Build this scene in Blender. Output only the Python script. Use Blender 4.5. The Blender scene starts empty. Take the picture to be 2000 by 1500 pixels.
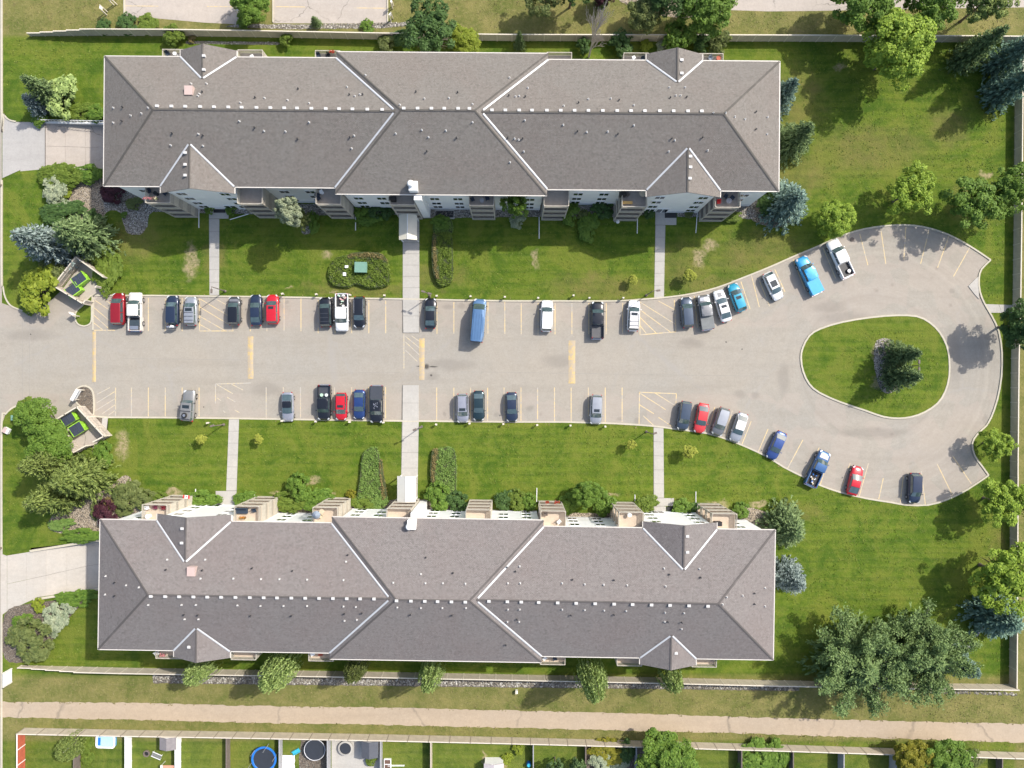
import bpy, bmesh, math, random
import numpy as np
from mathutils import Vector, Matrix
from mathutils.geometry import tessellate_polygon

# ------------------------------------------------------------ camera, sky, sun, exposure
SC = bpy.context.scene
HC = 107.0            # flying height of the drone above the ground
K = 0.08              # metres on the ground per photograph pixel
cam_d = bpy.data.cameras.new('camera')
cam = bpy.data.objects.new('camera', cam_d)
SC.collection.objects.link(cam)
cam.location = (0, 0, HC)
cam.rotation_euler = (0, 0, 0)
cam_d.sensor_fit = 'HORIZONTAL'
cam_d.angle = 2 * math.atan(1000 * K / HC)
cam_d.clip_start = 0.5
cam_d.clip_end = 6000
SC.camera = cam
SUN = Vector((0.79, 0.545, 1.0)).normalized()
SUN_EL = math.asin(SUN.z)
world = bpy.data.worlds.new('World'); SC.world = world; world.use_nodes = True
wn = world.node_tree
sky = wn.nodes.new('ShaderNodeTexSky'); sky.sky_type = 'NISHITA'; sky.sun_disc = False
sky.sun_elevation = SUN_EL
sky.sun_rotation = math.atan2(SUN.x, SUN.y)
sky.air_density = 1.0; sky.dust_density = 2.5; sky.ozone_density = 0.5
bg = wn.nodes['Background']; wn.links.new(sky.outputs[0], bg.inputs[0]); bg.inputs[1].default_value = 0.150
sd = bpy.data.lights.new('sun', 'SUN'); sd.energy = 3.4; sd.angle = math.radians(0.9); sd.color = (1.0, 0.95, 0.87)
so = bpy.data.objects.new('sun', sd); SC.collection.objects.link(so)
so.rotation_euler = (-SUN).to_track_quat('-Z', 'Y').to_euler()
SC.view_settings.view_transform = 'Standard'
SC.view_settings.look = 'None'
SC.view_settings.gamma = 1
SC.view_settings.use_curve_mapping = False
SC.view_settings.exposure = 0.60

R = random.Random(7)
COL = SC.collection
DEG = math.pi / 180

def W(px, py, h=0.0):
    s = K * (HC - h) / HC
    return ((px - 1000) * s, (750 - py) * s)

# ------------------------------------------------------------ materials
MATS = {}
def newmat(name):
    m = bpy.data.materials.new(name); m.use_nodes = True
    MATS[name] = m
    return m, m.node_tree, m.node_tree.nodes['Principled BSDF']

def N(nt, t, **kw):
    n = nt.nodes.new(t)
    for k, v in kw.items(): setattr(n, k, v)
    return n

def mixc(nt, fac, a, b, mode='MIX'):
    n = N(nt, 'ShaderNodeMix', data_type='RGBA', blend_type=mode)
    for i, s in ((0, fac), (6, a), (7, b)):
        if isinstance(s, (int, float)): n.inputs[i].default_value = s
        elif isinstance(s, tuple): n.inputs[i].default_value = (*s, 1)
        else: nt.links.new(s, n.inputs[i])
    return n.outputs[2]

def mth(nt, op, a, b=None, c=None, clamp=False):
    n = N(nt, 'ShaderNodeMath', operation=op, use_clamp=clamp)
    for i, s in enumerate((a, b, c)):
        if s is None: continue
        if isinstance(s, (int, float)): n.inputs[i].default_value = s
        else: nt.links.new(s, n.inputs[i])
    return n.outputs[0]

def rng_(nt, v, a, b, c=0.0, d=1.0, smooth=False):
    n = N(nt, 'ShaderNodeMapRange')
    if smooth: n.interpolation_type = 'SMOOTHSTEP'
    nt.links.new(v, n.inputs[0])
    for i, x in enumerate((a, b, c, d)): n.inputs[i + 1].default_value = x
    return n.outputs[0]

def pos(nt):
    return N(nt, 'ShaderNodeNewGeometry').outputs['Position']

def objc(nt):
    return N(nt, 'ShaderNodeTexCoord').outputs['Object']

def noise(nt, vec, scale, detail=4, rough=0.55, dist=0.0):
    n = N(nt, 'ShaderNodeTexNoise')
    nt.links.new(vec, n.inputs['Vector'])
    n.inputs['Scale'].default_value = scale; n.inputs['Detail'].default_value = detail
    n.inputs['Roughness'].default_value = rough; n.inputs['Distortion'].default_value = dist
    return n.outputs['Fac']

def scaled(nt, vec, s):
    n = N(nt, 'ShaderNodeVectorMath', operation='MULTIPLY'); nt.links.new(vec, n.inputs[0]); n.inputs[1].default_value = s
    return n.outputs[0]

def bump(nt, bsdf, h, strength=0.3, dist=0.05):
    b = N(nt, 'ShaderNodeBump'); b.inputs['Strength'].default_value = strength; b.inputs['Distance'].default_value = dist
    nt.links.new(h, b.inputs['Height']); nt.links.new(b.outputs[0], bsdf.inputs['Normal'])

def spots(nt, vec, lst, wob=0.5):
    """mask that is 1 inside soft irregular patches given as (px, py, rx px, ry px)"""
    nz = N(nt, 'ShaderNodeTexNoise'); nt.links.new(vec, nz.inputs['Vector']); nz.inputs['Scale'].default_value = 0.6; nz.inputs['Detail'].default_value = 5
    off = N(nt, 'ShaderNodeVectorMath', operation='MULTIPLY_ADD'); nt.links.new(nz.outputs['Color'], off.inputs[0])
    off.inputs[1].default_value = (wob * 4, wob * 4, 0); off.inputs[2].default_value = (-wob * 2, -wob * 2, 0)
    ad = N(nt, 'ShaderNodeVectorMath', operation='ADD'); nt.links.new(vec, ad.inputs[0]); nt.links.new(off.outputs[0], ad.inputs[1])
    out = None
    for (px, py, rx, ry) in lst:
        x, y = W(px, py)
        s = N(nt, 'ShaderNodeVectorMath', operation='SUBTRACT'); nt.links.new(ad.outputs[0], s.inputs[0]); s.inputs[1].default_value = (x, y, 0)
        m = N(nt, 'ShaderNodeVectorMath', operation='MULTIPLY'); nt.links.new(s.outputs[0], m.inputs[0]); m.inputs[1].default_value = (1 / (rx * K), 1 / (ry * K), 0)
        l = N(nt, 'ShaderNodeVectorMath', operation='LENGTH'); nt.links.new(m.outputs[0], l.inputs[0])
        v = rng_(nt, l.outputs['Value'], 1.15, 0.35, smooth=True)
        out = v if out is None else mth(nt, 'MAXIMUM', out, v)
    return out

def plain(name, col, rough=0.7, metal=0.0, var=0.12, scale=2.0, bmp=0.0, coat=0.0, spec=0.5):
    m, nt, b = newmat(name)
    v = objc(nt)
    n1 = noise(nt, v, scale, 5, 0.6)
    dark = tuple(c * (1 - var) for c in col); lite = tuple(min(1, c * (1 + var)) for c in col)
    nt.links.new(mixc(nt, rng_(nt, n1, 0.3, 0.7), dark, lite), b.inputs['Base Color'])
    b.inputs['Roughness'].default_value = rough; b.inputs['Metallic'].default_value = metal
    b.inputs['Coat Weight'].default_value = coat; b.inputs['Coat Roughness'].default_value = 0.05
    b.inputs['Specular IOR Level'].default_value = spec
    if bmp: bump(nt, b, noise(nt, v, scale * 8, 3), bmp, 0.02)
    return m

# --- lawn
def make_lawn(name, dry_outside=True):
    m, nt, b = newmat(name)
    p = pos(nt)
    big = noise(nt, p, 0.055, 4, 0.6)
    mid = noise(nt, p, 0.33, 6, 0.65)
    fine = noise(nt, p, 2.1, 6, 0.75)
    tiny = noise(nt, p, 7.0, 3, 0.7)
    streak = noise(nt, scaled(nt, p, (0.10, 1.9, 1)), 1.0, 3, 0.6)
    streak2 = noise(nt, scaled(nt, p, (1.3, 0.12, 1)), 1.0, 2, 0.5)
    m2 = noise(nt, p, 0.95, 5, 0.75, 0.6)
    c = mixc(nt, rng_(nt, mid, 0.34, 0.66), (0.050, 0.102, 0.007), (0.108, 0.171, 0.014))
    c = mixc(nt, rng_(nt, big, 0.40, 0.62), c, (0.130, 0.171, 0.019))
    c = mixc(nt, rng_(nt, streak, 0.40, 0.62, 0.0, 0.6), c, (0.043, 0.090, 0.007))
    c = mixc(nt, rng_(nt, streak2, 0.45, 0.7, 0.0, 0.25), c, (0.130, 0.166, 0.027))
    c = mixc(nt, rng_(nt, m2, 0.50, 0.72, 0.0, 0.6), c, (0.146, 0.175, 0.034))
    c = mixc(nt, rng_(nt, m2, 0.48, 0.28, 0.0, 0.55), c, (0.038, 0.081, 0.006))
    c = mixc(nt, rng_(nt, fine, 0.50, 0.72, 0.0, 0.45), c, (0.168, 0.185, 0.058))
    c = mixc(nt, rng_(nt, fine, 0.48, 0.30, 0.0, 0.4), c, (0.029, 0.061, 0.006))
    sxy = N(nt, 'ShaderNodeSeparateXYZ'); nt.links.new(p, sxy.inputs[0])
    wv = N(nt, 'ShaderNodeMath', operation='SINE'); nt.links.new(mth(nt, 'ADD', mth(nt, 'MULTIPLY', sxy.outputs['Y'], 4.2), mth(nt, 'MULTIPLY', mid, 1.5)), wv.inputs[0])
    c = mixc(nt, rng_(nt, wv.outputs[0], -0.5, 0.9, 0.0, 0.30), c, (0.147, 0.204, 0.021))
    pt = noise(nt, p, 0.16, 5, 0.7, 1.2)
    c = mixc(nt, rng_(nt, pt, 0.50, 0.62, 0.0, 0.6), c, (0.160, 0.181, 0.029))
    c = mixc(nt, rng_(nt, pt, 0.48, 0.36, 0.0, 0.6), c, (0.039, 0.092, 0.008))
    # drier areas of thin grass
    dry = spots(nt, p, [(1560, 340, 90, 50), (1700, 290, 140, 60), (1480, 500, 120, 60), (1560, 200, 60, 90), (1400, 560, 90, 25), (1850, 250, 50, 50),
                        (1170, 560, 120, 30), (860, 540, 60, 30), (260, 470, 60, 50), (420, 500, 30, 50), (1900, 400, 60, 50), (700, 565, 140, 16),
                        (1560, 1000, 60, 20), (1950, 1100, 30, 90), (1330, 520, 60, 60)], 1.2)
    c = mixc(nt, mth(nt, 'MULTIPLY', dry, rng_(nt, mid, 0.3, 0.75, 0.15, 0.75)), c, (0.190, 0.152, 0.056))
    bare = spots(nt, p, [(375, 490, 10, 22), (372, 520, 16, 28), (1046, 505, 9, 22), (1366, 505, 14, 20), (1385, 480, 16, 14), (240, 870, 16, 34), (640, 500, 14, 10),
                         (612, 940, 16, 10), (540, 965, 12, 7), (340, 962, 18, 8), (1193, 968, 16, 7), (1400, 985, 26, 9), (1480, 985, 20, 8), (655, 965, 7, 6),
                         (1440, 548, 14, 4), (565, 563, 10, 3), (655, 572, 12, 4), (1715, 690, 14, 26), (1712, 750, 14, 14), (1640, 130, 14, 9),
                         (15, 1336, 8, 8), (985, 1490, 6, 18), (945, 1478, 5, 14), (1200, 205, 10, 10), (1925, 340, 14, 9), (1560, 60, 14, 8)], 0.7)
    c = mixc(nt, mth(nt, 'MULTIPLY', bare, rng_(nt, fine, 0.36, 0.60, 0.25, 1.0)), c, (0.36, 0.29, 0.17))
    # outside the perimeter fence the grass is rough and yellow
    if dry_outside:
        sx = N(nt, 'ShaderNodeSeparateXYZ'); nt.links.new(p, sx.inputs[0])
        up = rng_(nt, sx.outputs['Y'], W(0, 76)[1], W(0, 66)[1])
        lo = rng_(nt, sx.outputs['Y'], W(0, 1313)[1], W(0, 1326)[1])
        yard = rng_(nt, sx.outputs['Y'], W(0, 1442)[1], W(0, 1450)[1])
        lo = mth(nt, 'MULTIPLY', lo, mth(nt, 'SUBTRACT', 1.0, mth(nt, 'MULTIPLY', yard, 0.8)))
        ri = rng_(nt, sx.outputs['X'], W(1976, 0)[0], W(1986, 0)[0])
        o = mth(nt, 'MAXIMUM', mth(nt, 'MAXIMUM', up, lo), ri)
        dc = mixc(nt, rng_(nt, mid, 0.35, 0.66), (0.120, 0.135, 0.035), (0.235, 0.205, 0.075))
        dc = mixc(nt, rng_(nt, fine, 0.5, 0.75, 0, 0.7), dc, (0.30, 0.245, 0.115))
        dc = mixc(nt, rng_(nt, tiny, 0.55, 0.75, 0, 0.5), dc, (0.06, 0.07, 0.02))
        c = mixc(nt, mth(nt, 'MULTIPLY', o, 0.9), c, dc)
    nt.links.new(c, b.inputs['Base Color'])
    b.inputs['Roughness'].default_value = 0.9; b.inputs['Specular IOR Level'].default_value = 0.15
    bump(nt, b, mth(nt, 'ADD', fine, mth(nt, 'MULTIPLY', tiny, 0.8)), 0.8, 0.16)
    return m
LAWN = make_lawn('lawn_grass')

def make_paving(name, a, bcol, stain=(), cracks=0.0, crack_col=(0.08, 0.08, 0.07), grain=0.10, dark=()):
    m, nt, b = newmat(name)
    p = pos(nt)
    big = noise(nt, p, 0.07, 5, 0.65, 0.4); mid = noise(nt, p, 0.7, 5, 0.7); fine = noise(nt, p, 6.0, 4, 0.8)
    c = mixc(nt, rng_(nt, big, 0.35, 0.65), a, bcol)
    c = mixc(nt, rng_(nt, mid, 0.40, 0.70, 0.0, 0.45), c, tuple(x * 0.80 for x in a))
    st = noise(nt, scaled(nt, p, (0.05, 0.55, 1)), 1.0, 4, 0.6)
    c = mixc(nt, rng_(nt, st, 0.5, 0.7, 0.0, 0.35), c, tuple(x * 0.72 for x in a))
    g2 = noise(nt, p, 2.6, 4, 0.8)
    c = mixc(nt, rng_(nt, g2, 0.50, 0.75, 0.0, 0.5), c, tuple(x * 0.72 for x in a))
    c = mixc(nt, rng_(nt, g2, 0.46, 0.25, 0.0, 0.4), c, tuple(min(1, x * 1.2) for x in a))
    c = mixc(nt, rng_(nt, fine, 0.45, 0.8, 0.0, grain * 4), c, tuple(x * 0.6 for x in a))
    c = mixc(nt, rng_(nt, fine, 0.42, 0.2, 0.0, grain * 3), c, tuple(min(1, x * 1.25) for x in a))
    if cracks:
        v = N(nt, 'ShaderNodeTexVoronoi', feature='DISTANCE_TO_EDGE'); nt.links.new(p, v.inputs['Vector']); v.inputs['Scale'].default_value = cracks
        nz = N(nt, 'ShaderNodeTexNoise'); nt.links.new(p, nz.inputs['Vector']); nz.inputs['Scale'].default_value = 0.9; nz.inputs['Detail'].default_value = 4
        mx = N(nt, 'ShaderNodeVectorMath', operation='MULTIPLY_ADD'); nt.links.new(nz.outputs['Color'], mx.inputs[0]); mx.inputs[1].default_value = (1.6, 1.6, 0); nt.links.new(p, mx.inputs[2])
        nt.links.new(mx.outputs[0], v.inputs['Vector'])
        c = mixc(nt, mth(nt, 'MULTIPLY', rng_(nt, v.outputs['Distance'], 0.0, 0.012, 1.0, 0.0), rng_(nt, big, 0.45, 0.55, 0.0, 0.7)), c, crack_col)
    if stain:
        s2 = N(nt, 'ShaderNodeVectorMath', operation='SUBTRACT'); nt.links.new(p, s2.inputs[0]); s2.inputs[1].default_value = (*W(1705, 717), 0)
        l2 = N(nt, 'ShaderNodeVectorMath', operation='LENGTH'); nt.links.new(s2.outputs[0], l2.inputs[0])
        cb = N(nt, 'ShaderNodeCombineXYZ'); nt.links.new(l2.outputs['Value'], cb.inputs[0]); nt.links.new(mth(nt, 'MULTIPLY', mid, 1.2), cb.inputs[1])
        arc = noise(nt, cb.outputs[0], 1.1, 5, 0.7)
        xx = N(nt, 'ShaderNodeSeparateXYZ'); nt.links.new(p, xx.inputs[0])
        c = mixc(nt, mth(nt, 'MULTIPLY', rng_(nt, arc, 0.50, 0.66, 0.0, 0.5), rng_(nt, xx.outputs['X'], 36.0, 48.0)), c, tuple(x * 0.74 for x in a))
        c = mixc(nt, mth(nt, 'MULTIPLY', rng_(nt, arc, 0.45, 0.30, 0.0, 0.4), rng_(nt, xx.outputs['X'], 36.0, 48.0)), c, tuple(x * 1.18 for x in a))
        vo = N(nt, 'ShaderNodeTexVoronoi'); nt.links.new(p, vo.inputs['Vector']); vo.inputs['Scale'].default_value = 0.42
        vs_ = N(nt, 'ShaderNodeSeparateColor'); nt.links.new(vo.outputs['Color'], vs_.inputs[0])
        ay = mth(nt, 'ABSOLUTE', mth(nt, 'SUBTRACT', xx.outputs['Y'], W(0, 704)[1]))
        bay = mth(nt, 'MULTIPLY', rng_(nt, ay, 5.0, 6.5), rng_(nt, vs_.outputs[0], 0.35, 0.75))
        c = mixc(nt, mth(nt, 'MULTIPLY', mth(nt, 'MULTIPLY', rng_(nt, mth(nt, 'ADD', vo.outputs['Distance'], mth(nt, 'MULTIPLY', g2, 0.5)), 0.42, 0.26), bay), 0.5), c, (0.15, 0.125, 0.105))
        c = mixc(nt, rng_(nt, bay, 0.0, 0.2, 0.0, 0.22), c, (0.40, 0.33, 0.28))
        c = mixc(nt, mth(nt, 'MULTIPLY', spots(nt, p, stain, 0.25), 0.42), c, (0.20, 0.18, 0.155))
    if dark:
        c = mixc(nt, mth(nt, 'MULTIPLY', spots(nt, p, dark, 0.08), 0.88), c, (0.055, 0.05, 0.045))
    nt.links.new(c, b.inputs['Base Color']); b.inputs['Roughness'].default_value = 0.88
    b.inputs['Specular IOR Level'].default_value = 0.25
    bump(nt, b, fine, 0.3, 0.02)
    return m
ASPHALT = make_paving('faded_asphalt', (0.352, 0.316, 0.262), (0.322, 0.302, 0.264), cracks=0.045, crack_col=(0.31, 0.29, 0.26),
    stain=[(1350, 670, 30, 12), (1455, 585, 5, 16), (1445, 770, 14, 10), (1475, 773, 10, 8), (875, 600, 12, 7), (900, 598, 9, 7), (1035, 797, 8, 8), (1245, 822, 9, 9),
           (1860, 568, 7, 6), (1925, 820, 8, 12), (880, 712, 60, 14), (845, 735, 14, 8), (1620, 600, 40, 14), (1650, 620, 60, 14), (1090, 705, 40, 16),
           (970, 811, 7, 5), (868, 810, 5, 6), (700, 598, 8, 5), (1190, 594, 8, 4), (560, 590, 5, 4), (1210, 818, 7, 5), (60, 655, 60, 14),
           (1700, 845, 90, 10), (1665, 470, 7, 5), (1530, 740, 14, 40), (1860, 700, 26, 60), (345, 800, 6, 5), (520, 760, 40, 18)],
    dark=[(833, 716, 6.5, 6.5), (822, 715.5, 11, 2.0), (846, 716.5, 11, 1.9), (51, 783, 4, 3), (398, 795, 1.6, 1.6), (1418, 668, 2, 2), (1449, 682, 1.6, 1.6), (1664, 468, 3.5, 2.5), (842, 733, 3, 2.5), (60, 653, 1.6, 1.6)])
CONC = make_paving('pale_concrete', (0.46, 0.435, 0.39), (0.405, 0.39, 0.36), grain=0.08)
CONCP = make_paving('pinkish_concrete', (0.45, 0.395, 0.34), (0.40, 0.36, 0.32), cracks=0.16, grain=0.08)
CONCW = make_paving('driveway_concrete', (0.50, 0.45, 0.385), (0.44, 0.42, 0.38), grain=0.07)
TRAIL = make_paving('tan_trail_asphalt', (0.435, 0.345, 0.248), (0.40, 0.327, 0.245), cracks=0.045, crack_col=(0.2, 0.17, 0.13), grain=0.10)
KERB = make_paving('kerb_concrete', (0.54, 0.49, 0.38), (0.47, 0.44, 0.36), grain=0.1)

def make_gravel(name, a, bcol, ccol):
    m, nt, b = newmat(name)
    p = pos(nt)
    v = N(nt, 'ShaderNodeTexVoronoi'); nt.links.new(p, v.inputs['Vector']); v.inputs['Scale'].default_value = 7.5
    s = N(nt, 'ShaderNodeSeparateColor'); nt.links.new(v.outputs['Color'], s.inputs[0])
    c = mixc(nt, s.outputs[0], a, bcol)
    c = mixc(nt, rng_(nt, s.outputs[1], 0.75, 0.95), c, ccol)
    c = mixc(nt, rng_(nt, v.outputs['Distance'], 0.35, 0.75), c, (0.07, 0.06, 0.05))
    nt.links.new(c, b.inputs['Base Color']); b.inputs['Roughness'].default_value = 0.9
    bump(nt, b, v.outputs['Distance'], -0.8, 0.08)
    return m
GRAVT = make_gravel('tan_gravel', (0.41, 0.335, 0.235), (0.32, 0.26, 0.185), (0.52, 0.46, 0.38))
GRAVG = make_gravel('grey_river_rock', (0.31, 0.275, 0.22), (0.40, 0.37, 0.32), (0.60, 0.58, 0.54))
MULCH = make_gravel('dark_planting_soil', (0.13, 0.10, 0.075), (0.19, 0.15, 0.11), (0.28, 0.25, 0.2))

def make_worn_paint(name, col, under=(0.40, 0.37, 0.33), wear=0.5, scale=2.2):
    m, nt, b = newmat(name)
    p = pos(nt)
    n1 = noise(nt, p, scale, 5, 0.8); n2 = noise(nt, p, 0.35, 3)
    f = mth(nt, 'ADD', mth(nt, 'MULTIPLY', n1, 0.7), mth(nt, 'MULTIPLY', n2, 0.3))
    nt.links.new(mixc(nt, rng_(nt, f, wear - 0.05, wear + 0.07), col, under), b.inputs['Base Color'])
    b.inputs['Roughness'].default_value = 0.8
    return m
LINE = make_worn_paint('faded_yellow_line_paint', (0.60, 0.46, 0.24), wear=0.52)
LINE2 = make_worn_paint('very_worn_yellow_line_paint', (0.56, 0.45, 0.26), wear=0.46)
BUMPY = make_worn_paint('worn_speed_bump_yellow', (0.56, 0.40, 0.15), (0.40, 0.33, 0.24), 0.47, 1.6)
LINEW = make_worn_paint('worn_white_line_paint', (0.66, 0.63, 0.55), wear=0.6)

# --- roof shingles
def make_shingle(name, a, bcol):
    m, nt, b = newmat(name)
    tc = N(nt, 'ShaderNodeTexCoord')
    uv = tc.outputs['UV']; p = pos(nt)
    br = N(nt, 'ShaderNodeTexBrick'); nt.links.new(uv, br.inputs['Vector'])
    br.inputs['Scale'].default_value = 1.0; br.inputs['Brick Width'].default_value = 0.33; br.inputs['Row Height'].default_value = 0.15
    br.inputs['Mortar Size'].default_value = 0.012; br.inputs['Color1'].default_value = (0, 0, 0, 1); br.inputs['Color2'].default_value = (1, 1, 1, 1); br.inputs['Mortar'].default_value = (0.25, 0.25, 0.25, 1)
    br.inputs['Bias'].default_value = 0.0
    big = noise(nt, p, 0.12, 4, 0.6, 0.5); fine = noise(nt, p, 2.7, 5, 0.9); sp = noise(nt, p, 5.5, 3, 0.85)
    c = mixc(nt, br.outputs['Color'], a, bcol)
    c = mixc(nt, rng_(nt, big, 0.4, 0.65, 0, 0.5), c, tuple(x * y for x, y in zip(a, (1.08, 0.97, 0.95))))
    c = mixc(nt, rng_(nt, fine, 0.48, 0.66, 0, 0.8), c, tuple(x * 0.55 for x in a))
    c = mixc(nt, rng_(nt, sp, 0.52, 0.66, 0, 0.75), c, tuple(min(1, x * 1.7) for x in a))
    c = mixc(nt, br.outputs['Fac'], c, tuple(x * 0.55 for x in a))
    stn = noise(nt, scaled(nt, uv, (0.9, 0.10, 1)), 1.0, 4, 0.65); c = mixc(nt, rng_(nt, stn, 0.50, 0.72, 0, 0.16), c, tuple(x * 0.72 for x in a))
    cs = noise(nt, scaled(nt, uv, (0.25, 3.2, 1)), 1.0, 3, 0.6); c = mixc(nt, rng_(nt, cs, 0.48, 0.66, 0, 0.12), c, tuple(min(1, x * 1.35) for x in a))
    rz = noise(nt, p, 0.45, 3, 0.7); c = mixc(nt, rng_(nt, rz, 0.56, 0.70, 0, 0.25), c, tuple(x * 1.22 for x in a))
    nt.links.new(c, b.inputs['Base Color']); b.inputs['Roughness'].default_value = 0.92; b.inputs['Specular IOR Level'].default_value = 0.2
    bump(nt, b, mth(nt, 'SUBTRACT', mth(nt, 'MULTIPLY', fine, 0.5), br.outputs['Fac']), 0.5, 0.03)
    return m
SHING_N = make_shingle('brown_grey_shingles', (0.184, 0.169, 0.151), (0.218, 0.202, 0.183))
SHING_S = make_shingle('mauve_grey_shingles', (0.190, 0.172, 0.164), (0.226, 0.207, 0.197))

def make_siding(name, col, pitch=0.2):
    m, nt, b = newmat(name)
    p = pos(nt)
    s = N(nt, 'ShaderNodeSeparateXYZ'); nt.links.new(p, s.inputs[0])
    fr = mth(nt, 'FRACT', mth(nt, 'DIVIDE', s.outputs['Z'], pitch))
    n1 = noise(nt, p, 0.8, 4)
    c = mixc(nt, rng_(nt, n1, 0.35, 0.7), tuple(x * 0.94 for x in col), col)
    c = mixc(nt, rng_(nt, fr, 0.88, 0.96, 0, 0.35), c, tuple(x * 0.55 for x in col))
    nt.links.new(c, b.inputs['Base Color']); b.inputs['Roughness'].default_value = 0.6
    bump(nt, b, fr, 0.4, 0.02)
    return m
SIDING = make_siding('white_vinyl_siding', (0.86, 0.86, 0.84))
FOUND = plain('grey_parging', (0.66, 0.67, 0.66), 0.85, var=0.08)
BEIGE = plain('beige_painted_wood', (0.47, 0.43, 0.36), 0.7, var=0.12, scale=3)
DECK = plain('grey_deck_boards', (0.34, 0.305, 0.265), 0.8, var=0.1, scale=1.5)
DECKS = plain('tan_deck_boards', (0.52, 0.42, 0.32), 0.8, var=0.1, scale=1.5)
WHITE = plain('white_painted_metal', (0.80, 0.80, 0.78), 0.45, var=0.04)
FASCIA = plain('cream_fascia_metal', (0.62, 0.58, 0.52), 0.5, var=0.05)
VENTM = plain('weathered_vent_metal', (0.55, 0.54, 0.52), 0.5, var=0.15, scale=3)
FLASH = plain('white_valley_flashing', (0.52, 0.53, 0.54), 0.4, var=0.08, scale=5)
BLACK = plain('black_plastic', (0.02, 0.02, 0.022), 0.5, var=0.1)
RUBBER = plain('tyre_rubber', (0.018, 0.018, 0.018), 0.85, var=0.1)
RIM = plain('alloy_rim', (0.55, 0.56, 0.58), 0.3, 0.8, var=0.05)
CHROME = plain('headlight_lens', (0.70, 0.73, 0.76), 0.1, 0.2, var=0.03)
TAIL = plain('red_tail_lens', (0.40, 0.01, 0.01), 0.2, var=0.05)
GREENM = plain('green_transformer_paint', (0.16, 0.30, 0.23), 0.5, var=0.08)
GREENB = plain('lime_green_bin_paint', (0.30, 0.58, 0.05), 0.5, var=0.12)
LID = plain('dark_bin_lid', (0.045, 0.055, 0.08), 0.45, var=0.2, scale=4)
FENCEM = plain('beige_fence_boards', (0.48, 0.42, 0.33), 0.85, var=0.14, scale=1.2, bmp=0.2)
FENCED = plain('weathered_dark_boards', (0.16, 0.13, 0.11), 0.85, var=0.2, scale=2)
FENCEG = plain('grey_weathered_boards', (0.33, 0.33, 0.34), 0.85, var=0.15, scale=2)
FENCEW = plain('white_vinyl_fence', (0.78, 0.78, 0.79), 0.5, var=0.04)
FENCER = plain('red_stained_boards', (0.45, 0.11, 0.06), 0.75, var=0.15)
ENCL = plain('weathered_beige_boards', (0.42, 0.37, 0.31), 0.85, var=0.25, scale=1.5, bmp=0.3)
BARK = plain('brown_bark', (0.12, 0.095, 0.07), 0.9, var=0.3, scale=6, bmp=0.5)
BARKP = plain('pale_birch_bark', (0.52, 0.49, 0.44), 0.8, var=0.2, scale=6)
BARKG = plain('grey_dead_twigs', (0.42, 0.37, 0.33), 0.85, var=0.15, scale=6)
TRAMP = plain('black_trampoline_mat', (0.025, 0.03, 0.04), 0.7, var=0.1)
BLUEP = plain('blue_vinyl', (0.02, 0.16, 0.52), 0.45, var=0.12)
WATER = plain('pool_water_blue', (0.42, 0.68, 0.84), 0.08, var=0.12, scale=4)
GREYR = plain('grey_shed_roofing', (0.22, 0.20, 0.20), 0.9, var=0.12, scale=3)
STONE = plain('pale_field_stone', (0.46, 0.44, 0.40), 0.9, var=0.3, scale=3)
CREAMR = plain('cream_metal_roofing', (0.66, 0.62, 0.50), 0.5, var=0.04)
CREAMW = plain('white_metal_roofing', (0.60, 0.59, 0.54), 0.5, var=0.04)
REDF = plain('red_petals', (0.55, 0.02, 0.02), 0.7, var=0.2, scale=9)
PINKF = plain('pink_petals', (0.62, 0.22, 0.26), 0.7, var=0.3, scale=9)
NAVYF = plain('navy_cushion_fabric', (0.03, 0.045, 0.07), 0.9, var=0.15)
YELW = plain('yellow_varnished_wood', (0.60, 0.38, 0.12), 0.6, var=0.15)
CANV = plain('beige_canvas', (0.56, 0.48, 0.34), 0.9, var=0.08)
GREYC = plain('grey_blue_canvas', (0.22, 0.26, 0.31), 0.9, var=0.08)
ORANGE = plain('salmon_canvas', (0.60, 0.30, 0.20), 0.8, var=0.12)
HATCH = plain('pinkish_hatch_metal', (0.50, 0.38, 0.34), 0.6, var=0.06)
TEALP = plain('turquoise_plastic', (0.05, 0.42, 0.55), 0.4, var=0.1)

def make_glass():
    m, nt, b = newmat('dark_window_glass')
    b.inputs['Base Color'].default_value = (0.018, 0.026, 0.028, 1); b.inputs['Roughness'].default_value = 0.06
    b.inputs['Specular IOR Level'].default_value = 0.9
    b.inputs['Coat Weight'].default_value = 0.6; b.inputs['Coat Roughness'].default_value = 0.03
    return m
GLASS = make_glass()
def make_cglass():
    m, nt, b = newmat('tinted_car_glass')
    nt.links.new(mixc(nt, noise(nt, objc(nt), 1.6, 3), (0.03, 0.06, 0.065), (0.09, 0.13, 0.135)), b.inputs['Base Color'])
    b.inputs['Roughness'].default_value = 0.08
    b.inputs['Specular IOR Level'].default_value = 1.0; b.inputs['Coat Weight'].default_value = 1.0; b.inputs['Coat Roughness'].default_value = 0.02
    return m
CGLASS = make_cglass()

PAINTS = {}
def paint(name, col, metal=0.25, rough=0.32):
    if name in PAINTS: return PAINTS[name]
    m, nt, b = newmat(name + '_car_paint')
    v = objc(nt)
    nt.links.new(mixc(nt, rng_(nt, noise(nt, v, 1.3, 4), 0.35, 0.7), tuple(c * 0.9 for c in col), col), b.inputs['Base Color'])
    b.inputs['Metallic'].default_value = metal; b.inputs['Roughness'].default_value = rough
    b.inputs['Coat Weight'].default_value = 0.8; b.inputs['Coat Roughness'].default_value = 0.06
    PAINTS[name] = m
    return m

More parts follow.
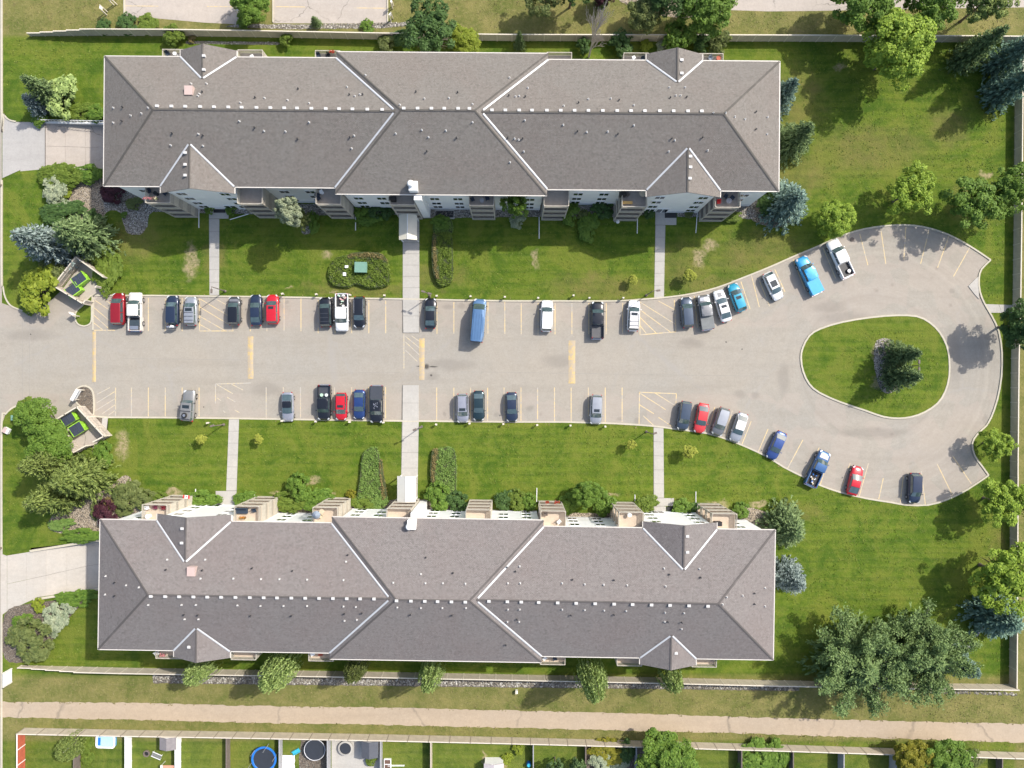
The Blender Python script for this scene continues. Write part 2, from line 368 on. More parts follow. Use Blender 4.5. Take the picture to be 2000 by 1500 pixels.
def foliage(name, dark, lite, tip=None, trans=0.25):
    m, nt, b = newmat(name)
    g = N(nt, 'ShaderNodeNewGeometry')
    ri = g.outputs['Random Per Island']
    o = objc(nt)
    cl = noise(nt, g.outputs['Position'], 0.9, 3, 0.6)
    c = mixc(nt, ri, dark, lite)
    c = mixc(nt, rng_(nt, cl, 0.38, 0.66, 0, 0.6), c, lite)
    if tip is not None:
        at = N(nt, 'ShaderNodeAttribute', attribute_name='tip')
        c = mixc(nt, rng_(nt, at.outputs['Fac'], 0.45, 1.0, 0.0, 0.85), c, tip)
    nt.links.new(c, b.inputs['Base Color'])
    b.inputs['Roughness'].default_value = 0.6; b.inputs['Specular IOR Level'].default_value = 0.25
    tr = N(nt, 'ShaderNodeBsdfTranslucent'); nt.links.new(mixc(nt, 0.5, c, (0.16, 0.22, 0.02)), tr.inputs['Color'])
    ms = N(nt, 'ShaderNodeMixShader'); ms.inputs[0].default_value = trans
    nt.links.new(b.outputs[0], ms.inputs[1]); nt.links.new(tr.outputs[0], ms.inputs[2])
    nt.links.new(ms.outputs[0], nt.nodes['Material Output'].inputs['Surface'])
    return m
FOL = {
 'lime': foliage('lime_green_leaves', (0.108, 0.205, 0.020), (0.342, 0.462, 0.056), trans=0.3),
 'green': foliage('mid_green_leaves', (0.057, 0.131, 0.018), (0.188, 0.297, 0.045), trans=0.3),
 'airy': foliage('grey_green_leaves', (0.097, 0.152, 0.039), (0.279, 0.345, 0.090), trans=0.25),
 'dark': foliage('dark_green_leaves', (0.026, 0.065, 0.017), (0.094, 0.167, 0.043), trans=0.2),
 'olive': foliage('olive_green_leaves', (0.065, 0.098, 0.026), (0.195, 0.227, 0.072), trans=0.25),
 'gold': foliage('golden_leaves', (0.112, 0.136, 0.010), (0.304, 0.272, 0.032), trans=0.3),
 'yellow': foliage('yellow_green_leaves', (0.137, 0.200, 0.018), (0.309, 0.364, 0.041), trans=0.3),
 'purple': foliage('dark_purple_leaves', (0.024, 0.010, 0.014), (0.084, 0.026, 0.036), trans=0.15),
 'pale': foliage('pale_variegated_leaves', (0.160, 0.210, 0.120), (0.420, 0.460, 0.300), trans=0.2),
 'hedge': foliage('clipped_hedge_leaves', (0.072, 0.127, 0.015), (0.182, 0.248, 0.039), trans=0.25),
 'hedged': foliage('dull_hedge_leaves', (0.093, 0.172, 0.035), (0.222, 0.333, 0.079), trans=0.25),
 'plume': foliage('plumed_conifer_needles', (0.070, 0.130, 0.042), (0.234, 0.328, 0.115), trans=0.2),
 'rust': foliage('rusty_hedge_leaves', (0.120, 0.105, 0.035), (0.280, 0.220, 0.090), trans=0.2),
 'weep': foliage('weeping_birch_leaves', (0.149, 0.237, 0.068), (0.450, 0.565, 0.193), trans=0.3),
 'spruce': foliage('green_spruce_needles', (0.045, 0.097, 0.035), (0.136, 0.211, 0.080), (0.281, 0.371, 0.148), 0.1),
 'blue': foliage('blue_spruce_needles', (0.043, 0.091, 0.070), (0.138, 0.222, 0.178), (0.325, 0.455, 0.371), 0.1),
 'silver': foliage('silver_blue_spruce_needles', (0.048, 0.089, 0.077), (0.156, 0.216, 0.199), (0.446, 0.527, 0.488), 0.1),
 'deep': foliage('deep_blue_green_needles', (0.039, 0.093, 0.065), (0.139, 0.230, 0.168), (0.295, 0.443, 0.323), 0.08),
}

# ------------------------------------------------------------ mesh helpers
class MB:
    def __init__(s): s.v = []; s.f = []; s.uv = {}
    def add(s, vs, fs):
        o = len(s.v); s.v += [tuple(p) for p in vs]; s.f += [tuple(i + o for i in f) for f in fs]
    def box(s, x, y, z, sx, sy, sz, rz=0.0, taper=1.0):
        c, n = math.cos(rz), math.sin(rz); vs = []
        for k in (-1, 1):
            t = taper if k > 0 else 1.0
            for a, b in ((-1, -1), (1, -1), (1, 1), (-1, 1)):
                u, w = a * sx / 2 * t, b * sy / 2 * t
                vs.append((x + u * c - w * n, y + u * n + w * c, z + k * sz / 2))
        s.add(vs, [(3, 2, 1, 0), (4, 5, 6, 7), (0, 1, 5, 4), (1, 2, 6, 5), (2, 3, 7, 6), (3, 0, 4, 7)])
        return s
    def bx(s, x0, x1, y0, y1, z0, z1): return s.box((x0 + x1) / 2, (y0 + y1) / 2, (z0 + z1) / 2, abs(x1 - x0), abs(y1 - y0), abs(z1 - z0))
    def prism(s, poly, z0, z1):
        n = len(poly); vs = [(x, y, z0) for x, y in poly] + [(x, y, z1) for x, y in poly]
        s.add(vs, [tuple(range(n - 1, -1, -1)), tuple(range(n, 2 * n))] + [(i, (i + 1) % n, n + (i + 1) % n, n + i) for i in range(n)])
        return s
    def sheet(s, poly, z):
        t = tessellate_polygon([[Vector((x, y, 0)) for x, y in poly]])
        vs = [(x, y, z if not callable(z) else z(x, y)) for x, y in poly]
        fs = []
        for a, b, c in t:
            ar = (vs[b][0] - vs[a][0]) * (vs[c][1] - vs[a][1]) - (vs[b][1] - vs[a][1]) * (vs[c][0] - vs[a][0])
            fs.append((a, b, c) if ar > 0 else (a, c, b))
        s.add(vs, fs); return s
    def tube(s, p0, p1, r0, r1=None, n=6):
        r1 = r0 if r1 is None else r1
        p0, p1 = Vector(p0), Vector(p1); d = (p1 - p0)
        if d.length < 1e-6: return s
        d.normalize(); a = d.orthogonal().normalized(); b = d.cross(a)
        vs = []
        for p, r in ((p0, r0), (p1, r1)):
            for i in range(n):
                t = 2 * math.pi * i / n; vs.append(p + (a * math.cos(t) + b * math.sin(t)) * r)
        s.add(vs, [(i, (i + 1) % n, n + (i + 1) % n, n + i) for i in range(n)] + [tuple(range(n - 1, -1, -1)), tuple(range(n, 2 * n))])
        return s
    def lathe(s, prof, n=16, x=0, y=0, z=0):
        vs = []
        for r, h in prof:
            for i in range(n):
                t = 2 * math.pi * i / n; vs.append((x + r * math.cos(t), y + r * math.sin(t), z + h))
        fs = []
        for j in range(len(prof) - 1):
            for i in range(n): fs.append((j * n + i, j * n + (i + 1) % n, (j + 1) * n + (i + 1) % n, (j + 1) * n + i))
        fs.append(tuple(range(n - 1, -1, -1))); fs.append(tuple(range((len(prof) - 1) * n, len(prof) * n)))
        s.add(vs, fs); return s
    def ribbon(s, pts, w, z0, z1, closed=False):
        P = [Vector((x, y)) for x, y in pts]; n = len(P); L = []; Rr = []
        for i in range(n):
            if closed: a, b = P[i - 1], P[(i + 1) % n]
            else: a, b = P[max(0, i - 1)], P[min(n - 1, i + 1)]
            t = (b - a).normalized(); nn = Vector((-t.y, t.x)) * w / 2
            L.append(P[i] + nn); Rr.append(P[i] - nn)
        vs = []
        for i in range(n): vs += [(L[i].x, L[i].y, z0), (L[i].x, L[i].y, z1), (Rr[i].x, Rr[i].y, z1), (Rr[i].x, Rr[i].y, z0)]
        fs = []
        for i in range(n if closed else n - 1):
            j = (i + 1) % n
            for k in range(3): fs.append((4 * i + k, 4 * j + k, 4 * j + k + 1, 4 * i + k + 1))
        if not closed: fs += [(0, 1, 2, 3), (4 * n - 1, 4 * n - 2, 4 * n - 3, 4 * n - 4)]
        s.add(vs, fs); return s
    def mesh(s, name, smooth=False, recalc=True, sharp=35):
        me = bpy.data.meshes.new(name); me.from_pydata(s.v, [], s.f); me.update()
        if recalc:
            bm = bmesh.new(); bm.from_mesh(me); bmesh.ops.recalc_face_normals(bm, faces=bm.faces); bm.to_mesh(me); bm.free()
        if smooth:
            me.shade_smooth(); me.set_sharp_from_angle(angle=sharp * DEG)
        return me
    def build(s, name, mat, parent=None, loc=(0, 0, 0), smooth=False, recalc=True, sharp=35):
        return place(name, s.mesh(name, smooth, recalc, sharp), mat, parent, loc)

def place(name, me, mat, parent=None, loc=(0, 0, 0), rz=0.0, scale=None, objmat=False):
    o = bpy.data.objects.new(name, me)
    if mat is not None:
        if len(me.materials) == 0: me.materials.append(mat)
        elif me.materials[0] is not mat or objmat:
            o.material_slots[0].link = 'OBJECT'; o.material_slots[0].material = mat
    COL.objects.link(o)
    o.location = loc; o.rotation_euler = (0, 0, rz)
    if scale is not None: o.scale = scale
    if parent is not None: o.parent = parent
    return o

def tag(o, label, cat, group=None):
    o['label'] = label; o['category'] = cat
    if group: o['group'] = group
    return o
def struct(o): o['kind'] = 'structure'; return o
def stuff(o): o['kind'] = 'stuff'; return o
def thing(name, label, cat, loc=(0, 0, 0), rz=0.0, group=None):
    o = bpy.data.objects.new(name, None); COL.objects.link(o)
    o.location = loc; o.rotation_euler = (0, 0, rz); o.empty_display_size = 0.5
    return tag(o, label, cat, group)
def P(lst, h=0.0): return [W(x, y, h) for x, y in lst]

def catmull(pts, n=4, closed=False):
    out = []; m = len(pts)
    rngi = range(m if closed else m - 1)
    for i in rngi:
        p0 = pts[(i - 1) % m] if closed or i > 0 else pts[0]; p1 = pts[i]; p2 = pts[(i + 1) % m]
        p3 = pts[(i + 2) % m] if closed or i + 2 < m else pts[m - 1]
        for k in range(n):
            t = k / n
            out.append(tuple(0.5 * (2 * p1[j] + (p2[j] - p0[j]) * t + (2 * p0[j] - 5 * p1[j] + 4 * p2[j] - p3[j]) * t * t + (3 * p1[j] - p0[j] - 3 * p2[j] + p3[j]) * t ** 3) for j in (0, 1)))
    if not closed: out.append(pts[-1])
    return out
# ------------------------------------------------------------ the setting
LOTN = catmull([(1100, 588), (1200, 588), (1250, 585), (1300, 581), (1350, 574), (1400, 562), (1450, 543), (1500, 523), (1550, 501), (1600, 480), (1640, 462), (1690, 447), (1750, 440),
        (1800, 443), (1850, 458), (1895, 482), (1934, 508)], 3)
LOTN = [(182, 577), (300, 577.5), (400, 578.5), (520, 580), (640, 582), (785, 584), (900, 586.5), (1000, 588)] + LOTN
NOSE1 = catmull([(1934, 508), (1916, 526), (1911, 545), (1913, 570), (1922, 593), (1936, 617), (1950, 648), (1956, 690), (1955, 735), (1947, 780), (1935, 815), (1925, 832)], 2)[1:]
NOSE2 = catmull([(1925, 832), (1908, 848), (1898, 866), (1903, 890), (1917, 910), (1930, 928)], 2)[1:]
LOTS = catmull([(1930, 928), (1890, 955), (1850, 975), (1812, 986), (1770, 986), (1740, 981), (1690, 973), (1640, 961), (1600, 947), (1570, 932), (1530, 912), (1500, 893), (1460, 874),
        (1420, 858), (1380, 846), (1320, 838), (1275, 832), (1200, 827), (1100, 824)], 2)[1:] + [(1000, 824), (900, 823), (785, 822), (640, 820), (450, 817), (320, 815.5), (210, 815), (184, 813)]

# base ground with openings for the two sunken garage ramps
def ground_base():
    mb = MB()
    xs = [-3000, W(60, 0)[0], W(300, 0)[0], 3000]
    ys = [-3000, W(0, 1200)[1], W(0, 1050)[1], W(0, 332)[1], W(0, 240)[1], 3000]
    idx = {}
    for i, x in enumerate(xs):
        for j, y in enumerate(ys):
            idx[i, j] = len(mb.v); mb.v.append((x, y, 0.0))
    for i in range(3):
        for j in range(5):
            if i == 1 and j in (1, 3): continue
            mb.f.append((idx[i, j], idx[i + 1, j], idx[i + 1, j + 1], idx[i, j + 1]))
    return struct(mb.build('ground', LAWN, recalc=False))
ground_base()

lot = MB()
lot.sheet(P([(-400, 592), (4, 592), (60, 612), (100, 560), (150, 500), (182, 560)] + LOTN[1:] + NOSE1 + NOSE2 + LOTS + [(183, 870), (140, 880), (100, 800), (60, 785), (4, 822), (-400, 822)]), 0.03)
LOT = struct(lot.build('parking_lot', ASPHALT, recalc=False))
st = MB(); st.sheet(P([(-400, -600), (4, -600), (4, 592), (-400, 592)]), 0.03); st.sheet(P([(-400, 822), (4, 822), (4, 2200), (-400, 2200)]), 0.03)
STREET = struct(st.build('street', ASPHALT, recalc=False))

ZL = 0.10
ln = MB()
lawn_n = [(8, -900), (2800, -900), (2800, 715), (1956, 715)] + [q for q in NOSE1 if q[1] <= 715][::-1] + LOTN[::-1] + [(182, 577), (208, 577), (208, 560), (218, 544), (165, 507), (122, 566), (104, 583), (84, 600), (62, 606), (45, 608), (22, 598), (10, 580), (7, 560), (7, 362), (12, 348), (24, 340), (40, 335), (90, 330.5), (205, 329), (300, 329), (300, 244), (205, 242), (90, 239), (30, 238), (14, 230), (8, 216)]
# (the kerb runs exactly along the outline)
lawn_n = [q for q in lawn_n]
ln.sheet(P(lawn_n), ZL)
struct(ln.build('lawn', LAWN, recalc=False))
ls = MB()
nose_lo = [q for q in NOSE1 if q[1] > 715] + NOSE2
lawn_s = [(1956, 715)] + nose_lo + LOTS[1:] + [(212, 815), (212, 850), (219, 849), (160, 881), (120, 821), (104, 822), (96, 808), (84, 795), (68, 789), (48, 788.5), (28, 795), (12, 808), (6, 825), (6, 1082), (14, 1085), (60, 1070), (190, 1056), (300, 1056), (300, 1140), (190, 1149), (75, 1166), (14, 1194), (6, 1200), (6, 2300), (2800, 2300), (2800, 715)]
ls.sheet(P(lawn_s), ZL)
struct(ls.build('lawn.001', LAWN, recalc=False))

ISL = catmull([(1564, 700), (1567, 680), (1580, 656), (1602, 642), (1645, 629), (1700, 620), (1750, 616), (1790, 618), (1815, 630), (1835, 650), (1848, 675), (1853, 700), (1853, 735), (1845, 765), (1830, 788),
       (1805, 805), (1780, 814), (1755, 817), (1725, 814), (1690, 802), (1640, 785), (1600, 767), (1580, 750), (1568, 725)], 2, True)
il = MB(); il.sheet(P(ISL), ZL); struct(il.build('island_lawn', LAWN, recalc=False))
T1 = catmull([(180, 598), (180, 620), (177, 632), (165, 637), (152, 632), (147, 618), (152, 606), (163, 596), (172, 584), (181, 578)], 3, True)
T2 = catmull([(183, 812), (184, 780), (180, 762), (168, 754), (154, 757), (147, 768), (149, 784), (160, 795), (172, 804)], 3, True)
t = MB(); t.sheet(P(T1), ZL); struct(t.build('traffic_island_lawn', LAWN, recalc=False))
t = MB(); t.sheet(P(T2 ), ZL); t.sheet(P([(183, 813), (211, 815), (199, 850), (180, 806)]), ZL + 0.003); struct(t.build('gravel_island', MULCH, recalc=False))

kb = MB()
kb.ribbon(P(LOTN), 0.24, 0, 0.15); kb.ribbon(P([LOTN[-1]] + NOSE1 + NOSE2), 0.24, 0, 0.152); kb.ribbon(P([NOSE2[-1]] + LOTS), 0.24, 0, 0.148)
kb.ribbon(P(ISL), 0.26, 0, 0.15, True); kb.ribbon(P(T1), 0.22, 0, 0.15, True); kb.ribbon(P(T2), 0.22, 0, 0.15, True)
kb.ribbon(P([(183, 581), (182, 645)]), 0.2, 0, 0.146)
kb.ribbon(P(catmull([(4.5, 352), (4.5, 540), (7, 560), (11, 580), (22, 597), (45, 607)], 4)), 0.22, 0, 0.151)
kb.ribbon(P(catmull([(108, 823), (97, 808), (84, 796), (68, 789.5), (48, 789), (28, 795), (12, 809), (4.5, 830), (4.5, 1075)], 3)), 0.24, 0, 0.15)
kb.ribbon(P(catmull([(4.5, -500), (4.5, 200), (8, 222), (18, 234), (32, 238)], 3)), 0.22, 0, 0.15)
kb.ribbon(P([(4.5, 1200), (4.5, 2000)]), 0.24, 0, 0.15)
struct(kb.build('kerb', KERB))

# ---- walks, one slab at a time
def slabs(parent, corners, n, z0, z1, mat, gap=0.035, jit=0.004):
    """corners: a,b (start, left/right) and c,d (end, left/right) in photo pixels; cut into n slabs along its length"""
    a, b, c, d = [Vector(W(*q)) for q in corners]
    for i in range(n):
        L = (c - a).length / n; g = gap / 2 / max(L, .1)
        t0, t1 = i / n + g / n, (i + 1) / n - g / n
        q = [a.lerp(c, t0), b.lerp(d, t0), b.lerp(d, t1), a.lerp(c, t1)]
        mb = MB(); mb.prism([(v.x, v.y) for v in q], z0, z1 + R.uniform(-jit, jit))
        mb.build('slab', mat, parent)
bed = MB()
for poly in ([(409, 412), (429, 412), (428.5, 578.5), (410, 578.5)], [(787, 430), (819, 430), (819.5, 650), (786.5, 650)], [(1280, 412), (1300, 412), (1296, 581), (1277.5, 583)],
             [(447.5, 818), (467.5, 818), (462, 985), (442, 985)], [(786, 752), (818, 752), (815, 975), (783, 975)], [(1276, 832), (1295.5, 834), (1297, 1000), (1276, 1000)],
             [(1921, 594), (1978, 596), (1978, 611), (1932, 610)], [(196.5, 540), (208, 544), (208, 577), (196.5, 577)], [(200, 815), (212, 815), (209, 845), (198, 850)]):
    bed.sheet(P(poly), ZL + 0.012)
WALK = struct(bed.build('walkway', plain('joint_sand', (0.16, 0.15, 0.13), 0.95), recalc=False))
slabs(WALK, [(409, 428), (429, 428), (410, 576.5), (428.5, 576.5)], 6, 0.05, 0.135, CONC)
slabs(WALK, [(409, 412), (447, 412), (409, 427.5), (447, 427.5)], 1, 0.05, 0.135, CONC)
slabs(WALK, [(787, 430), (819, 430), (787, 584), (819.5, 584)], 7, 0.05, 0.135, CONC)
slabs(WALK, [(787, 584.5), (819.5, 584.5), (788, 650), (818.5, 650)], 2, 0.02, 0.15, CONC)
slabs(WALK, [(1280, 440), (1299, 440), (1277.5, 582), (1296.5, 580.5)], 6, 0.05, 0.135, CONC)
slabs(WALK, [(1280, 412), (1321, 412), (1279.5, 439.5), (1320.5, 440)], 1, 0.05, 0.135, CONC)
slabs(WALK, [(448, 819), (467.5, 819), (442.5, 958), (462.5, 958)], 6, 0.05, 0.135, CONC)
slabs(WALK, [(422, 958.6), (462.5, 958.6), (422, 986), (462, 986)], 1, 0.05, 0.135, CONC)
slabs(WALK, [(787, 752), (818, 752), (786.5, 822), (818, 822)], 2, 0.02, 0.15, CONC)
slabs(WALK, [(786.5, 822.5), (818, 822.5), (783, 975), (815.5, 975)], 5, 0.05, 0.135, CONC)
slabs(WALK, [(1276.5, 834.5), (1295.5, 836.5), (1277, 972), (1296.5, 972)], 5, 0.05, 0.135, CONC)
slabs(WALK, [(1277, 972.5), (1316, 972.5), (1277, 988), (1316, 988)], 1, 0.05, 0.135, CONC)
slabs(WALK, [(1277, 988.5), (1300, 988.5), (1277, 1003), (1300, 1003)], 1, 0.05, 0.135, CONC)
slabs(WALK, [(1922, 594), (1932, 611), (1978, 596), (1978, 611)], 2, 0.05, 0.135, CONC)
slabs(WALK, [(196.5, 545), (208, 547), (196.5, 576), (208, 576)], 1, 0.05, 0.135, CONC)
slabs(WALK, [(201, 816), (211.5, 816), (197, 850), (208, 846)], 1, 0.05, 0.135, CONC)
t = MB(); t.prism(P([(1890.5, 559), (1905, 544), (1910, 541), (1911, 584), (1902, 574)]), 0.0, 0.12); t.build('slab', CONC, WALK)

# ---- sunken driveways
def ramp_z(x): 
    x0, x1 = W(88, 0)[0], W(262, 0)[0]
    return -1.35 * min(1, max(0, (x - x0) / (x1 - x0)))
dn = MB()
for a, b in ((5, 40), (40, 88)):
    dn.sheet(P([(a, 238 if a > 5 else 225), (b, 239), (b, 332), (a, 338 if a > 5 else 348)]), 0.035 if a > 5 else 0.034)
DRVN = struct(dn.build('driveway', make_paving('grey_apron_concrete', (0.41, 0.39, 0.365), (0.38, 0.37, 0.35), cracks=0.08)))
for i in range(5):
    for j in range(2):
        x0, x1 = 89 + i * 37, 89 + (i + 1) * 37 - 0.4
        y0, y1 = (241, 285) if j == 0 else (285.4, 329)
        mb = MB(); q = P([(x0, y0), (x0, y1), (x1, y1), (x1, y0)])
        vs = [(x, y, ramp_z(x) + 0.03 - d) for d in (0.2, 0) for x, y in q]
        mb.add(vs, [(3, 2, 1, 0), (4, 5, 6, 7), (0, 1, 5, 4), (1, 2, 6, 5), (2, 3, 7, 6), (3, 0, 4, 7)]); mb.build('slab', CONCP, DRVN)
ds = MB()
ds.sheet(P([(2, 1072), (14, 1084), (14, 1196), (2, 1202)]), 0.036)
DRVS = struct(ds.build('driveway.001', CONCW, recalc=False))
def edge_t(x): return 1085 + (x - 14) * (1056 - 1085) / 180 if x < 194 else 1056
def edge_b(x): return 1196 + (x - 14) * (1148 - 1196) / 176 if x < 190 else 1148
for i in range(7):
    x0, x1 = 14.3 + i * 38, 14.3 + (i + 1) * 38 - 0.25
    for j in range(2):
        def yy(x, t): return edge_t(x) + (edge_b(x) - edge_t(x)) * t
        ta, tb = (0.0, 0.498) if j == 0 else (0.502, 1.0)
        q = P([(x0, yy(x0, ta)), (x0, yy(x0, tb)), (x1, yy(x1, tb)), (x1, yy(x1, ta))])
        mb = MB(); vs = [(x, y, ramp_z(x) + 0.03 - d) for d in (0.2, 0) for x, y in q]
        mb.add(vs, [(3, 2, 1, 0), (4, 5, 6, 7), (0, 1, 5, 4), (1, 2, 6, 5), (2, 3, 7, 6), (3, 0, 4, 7)]); mb.build('slab', CONCW, DRVS)
def retaining(label, pts, z1, rail=False):
    t = thing('retaining_wall', label, 'wall')
    mb = MB(); mb.ribbon(P(pts), 0.26, -1.7, z1); mb.build('wall_panel', CONC, t)
    mb = MB(); mb.ribbon(P(pts), 0.34, z1, z1 + 0.07); mb.build('coping', WHITE if rail else KERB, t)
    if rail:
        mb = MB(); q = P(pts)
        mb.ribbon(q, 0.06, z1 + 1.0, z1 + 1.06); mb.ribbon(q, 0.04, z1 + 0.18, z1 + 0.22)
        a, b = Vector(q[0]), Vector(q[-1])
        for i in range(31):
            p = a.lerp(b, i / 30); mb.box(p.x, p.y, z1 + 0.6, 0.035, 0.035, 1.0)
        mb.build('railing', WHITE, t)
retaining('grey retaining wall with white railing on top edge of the upper garage ramp', [(90, 240), (200, 242), (275, 243)], 0.25, True)
retaining('low concrete edge wall along the lower side of the upper garage ramp', [(90, 331), (275, 330.5)], 0.16)
retaining('concrete retaining wall along the upper side of the lower garage ramp', [(60, 1076), (190, 1055), (270, 1053)], 0.18)
retaining('pale concrete wall along the lower side of the lower garage ramp', [(68, 1170), (190, 1150), (270, 1147)], 0.30)

# ---- trail, pads and road beyond the fence
def jit(poly, step=9, amp=1.3, seed=3):
    q = random.Random(seed); o = []
    for i in range(len(poly)):
        a, c = poly[i], poly[(i + 1) % len(poly)]; L = math.hypot(c[0] - a[0], c[1] - a[1]); n = max(1, int(L / step))
        for k in range(n): t = k / n; o.append((a[0] + (c[0] - a[0]) * t + q.uniform(-amp, amp), a[1] + (c[1] - a[1]) * t + q.uniform(-amp, amp)))
    return o
tr = MB(); tr.sheet(P(jit([(-400, 1368), (0, 1370), (250, 1372), (500, 1378), (800, 1382), (1000, 1387), (1250, 1393), (1500, 1401), (1800, 1409), (2000, 1413), (2800, 1432),
                       (2800, 1478), (2000, 1450), (1700, 1440), (1400, 1430), (1000, 1421), (700, 1414), (500, 1411), (250, 1405), (0, 1400), (-400, 1396)])), ZL + 0.02)
struct(tr.build('trail', TRAIL, recalc=False))
def pad(name, poly, mat, n, lines, kx):
    mb = MB(); mb.sheet(P(poly), ZL + 0.01); o = struct(mb.build(name, mat, recalc=False))
    for (x0, x1, y) in lines:
        m = MB(); m.sheet(P([(x0, y + 1), (x1, y + 1.6), (x1, y + 0.1), (x0, y - 0.5)]), ZL + 0.018); m.build('parking_line', LINE, o)
    for x in kx:
        m = MB(); m.ribbon(P([(x, -300), (x + 0.5, poly[2][1] - 2)]), 0.18, ZL, ZL + 0.16); m.build('kerb_stone', KERB, o)
pad('neighbour_parking_pad', [(244, -300), (468, -300), (466, 48), (400, 45), (300, 36), (244, 34)], CONCP, 0, [(246, 310, 12), (405, 456, 13)], [243.5, 466])
pad('neighbour_parking_pad.001', [(533, -300), (757, -300), (756, 47), (533, 46)], CONCP, 0, [(540, 596, 13.5), (692, 756, 16)], [533.5, 757])
rd = MB(); rd.sheet(P([(1412, 20), (1412, -300), (2800, -300), (2800, 10), (2000, 15), (1800, 18), (1600, 22), (1500, 23)]), ZL + 0.01)
struct(rd.build('road', CONCP, recalc=False))

# ---- painted lines of the lot
def line(x0, y0, x1, y1, w=1.7, mat=LINE, z=0.036):
    a, b = Vector(W(x0, y0)), Vector(W(x1, y1)); d = (b - a).normalized(); n = Vector((-d.y, d.x)) * w * K / 2
    mb = MB(); mb.sheet([(a - n)[:], (b - n)[:], (b + n)[:], (a + n)[:]], z); mb.build('parking_line', mat, LOT, recalc=False)
for x in (290, 323, 356, 455, 489, 521.5, 555, 588): line(x, 582, x, 647)
for x in (621.5, 654.5, 687, 720.5, 753.5): line(x, 586, x, 651)
for x in (853.5, 886.5, 920, 953, 986): line(x, 590, x, 652)
for x in (1018, 1051, 1084, 1117, 1150, 1184, 1216): line(x, 592, x, 653, z=0.0362)
for x in (226, 257, 290, 323, 356, 389): line(x, 757, x, 813, mat=LINE if x > 280 else LINE2)
for x in (520, 553.5, 587, 620, 653.5, 687, 720, 753): line(x, 756, x, 817, mat=LINE2 if x < 660 else LINE)
for x in (853, 886.5, 919, 952.5, 984.5, 1017.5, 1050, 1083, 1115.5, 1149, 1182, 1215): line(x, 757, x, 822 if x < 1100 else 824)
for a in ((1467, 536, 1483, 600), (1513, 526, 1533, 570), (1480, 541, 1503, 598), (1549, 507, 1572, 566), (1607, 484, 1632, 544), (1679, 457, 1695, 518), (1720, 447, 1730, 516), (1769, 444, 1765, 508),
          (1814, 451, 1798, 515), (1853, 461, 1831, 523), (1894, 483, 1862, 540), (1447, 550, 1465, 604), (1405, 565, 1417, 628), (1356, 578, 1362, 640),
          (1382, 846, 1396, 795), (1416, 857, 1430, 802), (1449, 868, 1467, 823), (1481, 882, 1500, 838), (1502, 893, 1530, 843), (1538, 915, 1568, 859), (1571, 930, 1600, 874), (1602, 946, 1620, 890), (1641, 960, 1660, 905), (1678, 969, 1696, 905), (1716, 975, 1725, 934),
          (1758, 983, 1764, 930), (1807, 985, 1799, 920), (1860, 967, 1830, 906), (1897, 945, 1860, 890)):
    line(*a)
# hatched areas
def hatch(lines, frame, mat=LINE):
    for a in frame: line(*a, w=1.7, mat=mat, z=0.0365)
    for a in lines: line(*a, w=1.5, mat=mat, z=0.036)
hatch([(184, 585, 217, 608), (184, 601, 222, 633), (200, 582, 226, 600), (184, 616, 214, 643), (184, 631, 202, 645)], [(183, 645, 225, 645)])
hatch([(391, 584, 455, 622), (391, 600, 456, 639), (391, 618, 440, 646), (391, 634, 412, 645.5), (420, 583, 454, 602)], [(390, 583, 390, 646), (390, 646.4, 457, 646.4)])
hatch([(1250, 590, 1319, 633), (1250, 605, 1310, 649), (1250, 620, 1282, 651), (1250, 636, 1262, 651), (1286, 588, 1318, 605)], [(1249, 592, 1250, 654), (1250, 654, 1320, 648), (1317, 586, 1320, 648)])
hatch([(792, 657, 820, 680), (792, 668, 820, 694), (804, 656, 821, 668), (792, 684, 815, 706)], [(789, 652, 789, 720)], LINE2)
hatch([(189, 787, 224, 765), (190, 770, 215, 757), (187, 802, 226, 778), (200, 808, 226, 790), (212, 811, 226, 801)], [], LINE2)
hatch([(424, 751, 455, 769), (424, 777, 432, 783), (452, 750, 475, 762), (440, 804, 440, 804.5), (436, 802, 440, 806), (459, 801, 468, 806), (444, 776, 460, 785)], [(421, 750, 490, 748), (421, 750, 421, 788)], LINE2)
hatch([(1250, 768, 1300, 800), (1280, 768, 1320, 793), (1248, 790, 1277, 808), (1256, 812, 1277, 831), (1286, 815, 1314, 834)], [(1248, 766, 1321, 769), (1249, 766, 1248, 828), (1321, 769, 1320, 788)])
SEAM = plain('dark_joint_sealant', (0.27, 0.25, 0.22), 0.8)
for a in ((44, 608, 44, 790), (58, 612, 58, 786), (500, 730, 780, 727), (900, 726, 1500, 735), (240, 700, 480, 703), (1500, 640, 1560, 610)): line(*a, w=.7, mat=SEAM, z=0.0345)
for i, (x, y0, y1, w) in enumerate(((184, 647, 746, 7), (489.5, 657, 740, 11), (824, 661, 742, 10.5), (1117, 665, 749, 13))):
    mb = MB(); X0, Y0 = W(x - w / 2, y0); X1, Y1 = W(x + w / 2, y1)
    n = 12; prof = [(0, 0.032), (0.25, 0.07), (0.5, 0.085), (0.75, 0.07), (1, 0.032)]
    vs = []
    for k in range(n + 1):
        y = Y0 + (Y1 - Y0) * k / n
        for t, z in prof: vs.append((X0 + (X1 - X0) * t + R.uniform(-.03, .03) * (t in (0, 1)), y, z))
    mb.add(vs, [(k * 5 + j, k * 5 + j + 1, (k + 1) * 5 + j + 1, (k + 1) * 5 + j) for k in range(n) for j in range(4)])
    mb.build('speed_bump', BUMPY, LOT, smooth=True)

